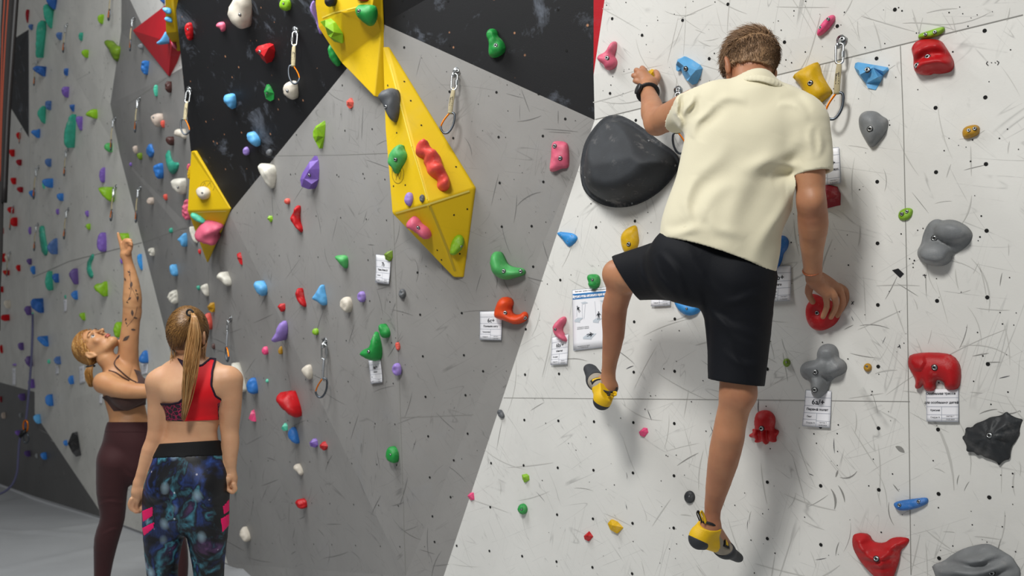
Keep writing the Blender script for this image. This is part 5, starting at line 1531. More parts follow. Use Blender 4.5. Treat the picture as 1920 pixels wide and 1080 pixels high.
def folds(fl, zmax=None):
    """soft creases: (x0,y0,x1,y1,width px,amp m)"""
    def f(P_, v):
        x, y, z = pix(P_); out = v.copy()
        for x0, y0, x1, y1, w_, a in fl:
            ex, ey = x1 - x0, y1 - y0; L = math.hypot(ex, ey)
            t = ((x - x0) * ex + (y - y0) * ey) / L / L
            q = ((x - x0) * ey - (y - y0) * ex) / L
            q = q + w_ * .8 * np.sin(t * 5 + x0)
            e = np.exp(-(q / w_) ** 2) * np.clip(1 - np.abs(t - .5) * 2, 0, 1) ** .6
            e2 = np.exp(-((q - 1.6 * w_) / (1.3 * w_)) ** 2) * np.clip(1 - np.abs(t - .5) * 2, 0, 1) ** .6
            if zmax is not None:
                m = 1 / (1 + np.exp((z - zmax) * 60)); e = e * m; e2 = e2 * m
            out = out - a * e + a * .7 * e2
        return out
    return f

def wob(amp, fr, seed=0):
    r = np.random.RandomState(seed); K = r.normal(size=(5, 3)) * fr; ph = r.uniform(0, 6, 5)
    def f(P_, v):
        o = 0
        for k in range(5): o = o + np.sin(P_ @ K[k] + ph[k])
        return v + amp * o / 5
    return f

def skin(name, base, red, spots=0):
    t = NT(name); v = t.coords()
    c = t.mix(t.ramp(t.noise(v, 7, 4), [(.3, G0), (.7, G1)]), srgb(base), srgb(red))
    c = t.mix(t.math('MULTIPLY', t.ramp(t.noise(v, 60, 3, .7), [(.5, G0), (.75, G1)]), .18), c, srgb(red))
    t.base(c, .48, 0, .4)
    t.b.inputs['Subsurface Weight'].default_value = .12
    t.b.inputs['Subsurface Radius'].default_value = (.01, .004, .002)
    t.b.inputs['Subsurface Scale'].default_value = .5
    t.bump(t.noise(v, 220, 3), .12, .002)
    return t.m

def cloth(name, c, rough=.85, dark=.9, fr=300, bs=.25, sheen=.3):
    t = NT(name); v = t.coords()
    col = t.mix(t.noise(v, 5, 4), srgb(c), tuple(x * dark for x in srgb(c)[:3]) + (1,))
    t.base(col, rough, 0, .25)
    t.b.inputs['Sheen Weight'].default_value = sheen
    t.bump(t.noise(v, fr, 3), bs, .002)
    return t.m

def hair_mat(name, dark, mid, light, rough=.42):
    t = NT(name)
    g = t.n('ShaderNodeNewGeometry')
    col = t.ramp(g.outputs['Random Per Island'], [(0, srgb(dark)), (.45, srgb(mid)), (.8, srgb(mid)), (1, srgb(light))])
    v = t.coords(); col = t.mix(t.math('MULTIPLY', t.noise(v, 18, 3), .5), col, srgb(dark))
    t.base(col, rough, 0, .5)
    return t.m

def strands(name, paths, mat_, parent, r0=.0012, r1=.0004, n=3):
    vs = []; fs = []
    for pth in paths:
        K = len(pth)
        v, f = tube(pth, [r0 + (r1 - r0) * i / (K - 1) for i in range(K)], n)
        b = len(vs); vs += v; fs += [tuple(q + b for q in ff) for ff in f]
    me = bpy.data.meshes.new(name)
    me.from_pydata([tuple(v) for v in vs], [], fs)
    return link_mesh(name, me, mat_, parent, smooth=True)

def finger(f, pts, rs, k=.004):
    f.chain(pts, rs, k)

# ================================================================= the climber
Zv = Vector((0, 0, 1))
M_SKIN_C = skin('skin_climber', 'b98562', 'a36c50')
M_SHIRT = cloth('cream_pique', 'e3dcc0', .88, .94, 420, .2, .25)
M_SHORTS = cloth('black_shorts_fabric', '0d1017', .7, .8, 300, .2, .0)
M_RUB = simple('shoe_rubber', '2b2e33', .65, bump=(90, .3, .003)); M_YSHOE = simple('yellow_shoe_fabric', 'e0b400', .6, bump=(260, .3, .002)); M_GSHOE = simple('grey_suede', '9b9284', .9, bump=(260, .3, .002)); M_BKSHOE = simple('black_strap', '16171a', .7)
CL = empty('person', PZ(1345, 560, 2.9))
tag(CL, 'person climbing the right white wall, seen from behind, in cream polo shirt and black shorts', 'person')
sh_l, el_l, wr_l = PZ(1303, 200, 2.93), PZ(1232, 229, 3.17), PZ(1214, 172, 3.38)
sh_r, el_r, wr_r = PZ(1512, 232, 2.78), PZ(1521, 378, 2.76), PZ(1524, 506, 2.90)
hp_l, kn_l, an_l = PZ(1300, 505, 2.90), PZ(1163, 518, 3.22), PZ(1141, 700, 3.40)
hp_r, kn_r, an_r = PZ(1383, 525, 2.87), PZ(1384, 738, 2.88), PZ(1336, 962, 3.02)
neck, head = PZ(1418, 172, 2.84), PZ(1407, 116, 2.92)
bd = Field([sh_l, sh_r, wr_l, wr_r, kn_l, an_l, an_r, head, PZ(1545, 600, 3.0), PZ(1190, 130, 3.5), PZ(1330, 990, 3.05), PZ(1140, 740, 3.45)], .12, .0036)
fw = Vector((.25, .95, 0)).normalized()
# torso under the shirt
bd.cap(PZ(1350, 490, 2.88), PZ(1390, 250, 2.87), .125, .125, .05, (fw, 1.6))
bd.cap(PZ(1330, 215, 2.93), PZ(1485, 228, 2.82), .055, .055, .04)
bd.chain([neck + Vector((0, 0, -.03)), PZ(1409, 135, 2.89)], [.062, .056], .03)
# head: skull, face turned to the wall
hf_ = Vector((-.25, .85, -.35)).normalized(); hu = Vector((0.05, .38, .92)); hu = (hu - hf_ * hu.dot(hf_)).normalized(); hs = hf_.cross(hu)
AX = (hs, hf_, hu)
bd.ell(head, AX, (.073, .094, .082), .01)
bd.ell(head + hf_ * .045 - hu * .055, AX, (.052, .050, .065), .03)
bd.cap(head + hf_ * .07 - hu * .05, head + hf_ * .085 - hu * .10, .028, .022, .03)
bd.cap(head + hf_ * .095 - hu * .03, head + hf_ * .108 - hu * .052, .008, .012, .01)       # nose
for sgn in (-1, 1):
    bd.cap(head + hs * sgn * .028 + hf_ * .082 - hu * .025, head + hs * sgn * .034 + hf_ * .08 - hu * .026, .010, .010, .012, op='s')
    e = head + hs * sgn * .076 - hu * .028 + hf_ * .012
    bd.chain([e - hu * .026, e + hs * sgn * .008 - hf_ * .012, e + hu * .024 + hs * sgn * .006 - hf_ * .008, e + hu * .026 + hf_ * .012], [.0065, .0070, .0075, .005], .006)
    bd.ell(e, (hs, hf_, hu), (.006, .015, .026), .008)
# arms
bd.chain([sh_l, sh_l.lerp(el_l, .5), el_l], [.058, .052, .043], .03)
fl = el_l.lerp(wr_l, .28)
bd.chain([el_l, fl + Vector((-.004, 0, 0)), el_l.lerp(wr_l, .6), wr_l], [.042, .044, .036, .027], .02)
bd.chain([sh_r, sh_r.lerp(el_r, .5), el_r], [.056, .049, .040], .03)
bd.chain([el_r, el_r.lerp(wr_r, .3) + Vector((.004, 0, 0)), el_r.lerp(wr_r, .65), wr_r], [.040, .046, .036, .0265], .02)
bd.ell(el_r + Vector((0, -.022, .0)), ((1, 0, 0), (0, 1, 0), (0, 0, 1)), (.018, .022, .026), .02)
bd.ell(el_l + Vector((-.012, -.012, -.02)), ((1, 0, 0), (0, 1, 0), (0, 0, 1)), (.022, .024, .022), .02)
# right hand: palm over the red hold, four fingers down, thumb behind
pr0, pr1 = PZ(1527, 520, 2.915), PZ(1553, 545, 2.93)
bd.cap(wr_r, PZ(1526, 522, 2.92), .026, .026, .012)
bd.cap(PZ(1530, 528, 2.925), PZ(1549, 548, 2.935), .026, .020, .012, (Vector((0.1, 1, .2)), 1.25))
bd.cap(PZ(1533, 522, 2.945), PZ(1568, 541, 2.965), .025, .019, .012, (Vector((0, 1, .2)), 1.2))
def PZl(*q): return [PZ(*p) for p in q]
finger(bd, PZl((1547, 549, 2.935), (1549, 560, 2.945), (1550, 575, 2.975), (1543, 594, 3.0)), [.0120, .0110, .0098, .0082])
finger(bd, PZl((1557, 545, 2.935), (1564, 555, 2.935), (1567.5, 573, 2.965), (1558, 595, 3.0)), [.0124, .0113, .0102, .0084])
finger(bd, PZl((1567, 541, 2.96), (1577, 549, 2.96), (1580, 570, 2.985), (1570, 592, 3.01)), [.0120, .0110, .0098, .0082])
finger(bd, PZl((1573, 537, 2.99), (1585, 545, 2.99), (1587, 562, 3.01), (1579, 582, 3.03)), [.0112, .0100, .0090, .0076])
finger(bd, PZl((1522, 528, 2.955), (1516, 548, 2.985), (1524, 566, 3.01)), [.016, .0115, .0095], .008)
bd.cap(PZ(1540, 526, 2.945), PZ(1572, 545, 2.975), .024, .017, .010, (Vector((0, 1, .2)), 1.2))
# left hand: back of the hand, fingers curled over the yellow hold, thumb to the right
bd.cap(wr_l, PZ(1214, 160, 3.41), .0265, .027, .012)
bd.cap(PZ(1216, 158, 3.42), PZ(1204, 142, 3.44), .029, .026, .012, (Vector((0.3, 1, .2)), 1.3))
bd.cap(PZ(1221, 157, 3.42), PZ(1212, 146, 3.44), .025, .018, .010, (Vector((0, 1, .2)), 1.2))
finger(bd, PZl((1210, 141, 3.44), (1207, 131, 3.45), (1204, 127.5, 3.48), (1210, 131, 3.52)), [.0125, .0108, .0096, .0078], .003)
finger(bd, PZl((1205, 142, 3.44), (1197, 134, 3.45), (1193, 132, 3.48), (1200, 137, 3.52)), [.0125, .0108, .0096, .0078], .003)
finger(bd, PZl((1201, 148, 3.44), (1191, 142.5, 3.45), (1187.5, 142, 3.48), (1195, 146, 3.52)), [.0118, .0102, .0090, .0075], .003)
finger(bd, PZl((1202, 155, 3.43), (1193.5, 152, 3.44), (1190, 152, 3.47), (1196, 155, 3.50)), [.0108, .0094, .0084, .0072], .003)
finger(bd, PZl((1226, 156, 3.43), (1233, 147, 3.44), (1232, 138, 3.47), (1229, 134, 3.49)), [.016, .0130, .0112, .009], .006)
# legs
bd.chain([hp_l, hp_l.lerp(kn_l, .5), kn_l], [.085, .070, .055], .03)
bd.ell(kn_l + Vector((-.020, .0, .010)), ((1, 0, 0), (0, 1, 0), (0, 0, 1)), (.040, .045, .045), .03)
c1 = PZ(1153, 575, 3.27); c2 = PZ(1150, 630, 3.33)
bd.chain([kn_l + Vector((.006, 0, -.03)), c1, c2, PZ(1143, 680, 3.38), an_l, PZ(1141, 722, 3.41)], [.046, .0455, .040, .0285, .0265, .030], .02)
bd.chain([hp_r, hp_r.lerp(kn_r, .5), kn_r], [.088, .070, .054], .03)
bd.chain([kn_r, PZ(1374, 775, 2.90), PZ(1360, 845, 2.93), PZ(1348, 900, 2.97), PZ(1338, 945, 3.01), an_r, PZ(1333, 985, 3.03)], [.054, .049, .0505, .041, .029, .026, .030], .02)
bd.cap(PZ(1367, 820, 2.90), PZ(1352, 870, 2.94), .036, .026, .025)
# feet inside the shoes
bd.chain([PZ(1141, 728, 3.42), PZ(1128, 745, 3.42)], [.030, .026], .02)
bd.chain([PZ(1141, 728, 3.42), PZ(1122, 712, 3.54)], [.028, .026], .02)
bd.chain([PZ(1332, 985, 3.03), PZ(1316, 1005, 3.03)], [.028, .024], .015)
bd.chain([PZ(1332, 985, 3.03), PZ(1365, 1030, 3.13)], [.028, .022], .015)
bd.near(.03, wob(.0012, 60, 3))
bd.build('body', M_SKIN_C, CL)

# ---- cream polo shirt
SHF = [(1505, 250, 1380, 345, 13, .006), (1450, 250, 1360, 470, 16, .006), (1300, 330, 1290, 440, 9, .005), (1480, 330, 1420, 500, 12, .006), (1330, 190, 1300, 260, 8, .006),
       (1290, 420, 1400, 330, 14, .005), (1500, 300, 1440, 330, 8, .005), (1282, 170, 1262, 215, 5, .005), (1298, 175, 1283, 225, 5, .005), (1527, 232, 1514, 300, 6, .0022), (1541, 240, 1530, 300, 5, .0018),
       (1270, 200, 1275, 240, 4, .004), (1245, 430, 1330, 440, 8, .004), (1390, 455, 1330, 400, 10, .004), (1355, 260, 1300, 380, 13, .004), (1400, 180, 1330, 200, 8, .003), (1460, 190, 1520, 215, 7, .003)]
st = Field([PZ(1250, 150, 3.1), PZ(1560, 150, 2.6), PZ(1220, 540, 3.0), PZ(1560, 540, 2.7), PZ(1400, 150, 3.1)], .1, .0042)
st.cap(PZ(1392, 262, 2.87), PZ(1354, 430, 2.88), .178, .178, .05, (fw, 1.5))
st.cap(PZ(1352, 430, 2.88), PZ(1338, 535, 2.89), .180, .186, .05, (fw, 1.45))
st.cap(PZ(1315, 205, 2.94), PZ(1495, 222, 2.81), .074, .078, .05)
st.cap(PZ(1345, 195, 2.89), PZ(1455, 205, 2.83), .075, .075, .05)
st.cap(PZ(1440, 255, 2.83), PZ(1430, 375, 2.86), .098, .090, .05)
st.cap(PZ(1418, 185, 2.84), PZ(1416, 165, 2.85), .075, .066, .03)
slc_l = PZ(1250, 221, 3.08)
st.chain([PZ(1306, 205, 2.93), PZ(1285, 205, 2.99), slc_l], [.072, .066, .063], .03)
slc_r = PZ(1522, 345, 2.77)
st.chain([PZ(1508, 234, 2.785), PZ(1519, 290, 2.775), slc_r], [.074, .066, .064], .03)
st.near(.05, folds([(a, b, c, d, w_ * 1.15, m_ * 2.4) for a, b, c, d, w_, m_ in SHF]))
st.near(.03, wob(.0022, 22, 8))
hem0, hem1 = PZ(1235, 446, 2.9), PZ(1441, 520, 2.87)
hv = (hem1 - hem0).normalized(); hn = Vector((0, 1, 0)).cross(hv); hn = hn if hn.z < 0 else -hn   # pointing down
def cut(p, n):
    p = np.array(p); n = np.array(n); return lambda Q: (Q - p) @ n
d1 = (el_l - sh_l).normalized(); d1 = Vector((d1.x, d1.y * .55, d1.z)).normalized()
d2 = (slc_r - PZ(1520, 290, 2.78)).normalized(); d2 = (d2 + Vector((0.12, 0, 0))).normalized()
nd = (PZ(1409, 135, 2.89) - neck).normalized()
f_hem = cut(hem0, hn.normalized())
f_l = lambda Q: np.where(np.linalg.norm(Q - np.array(slc_l), axis=1) < .11, (Q - np.array(PZ(1262, 220, 3.04))) @ np.array(d1), -1)
f_r = lambda Q: np.where((np.linalg.norm(Q - np.array(slc_r), axis=1) < .10) & (Q[:, 0] > PZ(1489, 330, 2.77).x), (Q - np.array(PZ(1522, 326, 2.77))) @ np.array(d2), -1)
f_n = lambda Q: (Q - np.array(PZ(1416, 152, 2.86))) @ np.array(nd)
st.hollow([f_hem, f_l, f_r])
for f_ in (f_hem, f_l, f_r, f_n): st.clip(f_)
SHIRT = st.build('polo_shirt', M_SHIRT, CL)
# collar: folded band around the neck
cf = Field([PZ(1380, 135, 3.0), PZ(1485, 190, 2.7)], .06, .0030)
cb_ = [PZ(1380, 152, 2.93), PZ(1388, 150, 2.865), PZ(1402, 147, 2.80), PZ(1420, 146, 2.775), PZ(1440, 150, 2.765), PZ(1458, 158, 2.775), PZ(1470, 168, 2.80), PZ(1475, 176, 2.85)]
up_ = (nd * .8 + Vector((0, .3, .5))).normalized()
cf.chain(spline(cb_, 3), [.0125] * 22, .004, (Vector((0.1, 1, -.35)), 2.6), sub=1)
cf.build('collar', M_SHIRT, CL)

# ---- shorts
so = Field([PZ(1150, 440, 3.3), PZ(1450, 740, 2.75), PZ(1225, 440, 2.9)], .12, .0042)
so.cap(PZ(1290, 490, 2.91), PZ(1370, 515, 2.88), .128, .128, .05, (fw, 1.12))
so.chain([PZ(1300, 500, 2.92), PZ(1235, 508, 3.06), PZ(1168, 520, 3.21)], [.118, .098, .084], .04)
so.chain([PZ(1382, 525, 2.88), PZ(1385, 620, 2.89), PZ(1379, 740, 2.89)], [.120, .100, .086], .035)
so.near(.05, folds([(1240, 470, 1290, 560, 7, .006), (1225, 480, 1260, 560, 6, .005), (1300, 560, 1420, 640, 9, .006), (1330, 590, 1410, 650, 7, .005), (1345, 560, 1430, 560, 8, .004), (1370, 640, 1400, 715, 6, .004), (1200, 480, 1210, 550, 5, .004), (1350, 660, 1425, 690, 7, .004), (1280, 470, 1360, 560, 8, .005), (1310, 540, 1330, 700, 5, .004)]))
dl = (kn_l - hp_l).normalized(); dl = Vector((dl.x, dl.y * .2, -.35)).normalized()
f_l = lambda Q: np.where(Q[:, 0] < PZ(1240, 500, 3.05).x, (Q - np.array(PZ(1175, 523, 3.19))) @ np.array(dl), -1)
dr = Vector((-.12, .1, -1)).normalized()
f_r = lambda Q: (Q - np.array(PZ(1378, 717, 2.88))) @ np.array(dr)
so.hollow([f_l, f_r])
for f_ in (f_l, f_r, cut(PZ(1345, 455, 2.88), -hn.normalized())): so.clip(f_)
so.build('shorts', M_SHORTS, CL)

# ---- hair: cropped brown, made of many short tufts over a cap
M_HAIR_C = hair_mat('brown_hair', '5a432f', '8a694a', 'b8946c', .62)
hc = Field([head], .14, .0032)
hc.ell(head + hu * .006 - hf_ * .002, AX, (.080, .101, .087), .01)
hc.ell(head + hu * .05 + hf_ * .02, AX, (.062, .070, .048), .02)
# keep only above the hairline
hn_ = (hu * .80 - hf_ * .45).normalized()
hc.chain([neck, PZ(1409, 135, 2.89)], [.0645, .0590], .03)
hc.clip(cut(head - hu * .030, -hn_))
hc.near(.02, wob(.003, 150, 4))
HCAP = hc.build('hair', M_HAIR_C, CL)
rh = random.Random(2); paths = []
for i in range(5200):
    a = rh.uniform(0, 2 * math.pi); c = rh.uniform(-.52, 1)
    sn = math.sqrt(max(0, 1 - c * c))
    dx, dy, dz = sn * math.cos(a), sn * math.sin(a), c
    base = head + hu * .006 + hs * dx * .079 + hf_ * dy * .098 + hu * dz * (.087 if dz > 0 else .080)
    below = (base - (head - hu * .034)).dot(hn_)
    if below < -.026 or (below < 0 and rh.random() < .45 + below * -18): continue
    nrm = (hs * dx / .079 + hf_ * dy / .098 + hu * dz / .087).normalized()
    ln = .010 + .024 * max(0, dz + .15) * rh.uniform(.6, 1.2)
    if below < 0: ln = .006
    lay = (hf_ * .7 - hs * .35 + Vector((rh.uniform(-.5, .5), rh.uniform(-.4, .4), rh.uniform(-.5, .5))))
    if dz < .25: lay = (-hu * .8 + Vector((rh.uniform(-.3, .3), 0, rh.uniform(-.2, .2))))
    lay = (lay - nrm * lay.dot(nrm)).normalized()
    p1 = base + nrm * ln * .45 + lay * ln * .6; p2 = base + nrm * ln * .6 + lay * ln * 1.5
    paths.append([base - nrm * .004, p1, p2])
off_ = parent_world(CL)*0 + Vector(HCAP.location) + parent_world(CL)
vv = HCAP.data.vertices
for i in range(3600):
    v_ = vv[rh.randrange(len(vv))]
    p_ = v_.co + off_; n_ = v_.normal
    q_ = p_ - head
    if q_.dot(hu) > .012 or n_.dot(hu) < -.75: continue
    dn = -hu * .9 + hs * rh.uniform(-.35, .35) + hf_ * .1
    dn = (dn - n_ * dn.dot(n_)).normalized(); ln = rh.uniform(.006, .013)
    paths.append([p_ - n_ * .002, p_ + n_ * .0018 + dn * ln * .5, p_ + n_ * .0014 + dn * ln])
strands('hair_strands', paths, M_HAIR_C, CL, .0013, .0003)

# ---- climbing shoes
def shoe(root_loc, heel, ball, toe, ank, up, rh_, rb, rt, lab, loop_dir, side):
    r = empty('climbing_shoe', ank); r.parent = CL; r.location = ank - parent_world(CL)
    if lab: r['label'] = lab
    f = Field([heel, ball, toe, ank], .09, .0030)
    ax = (toe - heel).normalized(); up = (up - ax * up.dot(ax)).normalized()
    f.cap(heel, heel.lerp(ball, .5) + up * .012, rh_, rh_ * .86, .02)
    f.cap(heel.lerp(ball, .5) + up * .010, ball, rh_ * .86, rb, .02, (up, 1.15))
    f.cap(ball, toe, rb, rt, .02, (up, 1.35))
    f.cap(heel + up * .02, ank, rh_ * .85, .036, .02)
    f.cap(heel.lerp(ball, .45) + up * .02, ank + ax * .01, rh_ * .8, .034, .02)
    ua = (ank - heel.lerp(ball, .3)).normalized()
    f.clip(lambda Q: (Q - np.array(ank)) @ np.array(ua))
    f2 = f.copy(); f2.F += .0025
    # grey upper
    f2.build('upper', M_GSHOE, r)
    g = f.copy()       # rubber heel
    c = np.array(heel - up * .012); R = rh_ * 1.02
    g.F = g.F - .0012; g.clip(lambda Q: np.linalg.norm(Q - c, axis=1) - R - .001)
    g.build('heel_rubber', M_RUB, r)
    t = f.copy(); t.F = t.F - .0010
    t.clip(lambda Q: -((Q - np.array(ball + (toe - ball) * -.10)) @ np.array((ax * .85 - up * .45).normalized())))
    t.build('toe_rubber', M_RUB, r)
    y = f.copy(); y.F = y.F - .0002
    pc = np.array(heel.lerp(ball, .52))
    y.clip(lambda Q: (Q - pc) @ np.array((ax * .75 + up * .66).normalized()))
    y.build('yellow_heel_band', M_YSHOE, r)
    # strap over the instep
    s_ = f.copy(); s_.F = s_.F - .003; sc_ = np.array(heel.lerp(ball, .72) + up * .03)
    s_.clip(lambda Q: np.abs((Q - sc_) @ np.array(ax)) - .014); s_.clip(lambda Q: -((Q - np.array(heel.lerp(ball, .72) + up * .008)) @ np.array(up)))
    s_.build('strap', M_BKSHOE, r)
    s2 = f.copy(); s2.F = s2.F - .0045
    s2.clip(lambda Q: np.abs((Q - sc_) @ np.array(ax)) - .008); s2.clip(lambda Q: -((Q - np.array(heel.lerp(ball, .72) + up * .016)) @ np.array(up)))
    s2.build('strap_patch', M_YSHOE, r)
    # collar lining and pull loops
    l0 = ank
    ring = [l0 + ax * .034 * math.cos(q) + side * .032 * math.sin(q) - ua * .001 for q in np.linspace(0, 2 * math.pi, 17)[:-1]]
    vs, fs = tube(ring, .0045, 7, True); mesh('ankle_lining', vs, fs, M_BKSHOE, r, smooth=True)
    for sg in (0, 1):
        b0 = ank - ax * .032 - up * .004 + side * (.012 if sg else -.012)
        lp = [b0, b0 + loop_dir * .022 - ax * .006, b0 + loop_dir * .034 - ax * .016, b0 + loop_dir * .024 - ax * .026, b0 + loop_dir * .004 - ax * .016]
        vs, fs = tube(spline(lp, 4), .0042, 6, flat=(.5, 1.2)); mesh('pull_loop', vs, fs, M_YSHOE if sg else M_BKSHOE, r, smooth=True)
    return r
shoe(None, PZ(1311, 1010, 3.03), PZ(1358, 1030, 3.10), PZ(1381, 1044, 3.17), PZ(1331, 984, 3.03), Vector((.35, 0, .95)), .035, .034, .023, 'yellow and black climbing shoe on the lower foot, heel to the left', Vector((-.15, -.05, 1)), Vector((.3, -.95, .1)))
shoe(None, PZ(1129, 752, 3.37), PZ(1120, 716, 3.53), PZ(1108, 694, 3.60), PZ(1141, 727, 3.39), Vector((.35, -.55, .75)), .033, .040, .030, 'yellow and black climbing shoe on the raised foot, heel lowest', Vector((.2, -.8, .2)), Vector((1, .2, 0)))

# ---- watch and bracelet
wt = empty('smartwatch', PZ(1213, 172, 3.38)); wt.parent = CL; wt.location = PZ(1213, 172, 3.38) - parent_world(CL)
ad = (el_l - wr_l).normalized(); wu = ad.cross(Vector((0, 1, 0))).normalized(); wv = ad.cross(wu)
c0 = wr_l + ad * .012
ring = [c0 + (wu * math.cos(q) * .033 + wv * math.sin(q) * .031) for q in np.linspace(0, 2 * math.pi, 25)[:-1]]
vs, fs = tube(ring, .010, 8, True, flat=(.45, 1.15)); mesh('wrist_band', vs, fs, simple('black_silicone', '131416', .55), wt, smooth=True)
fd = (Vector((-.85, -.45, .1))).normalized(); fd = (fd - ad * fd.dot(ad)).normalized()
cc = c0 + fd * .034
vs, fs = tube([cc, cc + fd * .004, cc + fd * .011, cc + fd * .0125], [.019, .0215, .021, .018], 24); mesh('watch_case', vs, fs, simple('watch_case', '1c1e21', .35), wt, smooth=False)
ad2 = (wr_r - el_r).normalized(); u2 = ad2.cross(Vector((0, 1, 0))).normalized(); v2_ = ad2.cross(u2)
c0 = PZ(1523, 506, 2.90)
ring = [c0 + (u2 * math.cos(q) * .0290 + v2_ * math.sin(q) * .0290) + Vector((0, 0, .004 * math.cos(q))) for q in np.linspace(0, 2 * math.pi, 41)[:-1]]
vs, fs = tube(ring, [.0016 + .0012 * (i % 2) for i in range(40)], 6, True); mesh('bracelet', vs, fs, simple('copper_beads', 'a05a38', .5, .3), CL, smooth=True)

# ================================================================= the woman with the ponytail
M_SKIN_P = skin('skin_fair', 'cda07c', 'bf8c6a')
PW = empty('person', PZ(350, 745 + 2142 / 3.74, 3.74))
tag(PW, 'person with a long blonde ponytail and red sports bra, standing with her back to us', 'person')
zb = 3.74
YB = Vector((0, -1, 0))          # towards the camera
def Q3(px, py, dz=0.0): return PZ(px, py, zb + dz)
b2 = Field([Q3(250, 1300), Q3(450, 1300), Q3(352, 560), Q3(350, 700, .25), Q3(350, 700, -.2)], .09, .0042)
FW2 = Vector((.12, 1, 0)).normalized()
AX2 = (Vector((1, -.12, 0)).normalized(), FW2, Zv)
# torso
b2.chain([Q3(357, 722, .01), Q3(361, 760, .0), Q3(360, 805, -.0), Q3(356, 850, .0)], [.128, .112, .103, .122], .03, (FW2, 1.45))
b2.cap(Q3(310, 716, .0), Q3(422, 712, .0), .056, .056, .05)
b2.cap(Q3(335, 705, .03), Q3(392, 703, .03), .052, .052, .05)          # trapezius
b2.cap(Q3(335, 735, -.035), Q3(385, 735, -.035), .060, .060, .05)      # shoulder blades
b2.chain([Q3(352, 890, -.01), Q3(350, 930, -.01)], [.155, .150], .05, (FW2, 1.35), sub=1)
b2.cap(Q3(318, 915, -.045), Q3(318, 925, -.035), .085, .08, .04)
b2.cap(Q3(382, 912, -.045), Q3(382, 922, -.035), .085, .08, .04)
b2.chain([Q3(358, 706, .035), Q3(357, 680, .045), Q3(355, 660, .05)], [.058, .050, .050], .035)
# spine groove
b2.cap(Q3(364, 735, -.135), Q3(362, 835, -.118), .014, .014, .03, op='s')
b2.cap(Q3(350, 862, -.150), Q3(350, 935, -.155), .010, .014, .03, op='s')
# legs
for s_, xs in ((-1, (314, 309, 304, 309, 311, 308)), (1, (384, 388, 391, 393, 394, 392))):
    b2.chain([Q3(xs[0], 925), Q3(xs[1], 980), Q3(xs[2], 1060), Q3(xs[3], 1115), Q3(xs[4], 1180, .0), Q3(xs[5], 1280, .01)], [.092, .083, .059, .053, .054, .034], .025)
    b2.cap(Q3(xs[5], 1290, .03), Q3(xs[5], 1300, -.10) + Vector((0, .14, 0)), .036, .028, .02)
# arms
shL, elL, wrL = Q3(298, 718, -.01), Q3(294, 818, .0), Q3(262, 905, -.03)
shR, elR, wrR = Q3(431, 714, .0), Q3(431, 803, .02), Q3(432, 884, .0)
b2.chain([shL, Q3(299, 745), Q3(297, 780), elL], [.054, .048, .042, .036], .03)
b2.chain([elL, Q3(284, 845, -.01), Q3(274, 875, -.02), wrL], [.036, .0385, .032, .024], .012)
b2.chain([shR, Q3(433, 745), Q3(433, 780, .01), elR], [.052, .045, .039, .034], .03)
b2.chain([elR, Q3(432, 830, .01), Q3(431, 862, .0), wrR], [.034, .036, .029, .0225], .012)
# left hand, relaxed
b2.cap(wrL, Q3(258, 922, -.035), .024, .026, .01)
b2.cap(Q3(259, 920, -.035), Q3(254, 938, -.03), .028, .024, .01, (Vector((.5, 1, 0)), 1.5))
for p0_, p1_, p2_, p3_, r_ in (((247, 936, -.05), (243, 946, -.05), (247, 955, -.045), (252, 956, -.04), .0085), ((251, 940, -.045), (249, 951, -.045), (254, 959, -.045), (259, 959, -.04), .0088), ((257, 941, -.035), (256, 952, -.035), (260, 959, -.03), (264, 957, -.03), .0085), ((261, 938, -.02), (262, 948, -.02), (265, 953, -.02), (268, 951, -.02), .0078)):
    finger(b2, [Q3(*p0_), Q3(*p1_), Q3(*p2_), Q3(*p3_)], [r_ * 1.15, r_ * 1.05, r_, r_ * .8])
finger(b2, [Q3(263, 920, -.02), Q3(269, 933, -.01), Q3(270, 944, -.01)], [.015, .011, .009], .008)
# right hand, loose fist
b2.cap(wrR, Q3(434, 897, 0), .0225, .025, .01)
b2.cap(Q3(434, 895), Q3(436, 908), .028, .025, .01, (Vector((1, .5, 0)), 1.4))
for k_ in range(4):
    y_ = -.035 + k_ * .020
    finger(b2, [Q3(438, 908, y_), Q3(441, 917, y_), Q3(436, 923, y_), Q3(430, 920, y_)], [.0105, .0098, .009, .0078])
finger(b2, [Q3(428, 898, -.03), Q3(424, 908, -.03), Q3(427, 917, -.03)], [.014, .011, .009], .008)
# head
hd = Q3(352, 628, .03)
hf2 = Vector((.22, 1, .12)).normalized(); hu2 = (Zv - hf2 * Zv.dot(hf2)).normalized(); hs2 = hf2.cross(hu2)
A2 = (hs2, hf2, hu2)
b2.ell(hd + hu2 * .012, A2, (.072, .090, .098), .01)
b2.ell(hd + hf2 * .045 - hu2 * .045, A2, (.050, .045, .070), .03)
b2.cap(hd + hf2 * .092 - hu2 * .012, hd + hf2 * .105 - hu2 * .032, .007, .011, .01)
b2.ell(hd + hf2 * .07 - hu2 * .095, A2, (.022, .02, .016), .02)
for sg in (-1, 1):
    e = hd + hs2 * sg * .073 - hu2 * .012 + hf2 * .0
    b2.chain([e - hu2 * .026, e + hs2 * sg * .008 - hf2 * .010, e + hu2 * .022 + hs2 * sg * .004 - hf2 * .006], [.0055, .0062, .006], .006)
    b2.ell(e, A2, (.006, .014, .024), .008)
    b2.cap(hd + hs2 * sg * .028 + hf2 * .085, hd + hs2 * sg * .034 + hf2 * .085, .010, .010, .012, op='s')
b2.near(.03, wob(.001, 50, 5))
b2.build('body', M_SKIN_P, PW)
vs, fs = tube([Q3(326, 637, .01), Q3(326.5, 640, .01)], [.005, .004], 8); mesh('earring', vs, fs, M_STEEL, PW, smooth=True)

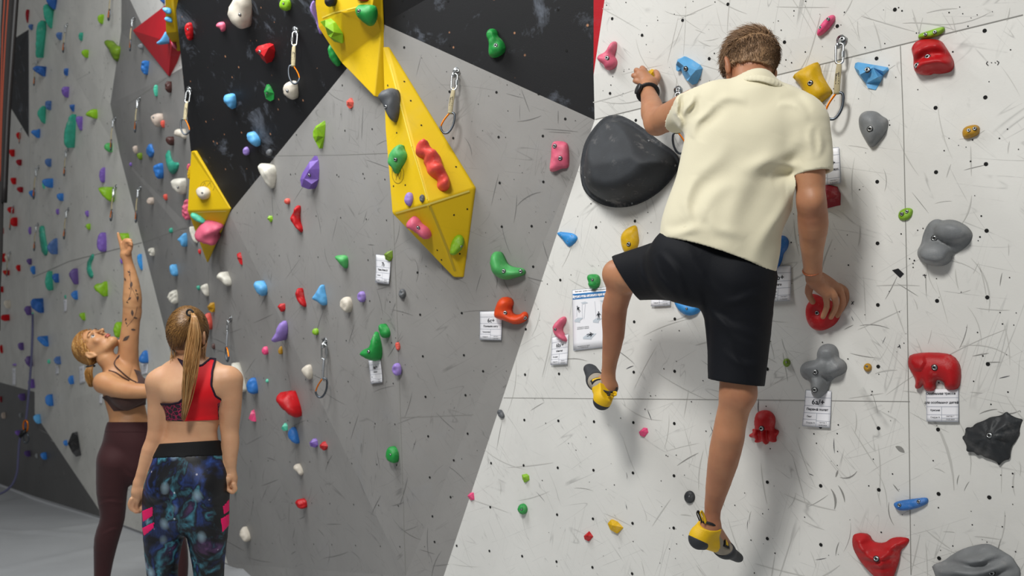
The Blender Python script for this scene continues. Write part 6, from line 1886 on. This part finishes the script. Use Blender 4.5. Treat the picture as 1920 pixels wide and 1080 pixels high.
# sports bra: offset of the torso cut by its outline
def torso2(off, lo=700, h=.0036):
    f = Field([Q3(285, 665), Q3(440, 665), Q3(285, 800), Q3(440, 800), Q3(350, 700, .2), Q3(350, 700, -.2)], .03, h)
    f.chain([Q3(357, 722, .01), Q3(361, 760, .0), Q3(360, 805, -.0), Q3(356, 850, .0)], [.128, .112, .103, .122], .03, (FW2, 1.45))
    f.cap(Q3(310, 716, .0), Q3(422, 712, .0), .056, .056, .05)
    f.cap(Q3(335, 705, .03), Q3(392, 703, .03), .052, .052, .05)
    f.cap(Q3(335, 735, -.035), Q3(385, 735, -.035), .060, .060, .05)
    f.chain([Q3(358, 706, .035), Q3(357, 680, .045), Q3(355, 660, .05)], [.058, .050, .050], .035)
    f.F -= off
    return f
BRA = [(333, 672), (344, 677), (360, 686), (378, 684), (394, 671), (405, 672), (399, 695), (397, 722), (405, 742), (422, 753), (424, 768), (424, 787), (344, 790), (300, 788), (300, 757), (319, 757), (335, 754), (349, 740), (354, 720), (350, 698), (341, 684)]
def inp(poly, off=0):
    def f(Q):
        x, y, z = pix(Q); return poly_sd(x, y, poly) * (zb / F) + off
    return f
M_RED_BRA = cloth('red_sports_fabric', 'd8101c', .6, .92, 500, .12, .1); M_PIPE = cloth('dark_violet_piping', '241226', .7, .9, 400, .1, 0)
t = NT('pink_laced_dark_fabric'); v = t.coords('Object', (1, 1, 1), (0, 0, .6))
vo = t.n('ShaderNodeTexVoronoi', feature='DISTANCE_TO_EDGE', inp={'Scale': 55.0}); t.l(v, vo.inputs['Vector'])
t.base(t.mix(t.ramp(vo.outputs['Distance'], [(.02, G1), (.07, G0)]), srgb('22101f'), srgb('b01a50')), .7); M_LACE = t.m
r_ = torso2(.0065); r_.clip(inp(BRA)); r_.clip(inp([(344, 600), (460, 600), (460, 752), (408, 756), (410, 800), (344, 800), (346, 757)])); r_.build('sports_bra_back', M_RED_BRA, PW)
r_ = torso2(.0060); r_.clip(inp(BRA)); r_.clip(inp([(300, 740), (346, 740), (344, 800), (300, 800)])); r_.build('bra_side_panel', M_LACE, PW)
r_ = torso2(.0060); r_.clip(inp(BRA)); r_.clip(inp([(407, 740), (440, 740), (440, 800), (409, 800)])); r_.build('bra_side_panel', M_LACE, PW)
r_ = torso2(.0085); BR2 = [p for p in BRA if p[1] < 780] ; BR2 = BRA
r_.clip(lambda Q: np.abs(poly_sd(*pix(Q)[:2], BRA) + 1.2) * (zb / F) - .0045); r_.clip(lambda Q: (pix(Q)[1] - 762) * zb / F); r_.build('bra_piping', M_PIPE, PW)

# leggings
def legs2(off):
    f = Field([Q3(250, 830), Q3(450, 830), Q3(250, 1290), Q3(450, 1290), Q3(350, 900, .2), Q3(350, 900, -.2)], .03, .0042)
    f.chain([Q3(361, 760, .0), Q3(360, 805, -.0), Q3(356, 850, .0)], [.112, .103, .122], .03, (FW2, 1.45))
    f.chain([Q3(352, 890, -.01), Q3(350, 930, -.01)], [.155, .150], .05, (FW2, 1.35), sub=1)
    f.cap(Q3(318, 915, -.045), Q3(318, 925, -.035), .085, .08, .04)
    f.cap(Q3(382, 912, -.045), Q3(382, 922, -.035), .085, .08, .04)
    for s_, xs in ((-1, (314, 309, 304, 309, 311, 308)), (1, (384, 388, 391, 393, 394, 392))):
        f.chain([Q3(xs[0], 925), Q3(xs[1], 980), Q3(xs[2], 1060), Q3(xs[3], 1115), Q3(xs[4], 1180, .0), Q3(xs[5], 1280, .01)], [.092, .083, .059, .053, .054, .034], .025)
    f.cap(Q3(350, 862, -.150), Q3(350, 935, -.155), .006, .010, .03, op='s')
    f.F -= off
    f.near(.02, folds([(278, 945, 345, 940, 3, .003), (280, 952, 340, 962, 3, .003), (350, 945, 420, 950, 3, .003), (285, 1050, 335, 1045, 3, .003), (370, 1035, 415, 1040, 3, .003), (280, 935, 340, 925, 4, .003), (368, 1055, 412, 1062, 3, .003)]))
    return f
t = NT('galaxy_print'); v = t.coords('Object')
mp = t.n('ShaderNodeMapping'); mp.inputs['Scale'].default_value = (1.0, .5, .75); t.l(v, mp.inputs[0])
nz = t.n('ShaderNodeTexNoise', inp={'Scale': 13.0, 'Detail': 3.0, 'Distortion': .5}); t.l(mp.outputs[0], nz.inputs['Vector'])
hue = t.ramp(nz.outputs['Fac'], [(.30, srgb('0b0b1c')), (.43, srgb('26458c')), (.50, srgb('0c1122')), (.57, srgb('4a93a8')), (.63, srgb('2a1d46')), (.74, srgb('8a5a94'))])
n2 = t.noise(mp.outputs[0], 9, 4, .6, .8)
col = t.mix(t.ramp(n2, [(.44, G0), (.66, G1)]), srgb('07080d'), hue)
vo = t.n('ShaderNodeTexVoronoi', inp={'Scale': 11.0, 'Randomness': .9}); t.l(mp.outputs[0], vo.inputs['Vector'])
col = t.mix(t.ramp(vo.outputs['Distance'], [(.0, (.75, .75, .75, 1)), (.26, G0)]), col, srgb('a9c6d6'))
vo2 = t.n('ShaderNodeTexVoronoi', inp={'Scale': 26.0}); t.l(v, vo2.inputs['Vector'])
col = t.mix(t.math('MULTIPLY', t.ramp(vo2.outputs['Distance'], [(.04, (.6, .6, .6, 1)), (.14, G0)]), t.ramp(n2, [(.5, G0), (.55, G1)])), col, srgb('e8e4ee'))
t.base(col, .5, 0, .4); M_GAL = t.m
M_NEON = cloth('neon_pink_panel', 'f01468', .5, .95, 300, .1, 0); M_BAND = cloth('black_waistband', '0d0d0f', .75, .9, 300, .2, 0)
L = legs2(.0045); f_ = Field([Q3(250, 800), Q3(450, 1300)], .1, .01)
low = lambda Q: -(Q[:, 2] - .10)
A_ = L.copy(); A_.clip(lambda Q: -(pix(Q)[1] - 855 + (pix(Q)[0] - 350) * .04) * zb / F); A_.clip(low); A_.build('leggings', M_GAL, PW)
A_ = legs2(.0065); A_.clip(lambda Q: -(pix(Q)[1] - 829 + (pix(Q)[0] - 350) * .06) * zb / F); A_.clip(lambda Q: (pix(Q)[1] - 857 + (pix(Q)[0] - 350) * .04) * zb / F); A_.build('waistband', M_BAND, PW)
for pl in ([(266, 958), (287, 949), (287, 967), (268, 980)], [(266, 990), (290, 978), (289, 990), (270, 1006)]):
    A_ = L.copy(); A_.F -= .0012; A_.clip(inp(pl)); A_.clip(lambda Q: (pix(Q)[2] - zb) * 1.0); A_.build('pink_stripe', M_NEON, PW)
for pl in ([(417, 950), (430, 935), (430, 958), (420, 965)], [(414, 972), (430, 962), (430, 984), (416, 1000)]):
    A_ = L.copy(); A_.F -= .0012; A_.clip(inp(pl)); A_.build('pink_stripe', M_NEON, PW)

# hair: combed back to a high tie, long straight ponytail
M_BLOND = hair_mat('blonde_hair', '8a6238', 'c4935a', 'ecc98e', .36)
M_BLOND2 = hair_mat('dark_blonde_hair', '54391f', '86602f', 'b58a50', .45)
tie = Q3(359, 586, -.075)
hc = Field([hd], .15, .0036)
hc.ell(hd + hu2 * .016, A2, (.0775, .096, .103), .01)
hc.clip(lambda Q: -((Q - np.array(hd + hf2 * .050 - hu2 * .038)) @ np.array((hu2 * .62 - hf2 * .78).normalized())))
hc.clip(lambda Q: -((Q - np.array(hd - hu2 * .060)) @ np.array(hu2)))
hc.build('hair', M_BLOND2, PW)
rh = random.Random(9); paths = []
for i in range(1500):
    a = rh.uniform(0, 2 * math.pi); c = rh.uniform(-.72, 1); sn = math.sqrt(max(0, 1 - c * c))
    dx, dy, dz = sn * math.cos(a), sn * math.sin(a), c
    base = hd + hu2 * .016 + hs2 * dx * .0775 + hf2 * dy * .096 + hu2 * dz * .103
    if (base - (hd + hf2 * .055 - hu2 * .038)).dot((hu2 * .62 - hf2 * .78).normalized()) < 0 or (base - (hd - hu2 * .062)).dot(hu2) < 0: continue
    pth = []
    for k in range(7):
        q = base.lerp(tie, k / 6)
        o_ = q - (hd + hu2 * .016); l = math.sqrt((o_.dot(hs2) / .0775) ** 2 + (o_.dot(hf2) / .096) ** 2 + (o_.dot(hu2) / .103) ** 2)
        pth.append(hd + hu2 * .016 + o_ * ((1.015 + .02 * math.sin(k / 6 * 3.1) + rh.uniform(0, .008)) / l) if k < 6 else q)
    paths.append(pth)
strands('hair_strands', paths, M_BLOND2, PW, .0013, .0011)
paths = []
for i in range(760):
    u_ = rh.gauss(0, .42); w_ = rh.gauss(0, .42); u_ = max(-1, min(1, u_)); w_ = max(-1, min(1, w_)); e_ = rh.uniform(.62, 1.0)
    ctl = [(359, 586, -.078, .004, .006), (364, 595, -.112, .011, .010), (365, 625, -.125, .026, .014), (362, 665, -.130, .030, .016), (357, 710, -.150, .030, .014), (352, 750, -.140, .020, .010), (344, 790, -.130, .008, .005)]
    pth = [Q3(x + (u_ * sx) * 454 + rh.uniform(-.5, .5), y if j < 3 else 595 + (y - 595) * e_, dz + w_ * sz) for j, (x, y, dz, sx, sz) in enumerate(ctl)]
    paths.append(spline(pth, 2))
strands('ponytail', paths, M_BLOND, PW, .0014, .0007)
paths = []
for i in range(110):
    sd_ = rh.choice((-1, 1)); y0 = rh.uniform(640, 668)
    x0 = 352 + sd_ * rh.uniform(20, 33)
    paths.append([Q3(x0, y0, rh.uniform(-.02, .06)), Q3(x0 + rh.uniform(-3, 3), y0 + 14, rh.uniform(-.03, .05)), Q3(x0 - sd_ * rh.uniform(-2, 9), y0 + rh.uniform(18, 36), rh.uniform(-.03, .03))])
strands('loose_hair', paths, M_BLOND, PW, .0007, .0004)
vs, fs = tube([tie + hs2 * math.cos(q) * .014 + hu2 * math.sin(q) * .012 + hf2 * -.012 for q in np.linspace(0, 2 * math.pi, 17)[:-1]], .0042, 7, True); mesh('hair_tie', vs, fs, M_BKSHOE, PW, smooth=True)

# ================================================================= the woman pointing up
zc = 5.62
PA = F / zc
M_SKIN_L = skin('skin_warm', 'c39367', 'b47f58')
LW = empty('person', PZ(240, 1120, zc))
tag(LW, 'person in brown bra and maroon leggings, leaning back and pointing up with a tattooed arm', 'person')
def W3(px, py, dz=0.0): return PZ(px, py, zc + dz)
b3 = Field([W3(140, 600), W3(365, 430), W3(365, 1130), W3(170, 1130), W3(240, 700, .3), W3(240, 700, -.3)], .08, .0046)
FW3 = Vector((.55, -.75, .35)).normalized()     # chest turned right, up and half to the camera
# torso
tor = [W3(226, 716, .05), W3(232, 745, .03), W3(240, 780, .02), W3(242, 810, .0)]
b3.chain(tor, [.115, .112, .108, .125], .04, (Vector((.3, -1, .1)), 1.35))
b3.cap(W3(195, 716, -.10), W3(243, 706, .12), .052, .052, .06)
b3.cap(W3(228, 738, -.06), W3(252, 735, .02), .062, .058, .05)
b3.chain([W3(241, 830, .0), W3(238, 862, .0)], [.150, .150], .05, (Vector((.2, 1, 0)), 1.35), sub=1)
# buttocks and legs
b3.cap(W3(216, 855, -.02), W3(222, 868, .05), .09, .09, .05)
b3.chain([W3(215, 868, -.06), W3(210, 920, -.05), W3(211, 970, -.04), W3(200, 1010, -.03), W3(194, 1055, -.01), W3(190, 1102, .0)], [.100, .084, .066, .066, .050, .036], .03)
b3.chain([W3(262, 868, .08), W3(288, 920, .08), W3(318, 975, .08), W3(332, 1020, .09), W3(336, 1060, .10), W3(337, 1104, .11)], [.098, .082, .064, .054, .050, .036], .03)
for (x, dz) in ((190, 0), (337, .11)):
    b3.cap(W3(x, 1114, dz), W3(x + 24, 1119, dz + .02), .034, .026, .02)
# neck
b3.chain([W3(222, 700, .02), W3(212, 688, .01), W3(199, 672, .0)], [.060, .055, .056], .04)
# raised arm
b3.chain([W3(240, 702, .10), W3(240, 668, .08), W3(243, 630, .06), W3(248, 585, .04)], [.070, .062, .055, .050], .03)
b3.chain([W3(248, 590, .04), W3(248, 560, .02), W3(246, 525, .0), W3(239, 488, -.02)], [.049, .056, .043, .027], .02)
b3.cap(W3(239, 490, -.02), W3(236, 476, -.03), .027, .029, .01)
b3.cap(W3(236, 478, -.03), W3(236, 464, -.04), .036, .030, .01, (Vector((0, 1, 0)), 1.7))
finger(b3, [W3(229, 466, -.04), W3(226, 454, -.045), W3(223.5, 446, -.05), W3(221.5, 437.5, -.055)], [.0125, .0112, .0100, .0080], .006)
finger(b3, [W3(233, 462, -.045), W3(233, 452, -.05), W3(239, 449.5, -.06), W3(245, 450.5, -.06)], [.0120, .0110, .0100, .0085], .005)
finger(b3, [W3(237, 462, -.05), W3(237, 454, -.06), W3(243, 453.5, -.075), W3(247, 455.5, -.075)], [.0115, .0105, .0095, .0080], .005)
finger(b3, [W3(240, 464, -.05), W3(241, 458, -.06), W3(245, 458, -.075), W3(247, 460, -.075)], [.0105, .0095, .0088, .0075], .005)
finger(b3, [W3(240, 475, -.05), W3(244, 467, -.06), W3(246, 460, -.06), W3(245.5, 455, -.06)], [.0165, .0130, .0112, .0090], .008)
# near arm, held across
b3.chain([W3(196, 719, -.10), W3(225, 729, -.14), W3(256, 733, -.16), W3(286, 733, -.16)], [.062, .056, .046, .041], .03)
b3.chain([W3(286, 733, -.16), W3(302, 729, -.10), W3(322, 722, -.04), W3(342, 716, .0)], [.042, .041, .034, .026], .02)
b3.cap(W3(342, 716, .0), W3(352, 714, .01), .028, .028, .01, (Vector((0, 0, 1)), 1.4))
for k_ in range(4):
    finger(b3, [W3(354, 712 + k_ * 1.5, .0 + k_ * .016), W3(360, 711 + k_ * 2, .0 + k_ * .018), W3(365, 713 + k_ * 2, .0 + k_ * .018)], [.010, .009, .0075])
finger(b3, [W3(348, 710, -.02), W3(353, 705, -.025), W3(358, 704, -.02)], [.012, .0105, .0085])
# head tipped back: crown to the left, face to the upper right
K3 = Vector((-.93, .02, .28)).normalized(); f3 = Vector((.34, -.44, .83)); f3 = (f3 - K3 * f3.dot(K3)).normalized(); s3 = f3.cross(K3)
if s3.y > 0: s3 = -s3                # ear side towards the camera
hq = W3(178, 650, .02)
A3 = (s3, f3, K3)
SC3 = 1.09
def H(a, b, c): return hq + (s3 * a + f3 * b + K3 * c) * SC3
b3.ell(H(0, -.008, .03), A3, (.074 * SC3, .096 * SC3, .084 * SC3), .01)
b3.ell(H(0, .035, -.040), A3, (.056 * SC3, .052 * SC3, .072 * SC3), .03)
b3.ell(H(0, .072, -.098), A3, (.021 * SC3, .020 * SC3, .018 * SC3), .02)             # chin
b3.chain([H(.050, -.005, -.045), H(.040, .035, -.085), H(0.01, .068, -.102)], [.016, .016, .014], .03)   # jaw line
b3.chain([H(-.050, -.005, -.045), H(-.040, .035, -.085), H(-0.01, .068, -.102)], [.016, .016, .014], .03)
b3.chain([H(0, .088, .012), H(0, .100, -.012), H(0, .118, -.034)], [.007, .0085, .0105], .008)     # nose
b3.ell(H(.009, .104, -.038), A3, (.007, .008, .006), .006); b3.ell(H(-.009, .104, -.038), A3, (.007, .008, .006), .006)
b3.ell(H(.034, .066, -.030), A3, (.022, .014, .018), .025); b3.ell(H(-.034, .066, -.030), A3, (.022, .014, .018), .025)   # cheeks
b3.cap(H(.014, .090, .022), H(.045, .078, .020), .008, .007, .012); b3.cap(H(-.014, .090, .022), H(-.045, .078, .020), .008, .007, .012)   # brow
for sg in (-1, 1):
    b3.ell(H(sg * .031, .092, .002), A3, (.017, .011, .010), .010, op='s')
b3.ell(H(0, .093, -.062), A3, (.022, .008, .0055), .006); b3.ell(H(0, .091, -.073), A3, (.019, .0085, .006), .006)       # lips
b3.cap(H(-.020, .096, -.0675), H(.020, .096, -.0675), .0022, .0022, .003, op='s')
for sg in (-1, 1):
    e = H(sg * .073, -.012, -.022)
    b3.chain([e - K3 * .030, e - f3 * .016 + s3 * sg * .010, e + K3 * .026 + s3 * sg * .006 - f3 * .006, e + K3 * .026 + f3 * .012], [.0070, .0080, .0078, .006], .006)
    b3.ell(e, A3, (.008, .016, .028), .008)
b3.near(.03, wob(.0012, 45, 6))
b3.build('body', M_SKIN_L, LW)
# eyes, brows, lips
M_EYE = simple('eye_white', 'e6dfd8', .25); M_IRIS = simple('eye_iris', '2c221c', .2); M_LIP = simple('lips', 'b4655a', .4); M_BROW = simple('brow_hair', '5f4228', .8); M_LASH = simple('eyelashes', '241a16', .6)
for sg in (-1, 1):
    me = bpy.data.meshes.new('eye'); bm = bmesh.new(); bmesh.ops.create_uvsphere(bm, u_segments=16, v_segments=10, radius=.0118 * SC3); bm.to_mesh(me); bm.free()
    e_ = link_mesh('eye', me, M_EYE, LW, smooth=True); e_.location = H(sg * .031, .0765, .001) - parent_world(LW)
    me = bpy.data.meshes.new('iris'); bm = bmesh.new(); bmesh.ops.create_uvsphere(bm, u_segments=12, v_segments=8, radius=.0075 * SC3); bm.to_mesh(me); bm.free()
    i_ = link_mesh('iris', me, M_IRIS, None, smooth=True); i_.parent = e_; i_.location = (f3 * .0058 + s3 * .0020 - K3 * .001) * SC3
    vs, fs = tube(spline([H(sg * .016, .094, .022), H(sg * .032, .094, .028), H(sg * .050, .080, .023)], 4), [.0022, .0026, .0028, .0028, .0026, .0024, .002, .0016, .001], 6); mesh('eyebrow', vs, fs, M_BROW, LW, smooth=True)
    vs, fs = tube(spline([H(sg * .017, .0885, .004), H(sg * .031, .0925, .0095), H(sg * .046, .083, .003)], 4), .0014, 5); mesh('eyelash_line', vs, fs, M_LASH, LW, smooth=True)
lf = Field([H(0, .09, -.07)], .04, .002)
lf.ell(H(0, .0945, -.0625), A3, (.0235, .0085, .0052), .004); lf.ell(H(0, .0925, -.0735), A3, (.020, .0092, .0060), .004)
lf.build('lips', M_LIP, LW)
# tattoo: small leaves and stems following the arm (flat ink shapes on the skin)
M_TAT = simple('tattoo_ink', '4d3d36', .6)
tatt = [(242, 510, .5, 7), (243, 515, 1.8, 5), (235, 524, 1.3, 7), (246, 534, 1.7, 12), (255, 545, 1.2, 6), (258, 559, 1.6, 9), (243, 560, 2.4, 8), (239, 567, .4, 5), (248, 587, 1.5, 12), (254, 596, .3, 8), (236, 599, 2.0, 6), (250, 618, .1, 9), (237, 634, -.7, 16), (221, 640, 1.5, 9), (237, 606, 1.1, 6), (257, 551, .2, 5), (243, 541, .9, 4)]
def body_hit(o, px, py):
    loc = parent_world(o)
    ok, p, n, _ = o.ray_cast(CAM - loc, ray(px, py).normalized())
    return (p + loc, n) if ok else None
bpy.context.view_layer.update()
LB = [o for o in LW.children if o.name.startswith('body')][0]
k_ = 0
for (x, y, a, ln) in tatt:
    pts = [(x + math.cos(a) * ln * t * .5 - math.sin(a) * w_ * ln * .21, y + math.sin(a) * ln * t * .5 + math.cos(a) * w_ * ln * .21) for t, w_ in ((-1.1, 0), (-.5, .8), (0, 1), (.5, .6), (1, 0), (.5, -.6), (0, -1), (-.5, -.8))]
    hs_ = [body_hit(LB, *p) for p in pts]
    if any(q is None for q in hs_): continue
    c_ = sum((q[0] for q in hs_), Vector()) / 8
    hc_ = body_hit(LB, x, y)
    cpt = (hc_[0] if hc_ else c_)
    vs = [q[0] + q[1] * .0016 for q in hs_] + [cpt + (hc_[1] if hc_ else hs_[0][1]) * .0022]
    mesh('tattoo_leaf', vs, [(i, (i + 1) % 8, 8) for i in range(8)], M_TAT, LW)
for st_ in ([(243, 505), (244, 520), (246, 540), (243, 556), (238, 566)], [(257, 575), (253, 592), (246, 603), (238, 612)], [(247, 540), (255, 556), (258, 566)]):
    q = [body_hit(LB, *p) for p in st_]
    if all(q):
        vs, fs = tube(spline([p + n * .001 for p, n in q], 4), .0011, 4); mesh('tattoo_stem', vs, fs, M_TAT, LW)

# bra and leggings
def torso3(off):
    f = Field([W3(170, 690), W3(300, 690), W3(170, 780), W3(300, 780), W3(240, 700, .3), W3(240, 700, -.3)], .03, .0042)
    f.chain(tor, [.115, .112, .108, .125], .04, (Vector((.3, -1, .1)), 1.35))
    f.cap(W3(195, 716, -.10), W3(243, 706, .12), .052, .052, .06)
    f.cap(W3(228, 738, -.06), W3(252, 735, .02), .062, .058, .05)
    f.cap(W3(238, 748, -.085), W3(256, 742, -.075), .058, .050, .04); f.cap(W3(258, 728, .05), W3(262, 726, .06), .058, .050, .04)
    f.F -= off; return f
def inpc(poly):
    return lambda Q: poly_sd(*pix(Q)[:2], poly) * (zc / F)
M_BBRA = cloth('brown_sports_fabric', '4b3631', .75, .9, 400, .15, .1); M_MAR = cloth('maroon_leggings_fabric', '38191b', .75, .88, 400, .15, .1)
BB = [(224, 664), (232, 668), (250, 682), (266, 697), (280, 708), (300, 712), (300, 752), (268, 758), (240, 770), (214, 771), (202, 756), (200, 752), (215, 748), (236, 741), (262, 730), (256, 716), (240, 716), (246, 720), (258, 717), (262, 706), (254, 693), (240, 678)]
BB = [(226, 664), (236, 669), (250, 680), (266, 695), (280, 706), (300, 712), (300, 754), (268, 760), (240, 770), (213, 771), (200, 753), (190, 745), (215, 735), (238, 722), (252, 718), (259, 716), (257, 704), (249, 690), (238, 677)]
r_ = torso3(.007); r_.clip(inpc(BB)); r_.build('sports_bra', M_BBRA, LW)
bpy.context.view_layer.update()
for st_ in ([(224, 666), (214, 682), (228, 698), (245, 712), (255, 717)], [(190, 694), (204, 695), (217, 699), (228, 706), (242, 714)], [(184, 700), (190, 694)]):
    q = [body_hit(LB, *p) for p in st_]
    q = [x for x in q if x]
    if len(q) > 1:
        vs, fs = tube(spline([p + n * .003 for p, n in q], 4), .0042, 6); mesh('bra_strap', vs, fs, M_BBRA, LW, smooth=True)
f = Field([W3(160, 780), W3(380, 780), W3(160, 1100), W3(380, 1100), W3(240, 900, .3), W3(240, 900, -.3)], .03, .0046)
f.chain([W3(236, 760, .02), W3(240, 780, .02), W3(242, 810, .0)], [.108, .108, .125], .04, (Vector((.3, -1, .1)), 1.35))
f.chain([W3(241, 830, .0), W3(238, 862, .0)], [.150, .150], .05, (Vector((.2, 1, 0)), 1.35), sub=1)
f.cap(W3(216, 855, -.02), W3(222, 868, .05), .09, .09, .05)
f.chain([W3(215, 868, -.06), W3(210, 920, -.05), W3(211, 970, -.04), W3(200, 1010, -.03), W3(194, 1055, -.01), W3(190, 1102, .0)], [.100, .084, .066, .066, .050, .036], .03)
f.chain([W3(262, 868, .08), W3(288, 920, .08), W3(318, 975, .08), W3(332, 1020, .09), W3(336, 1060, .10), W3(337, 1104, .11)], [.098, .082, .064, .054, .050, .036], .03)
f.F -= .005
f.near(.02, folds([(185, 945, 235, 940, 3, .003), (190, 1000, 228, 992, 3, .003), (225, 880, 260, 900, 4, .004)]))
f.clip(lambda Q: -(pix(Q)[1] - 792) * zc / F); f.clip(lambda Q: -(Q[:, 2] - .07))
g = f.copy(); g.F -= .002; g.clip(lambda Q: (pix(Q)[1] - 811 - (pix(Q)[0] - 240) * .02) * zc / F); g.build('waistband', M_MAR, LW)
f.build('leggings', M_MAR, LW)

# hair: blonde, pulled into a low ponytail
M_GOLD = hair_mat('golden_hair', '7e5022', 'bd8844', 'e8bf7c', .38)
hc = Field([hq], .17, .0040)
hc.ell(H(0, -.012, .034), A3, (.081 * SC3, .103 * SC3, .090 * SC3), .01)
hc.clip(lambda Q: -((Q - np.array(H(0, .060, .050))) @ np.array((K3 * .45 - f3 * .89).normalized())))
hc.clip(lambda Q: -((Q - np.array(H(0, -.01, -.018))) @ np.array((K3 * .8 - f3 * .6).normalized())))
hc.build('hair', M_GOLD, LW)
tie3 = W3(170, 688, -.02)
rh = random.Random(5); paths = []
fr_n = (K3 * .45 - f3 * .89).normalized(); lo_n = (K3 * .8 - f3 * .6).normalized()
cen3 = H(0, -.012, .034); RR = (.081 * SC3, .103 * SC3, .090 * SC3)
for i in range(1300):
    a = rh.uniform(0, 2 * math.pi); c = rh.uniform(-1, 1); sn = math.sqrt(max(0, 1 - c * c))
    dx, dy, dz = sn * math.cos(a), sn * math.sin(a), c
    base = cen3 + s3 * dx * RR[0] + f3 * dy * RR[1] + K3 * dz * RR[2]
    if (base - H(0, .066, .050)).dot(fr_n) < 0 or (base - H(0, -.01, -.022)).dot(lo_n) < 0: continue
    pth = []
    for k in range(8):
        q = base.lerp(tie3, k / 7); o_ = q - cen3
        l = math.sqrt((o_.dot(s3) / RR[0]) ** 2 + (o_.dot(f3) / RR[1]) ** 2 + (o_.dot(K3) / RR[2]) ** 2)
        pth.append(cen3 + o_ * (1.012 + rh.uniform(0, .02)) / l if l < 1.02 else q)
    paths.append(pth)
strands('hair_strands', paths, M_GOLD, LW, .0018, .0013)
paths = []
for i in range(380):
    u_ = max(-1, min(1, rh.gauss(0, .45))); w_ = max(-1, min(1, rh.gauss(0, .45))); e_ = rh.uniform(.8, 1.05)
    ctl = [(171, 684, -.02, 3, .01), (168, 692, -.03, 6, .02), (166, 702, -.03, 7.5, .028), (168, 712, -.03, 7, .024), (171, 724, -.03, 4, .012)]
    paths.append(spline([W3(x + u_ * sx + rh.uniform(-.6, .6), 684 + (y - 684) * e_, dz + w_ * sz) for x, y, dz, sx, sz in ctl], 2))
strands('ponytail', paths, M_GOLD, LW, .0018, .0009)
vs, fs = tube([W3(170, 687, -.02) + Vector((math.cos(q) * .022, math.sin(q) * .022, math.cos(q) * .004)) for q in np.linspace(0, 2 * math.pi, 15)[:-1]], .006, 7, True); mesh('hair_tie', vs, fs, M_BKSHOE, LW, smooth=True)
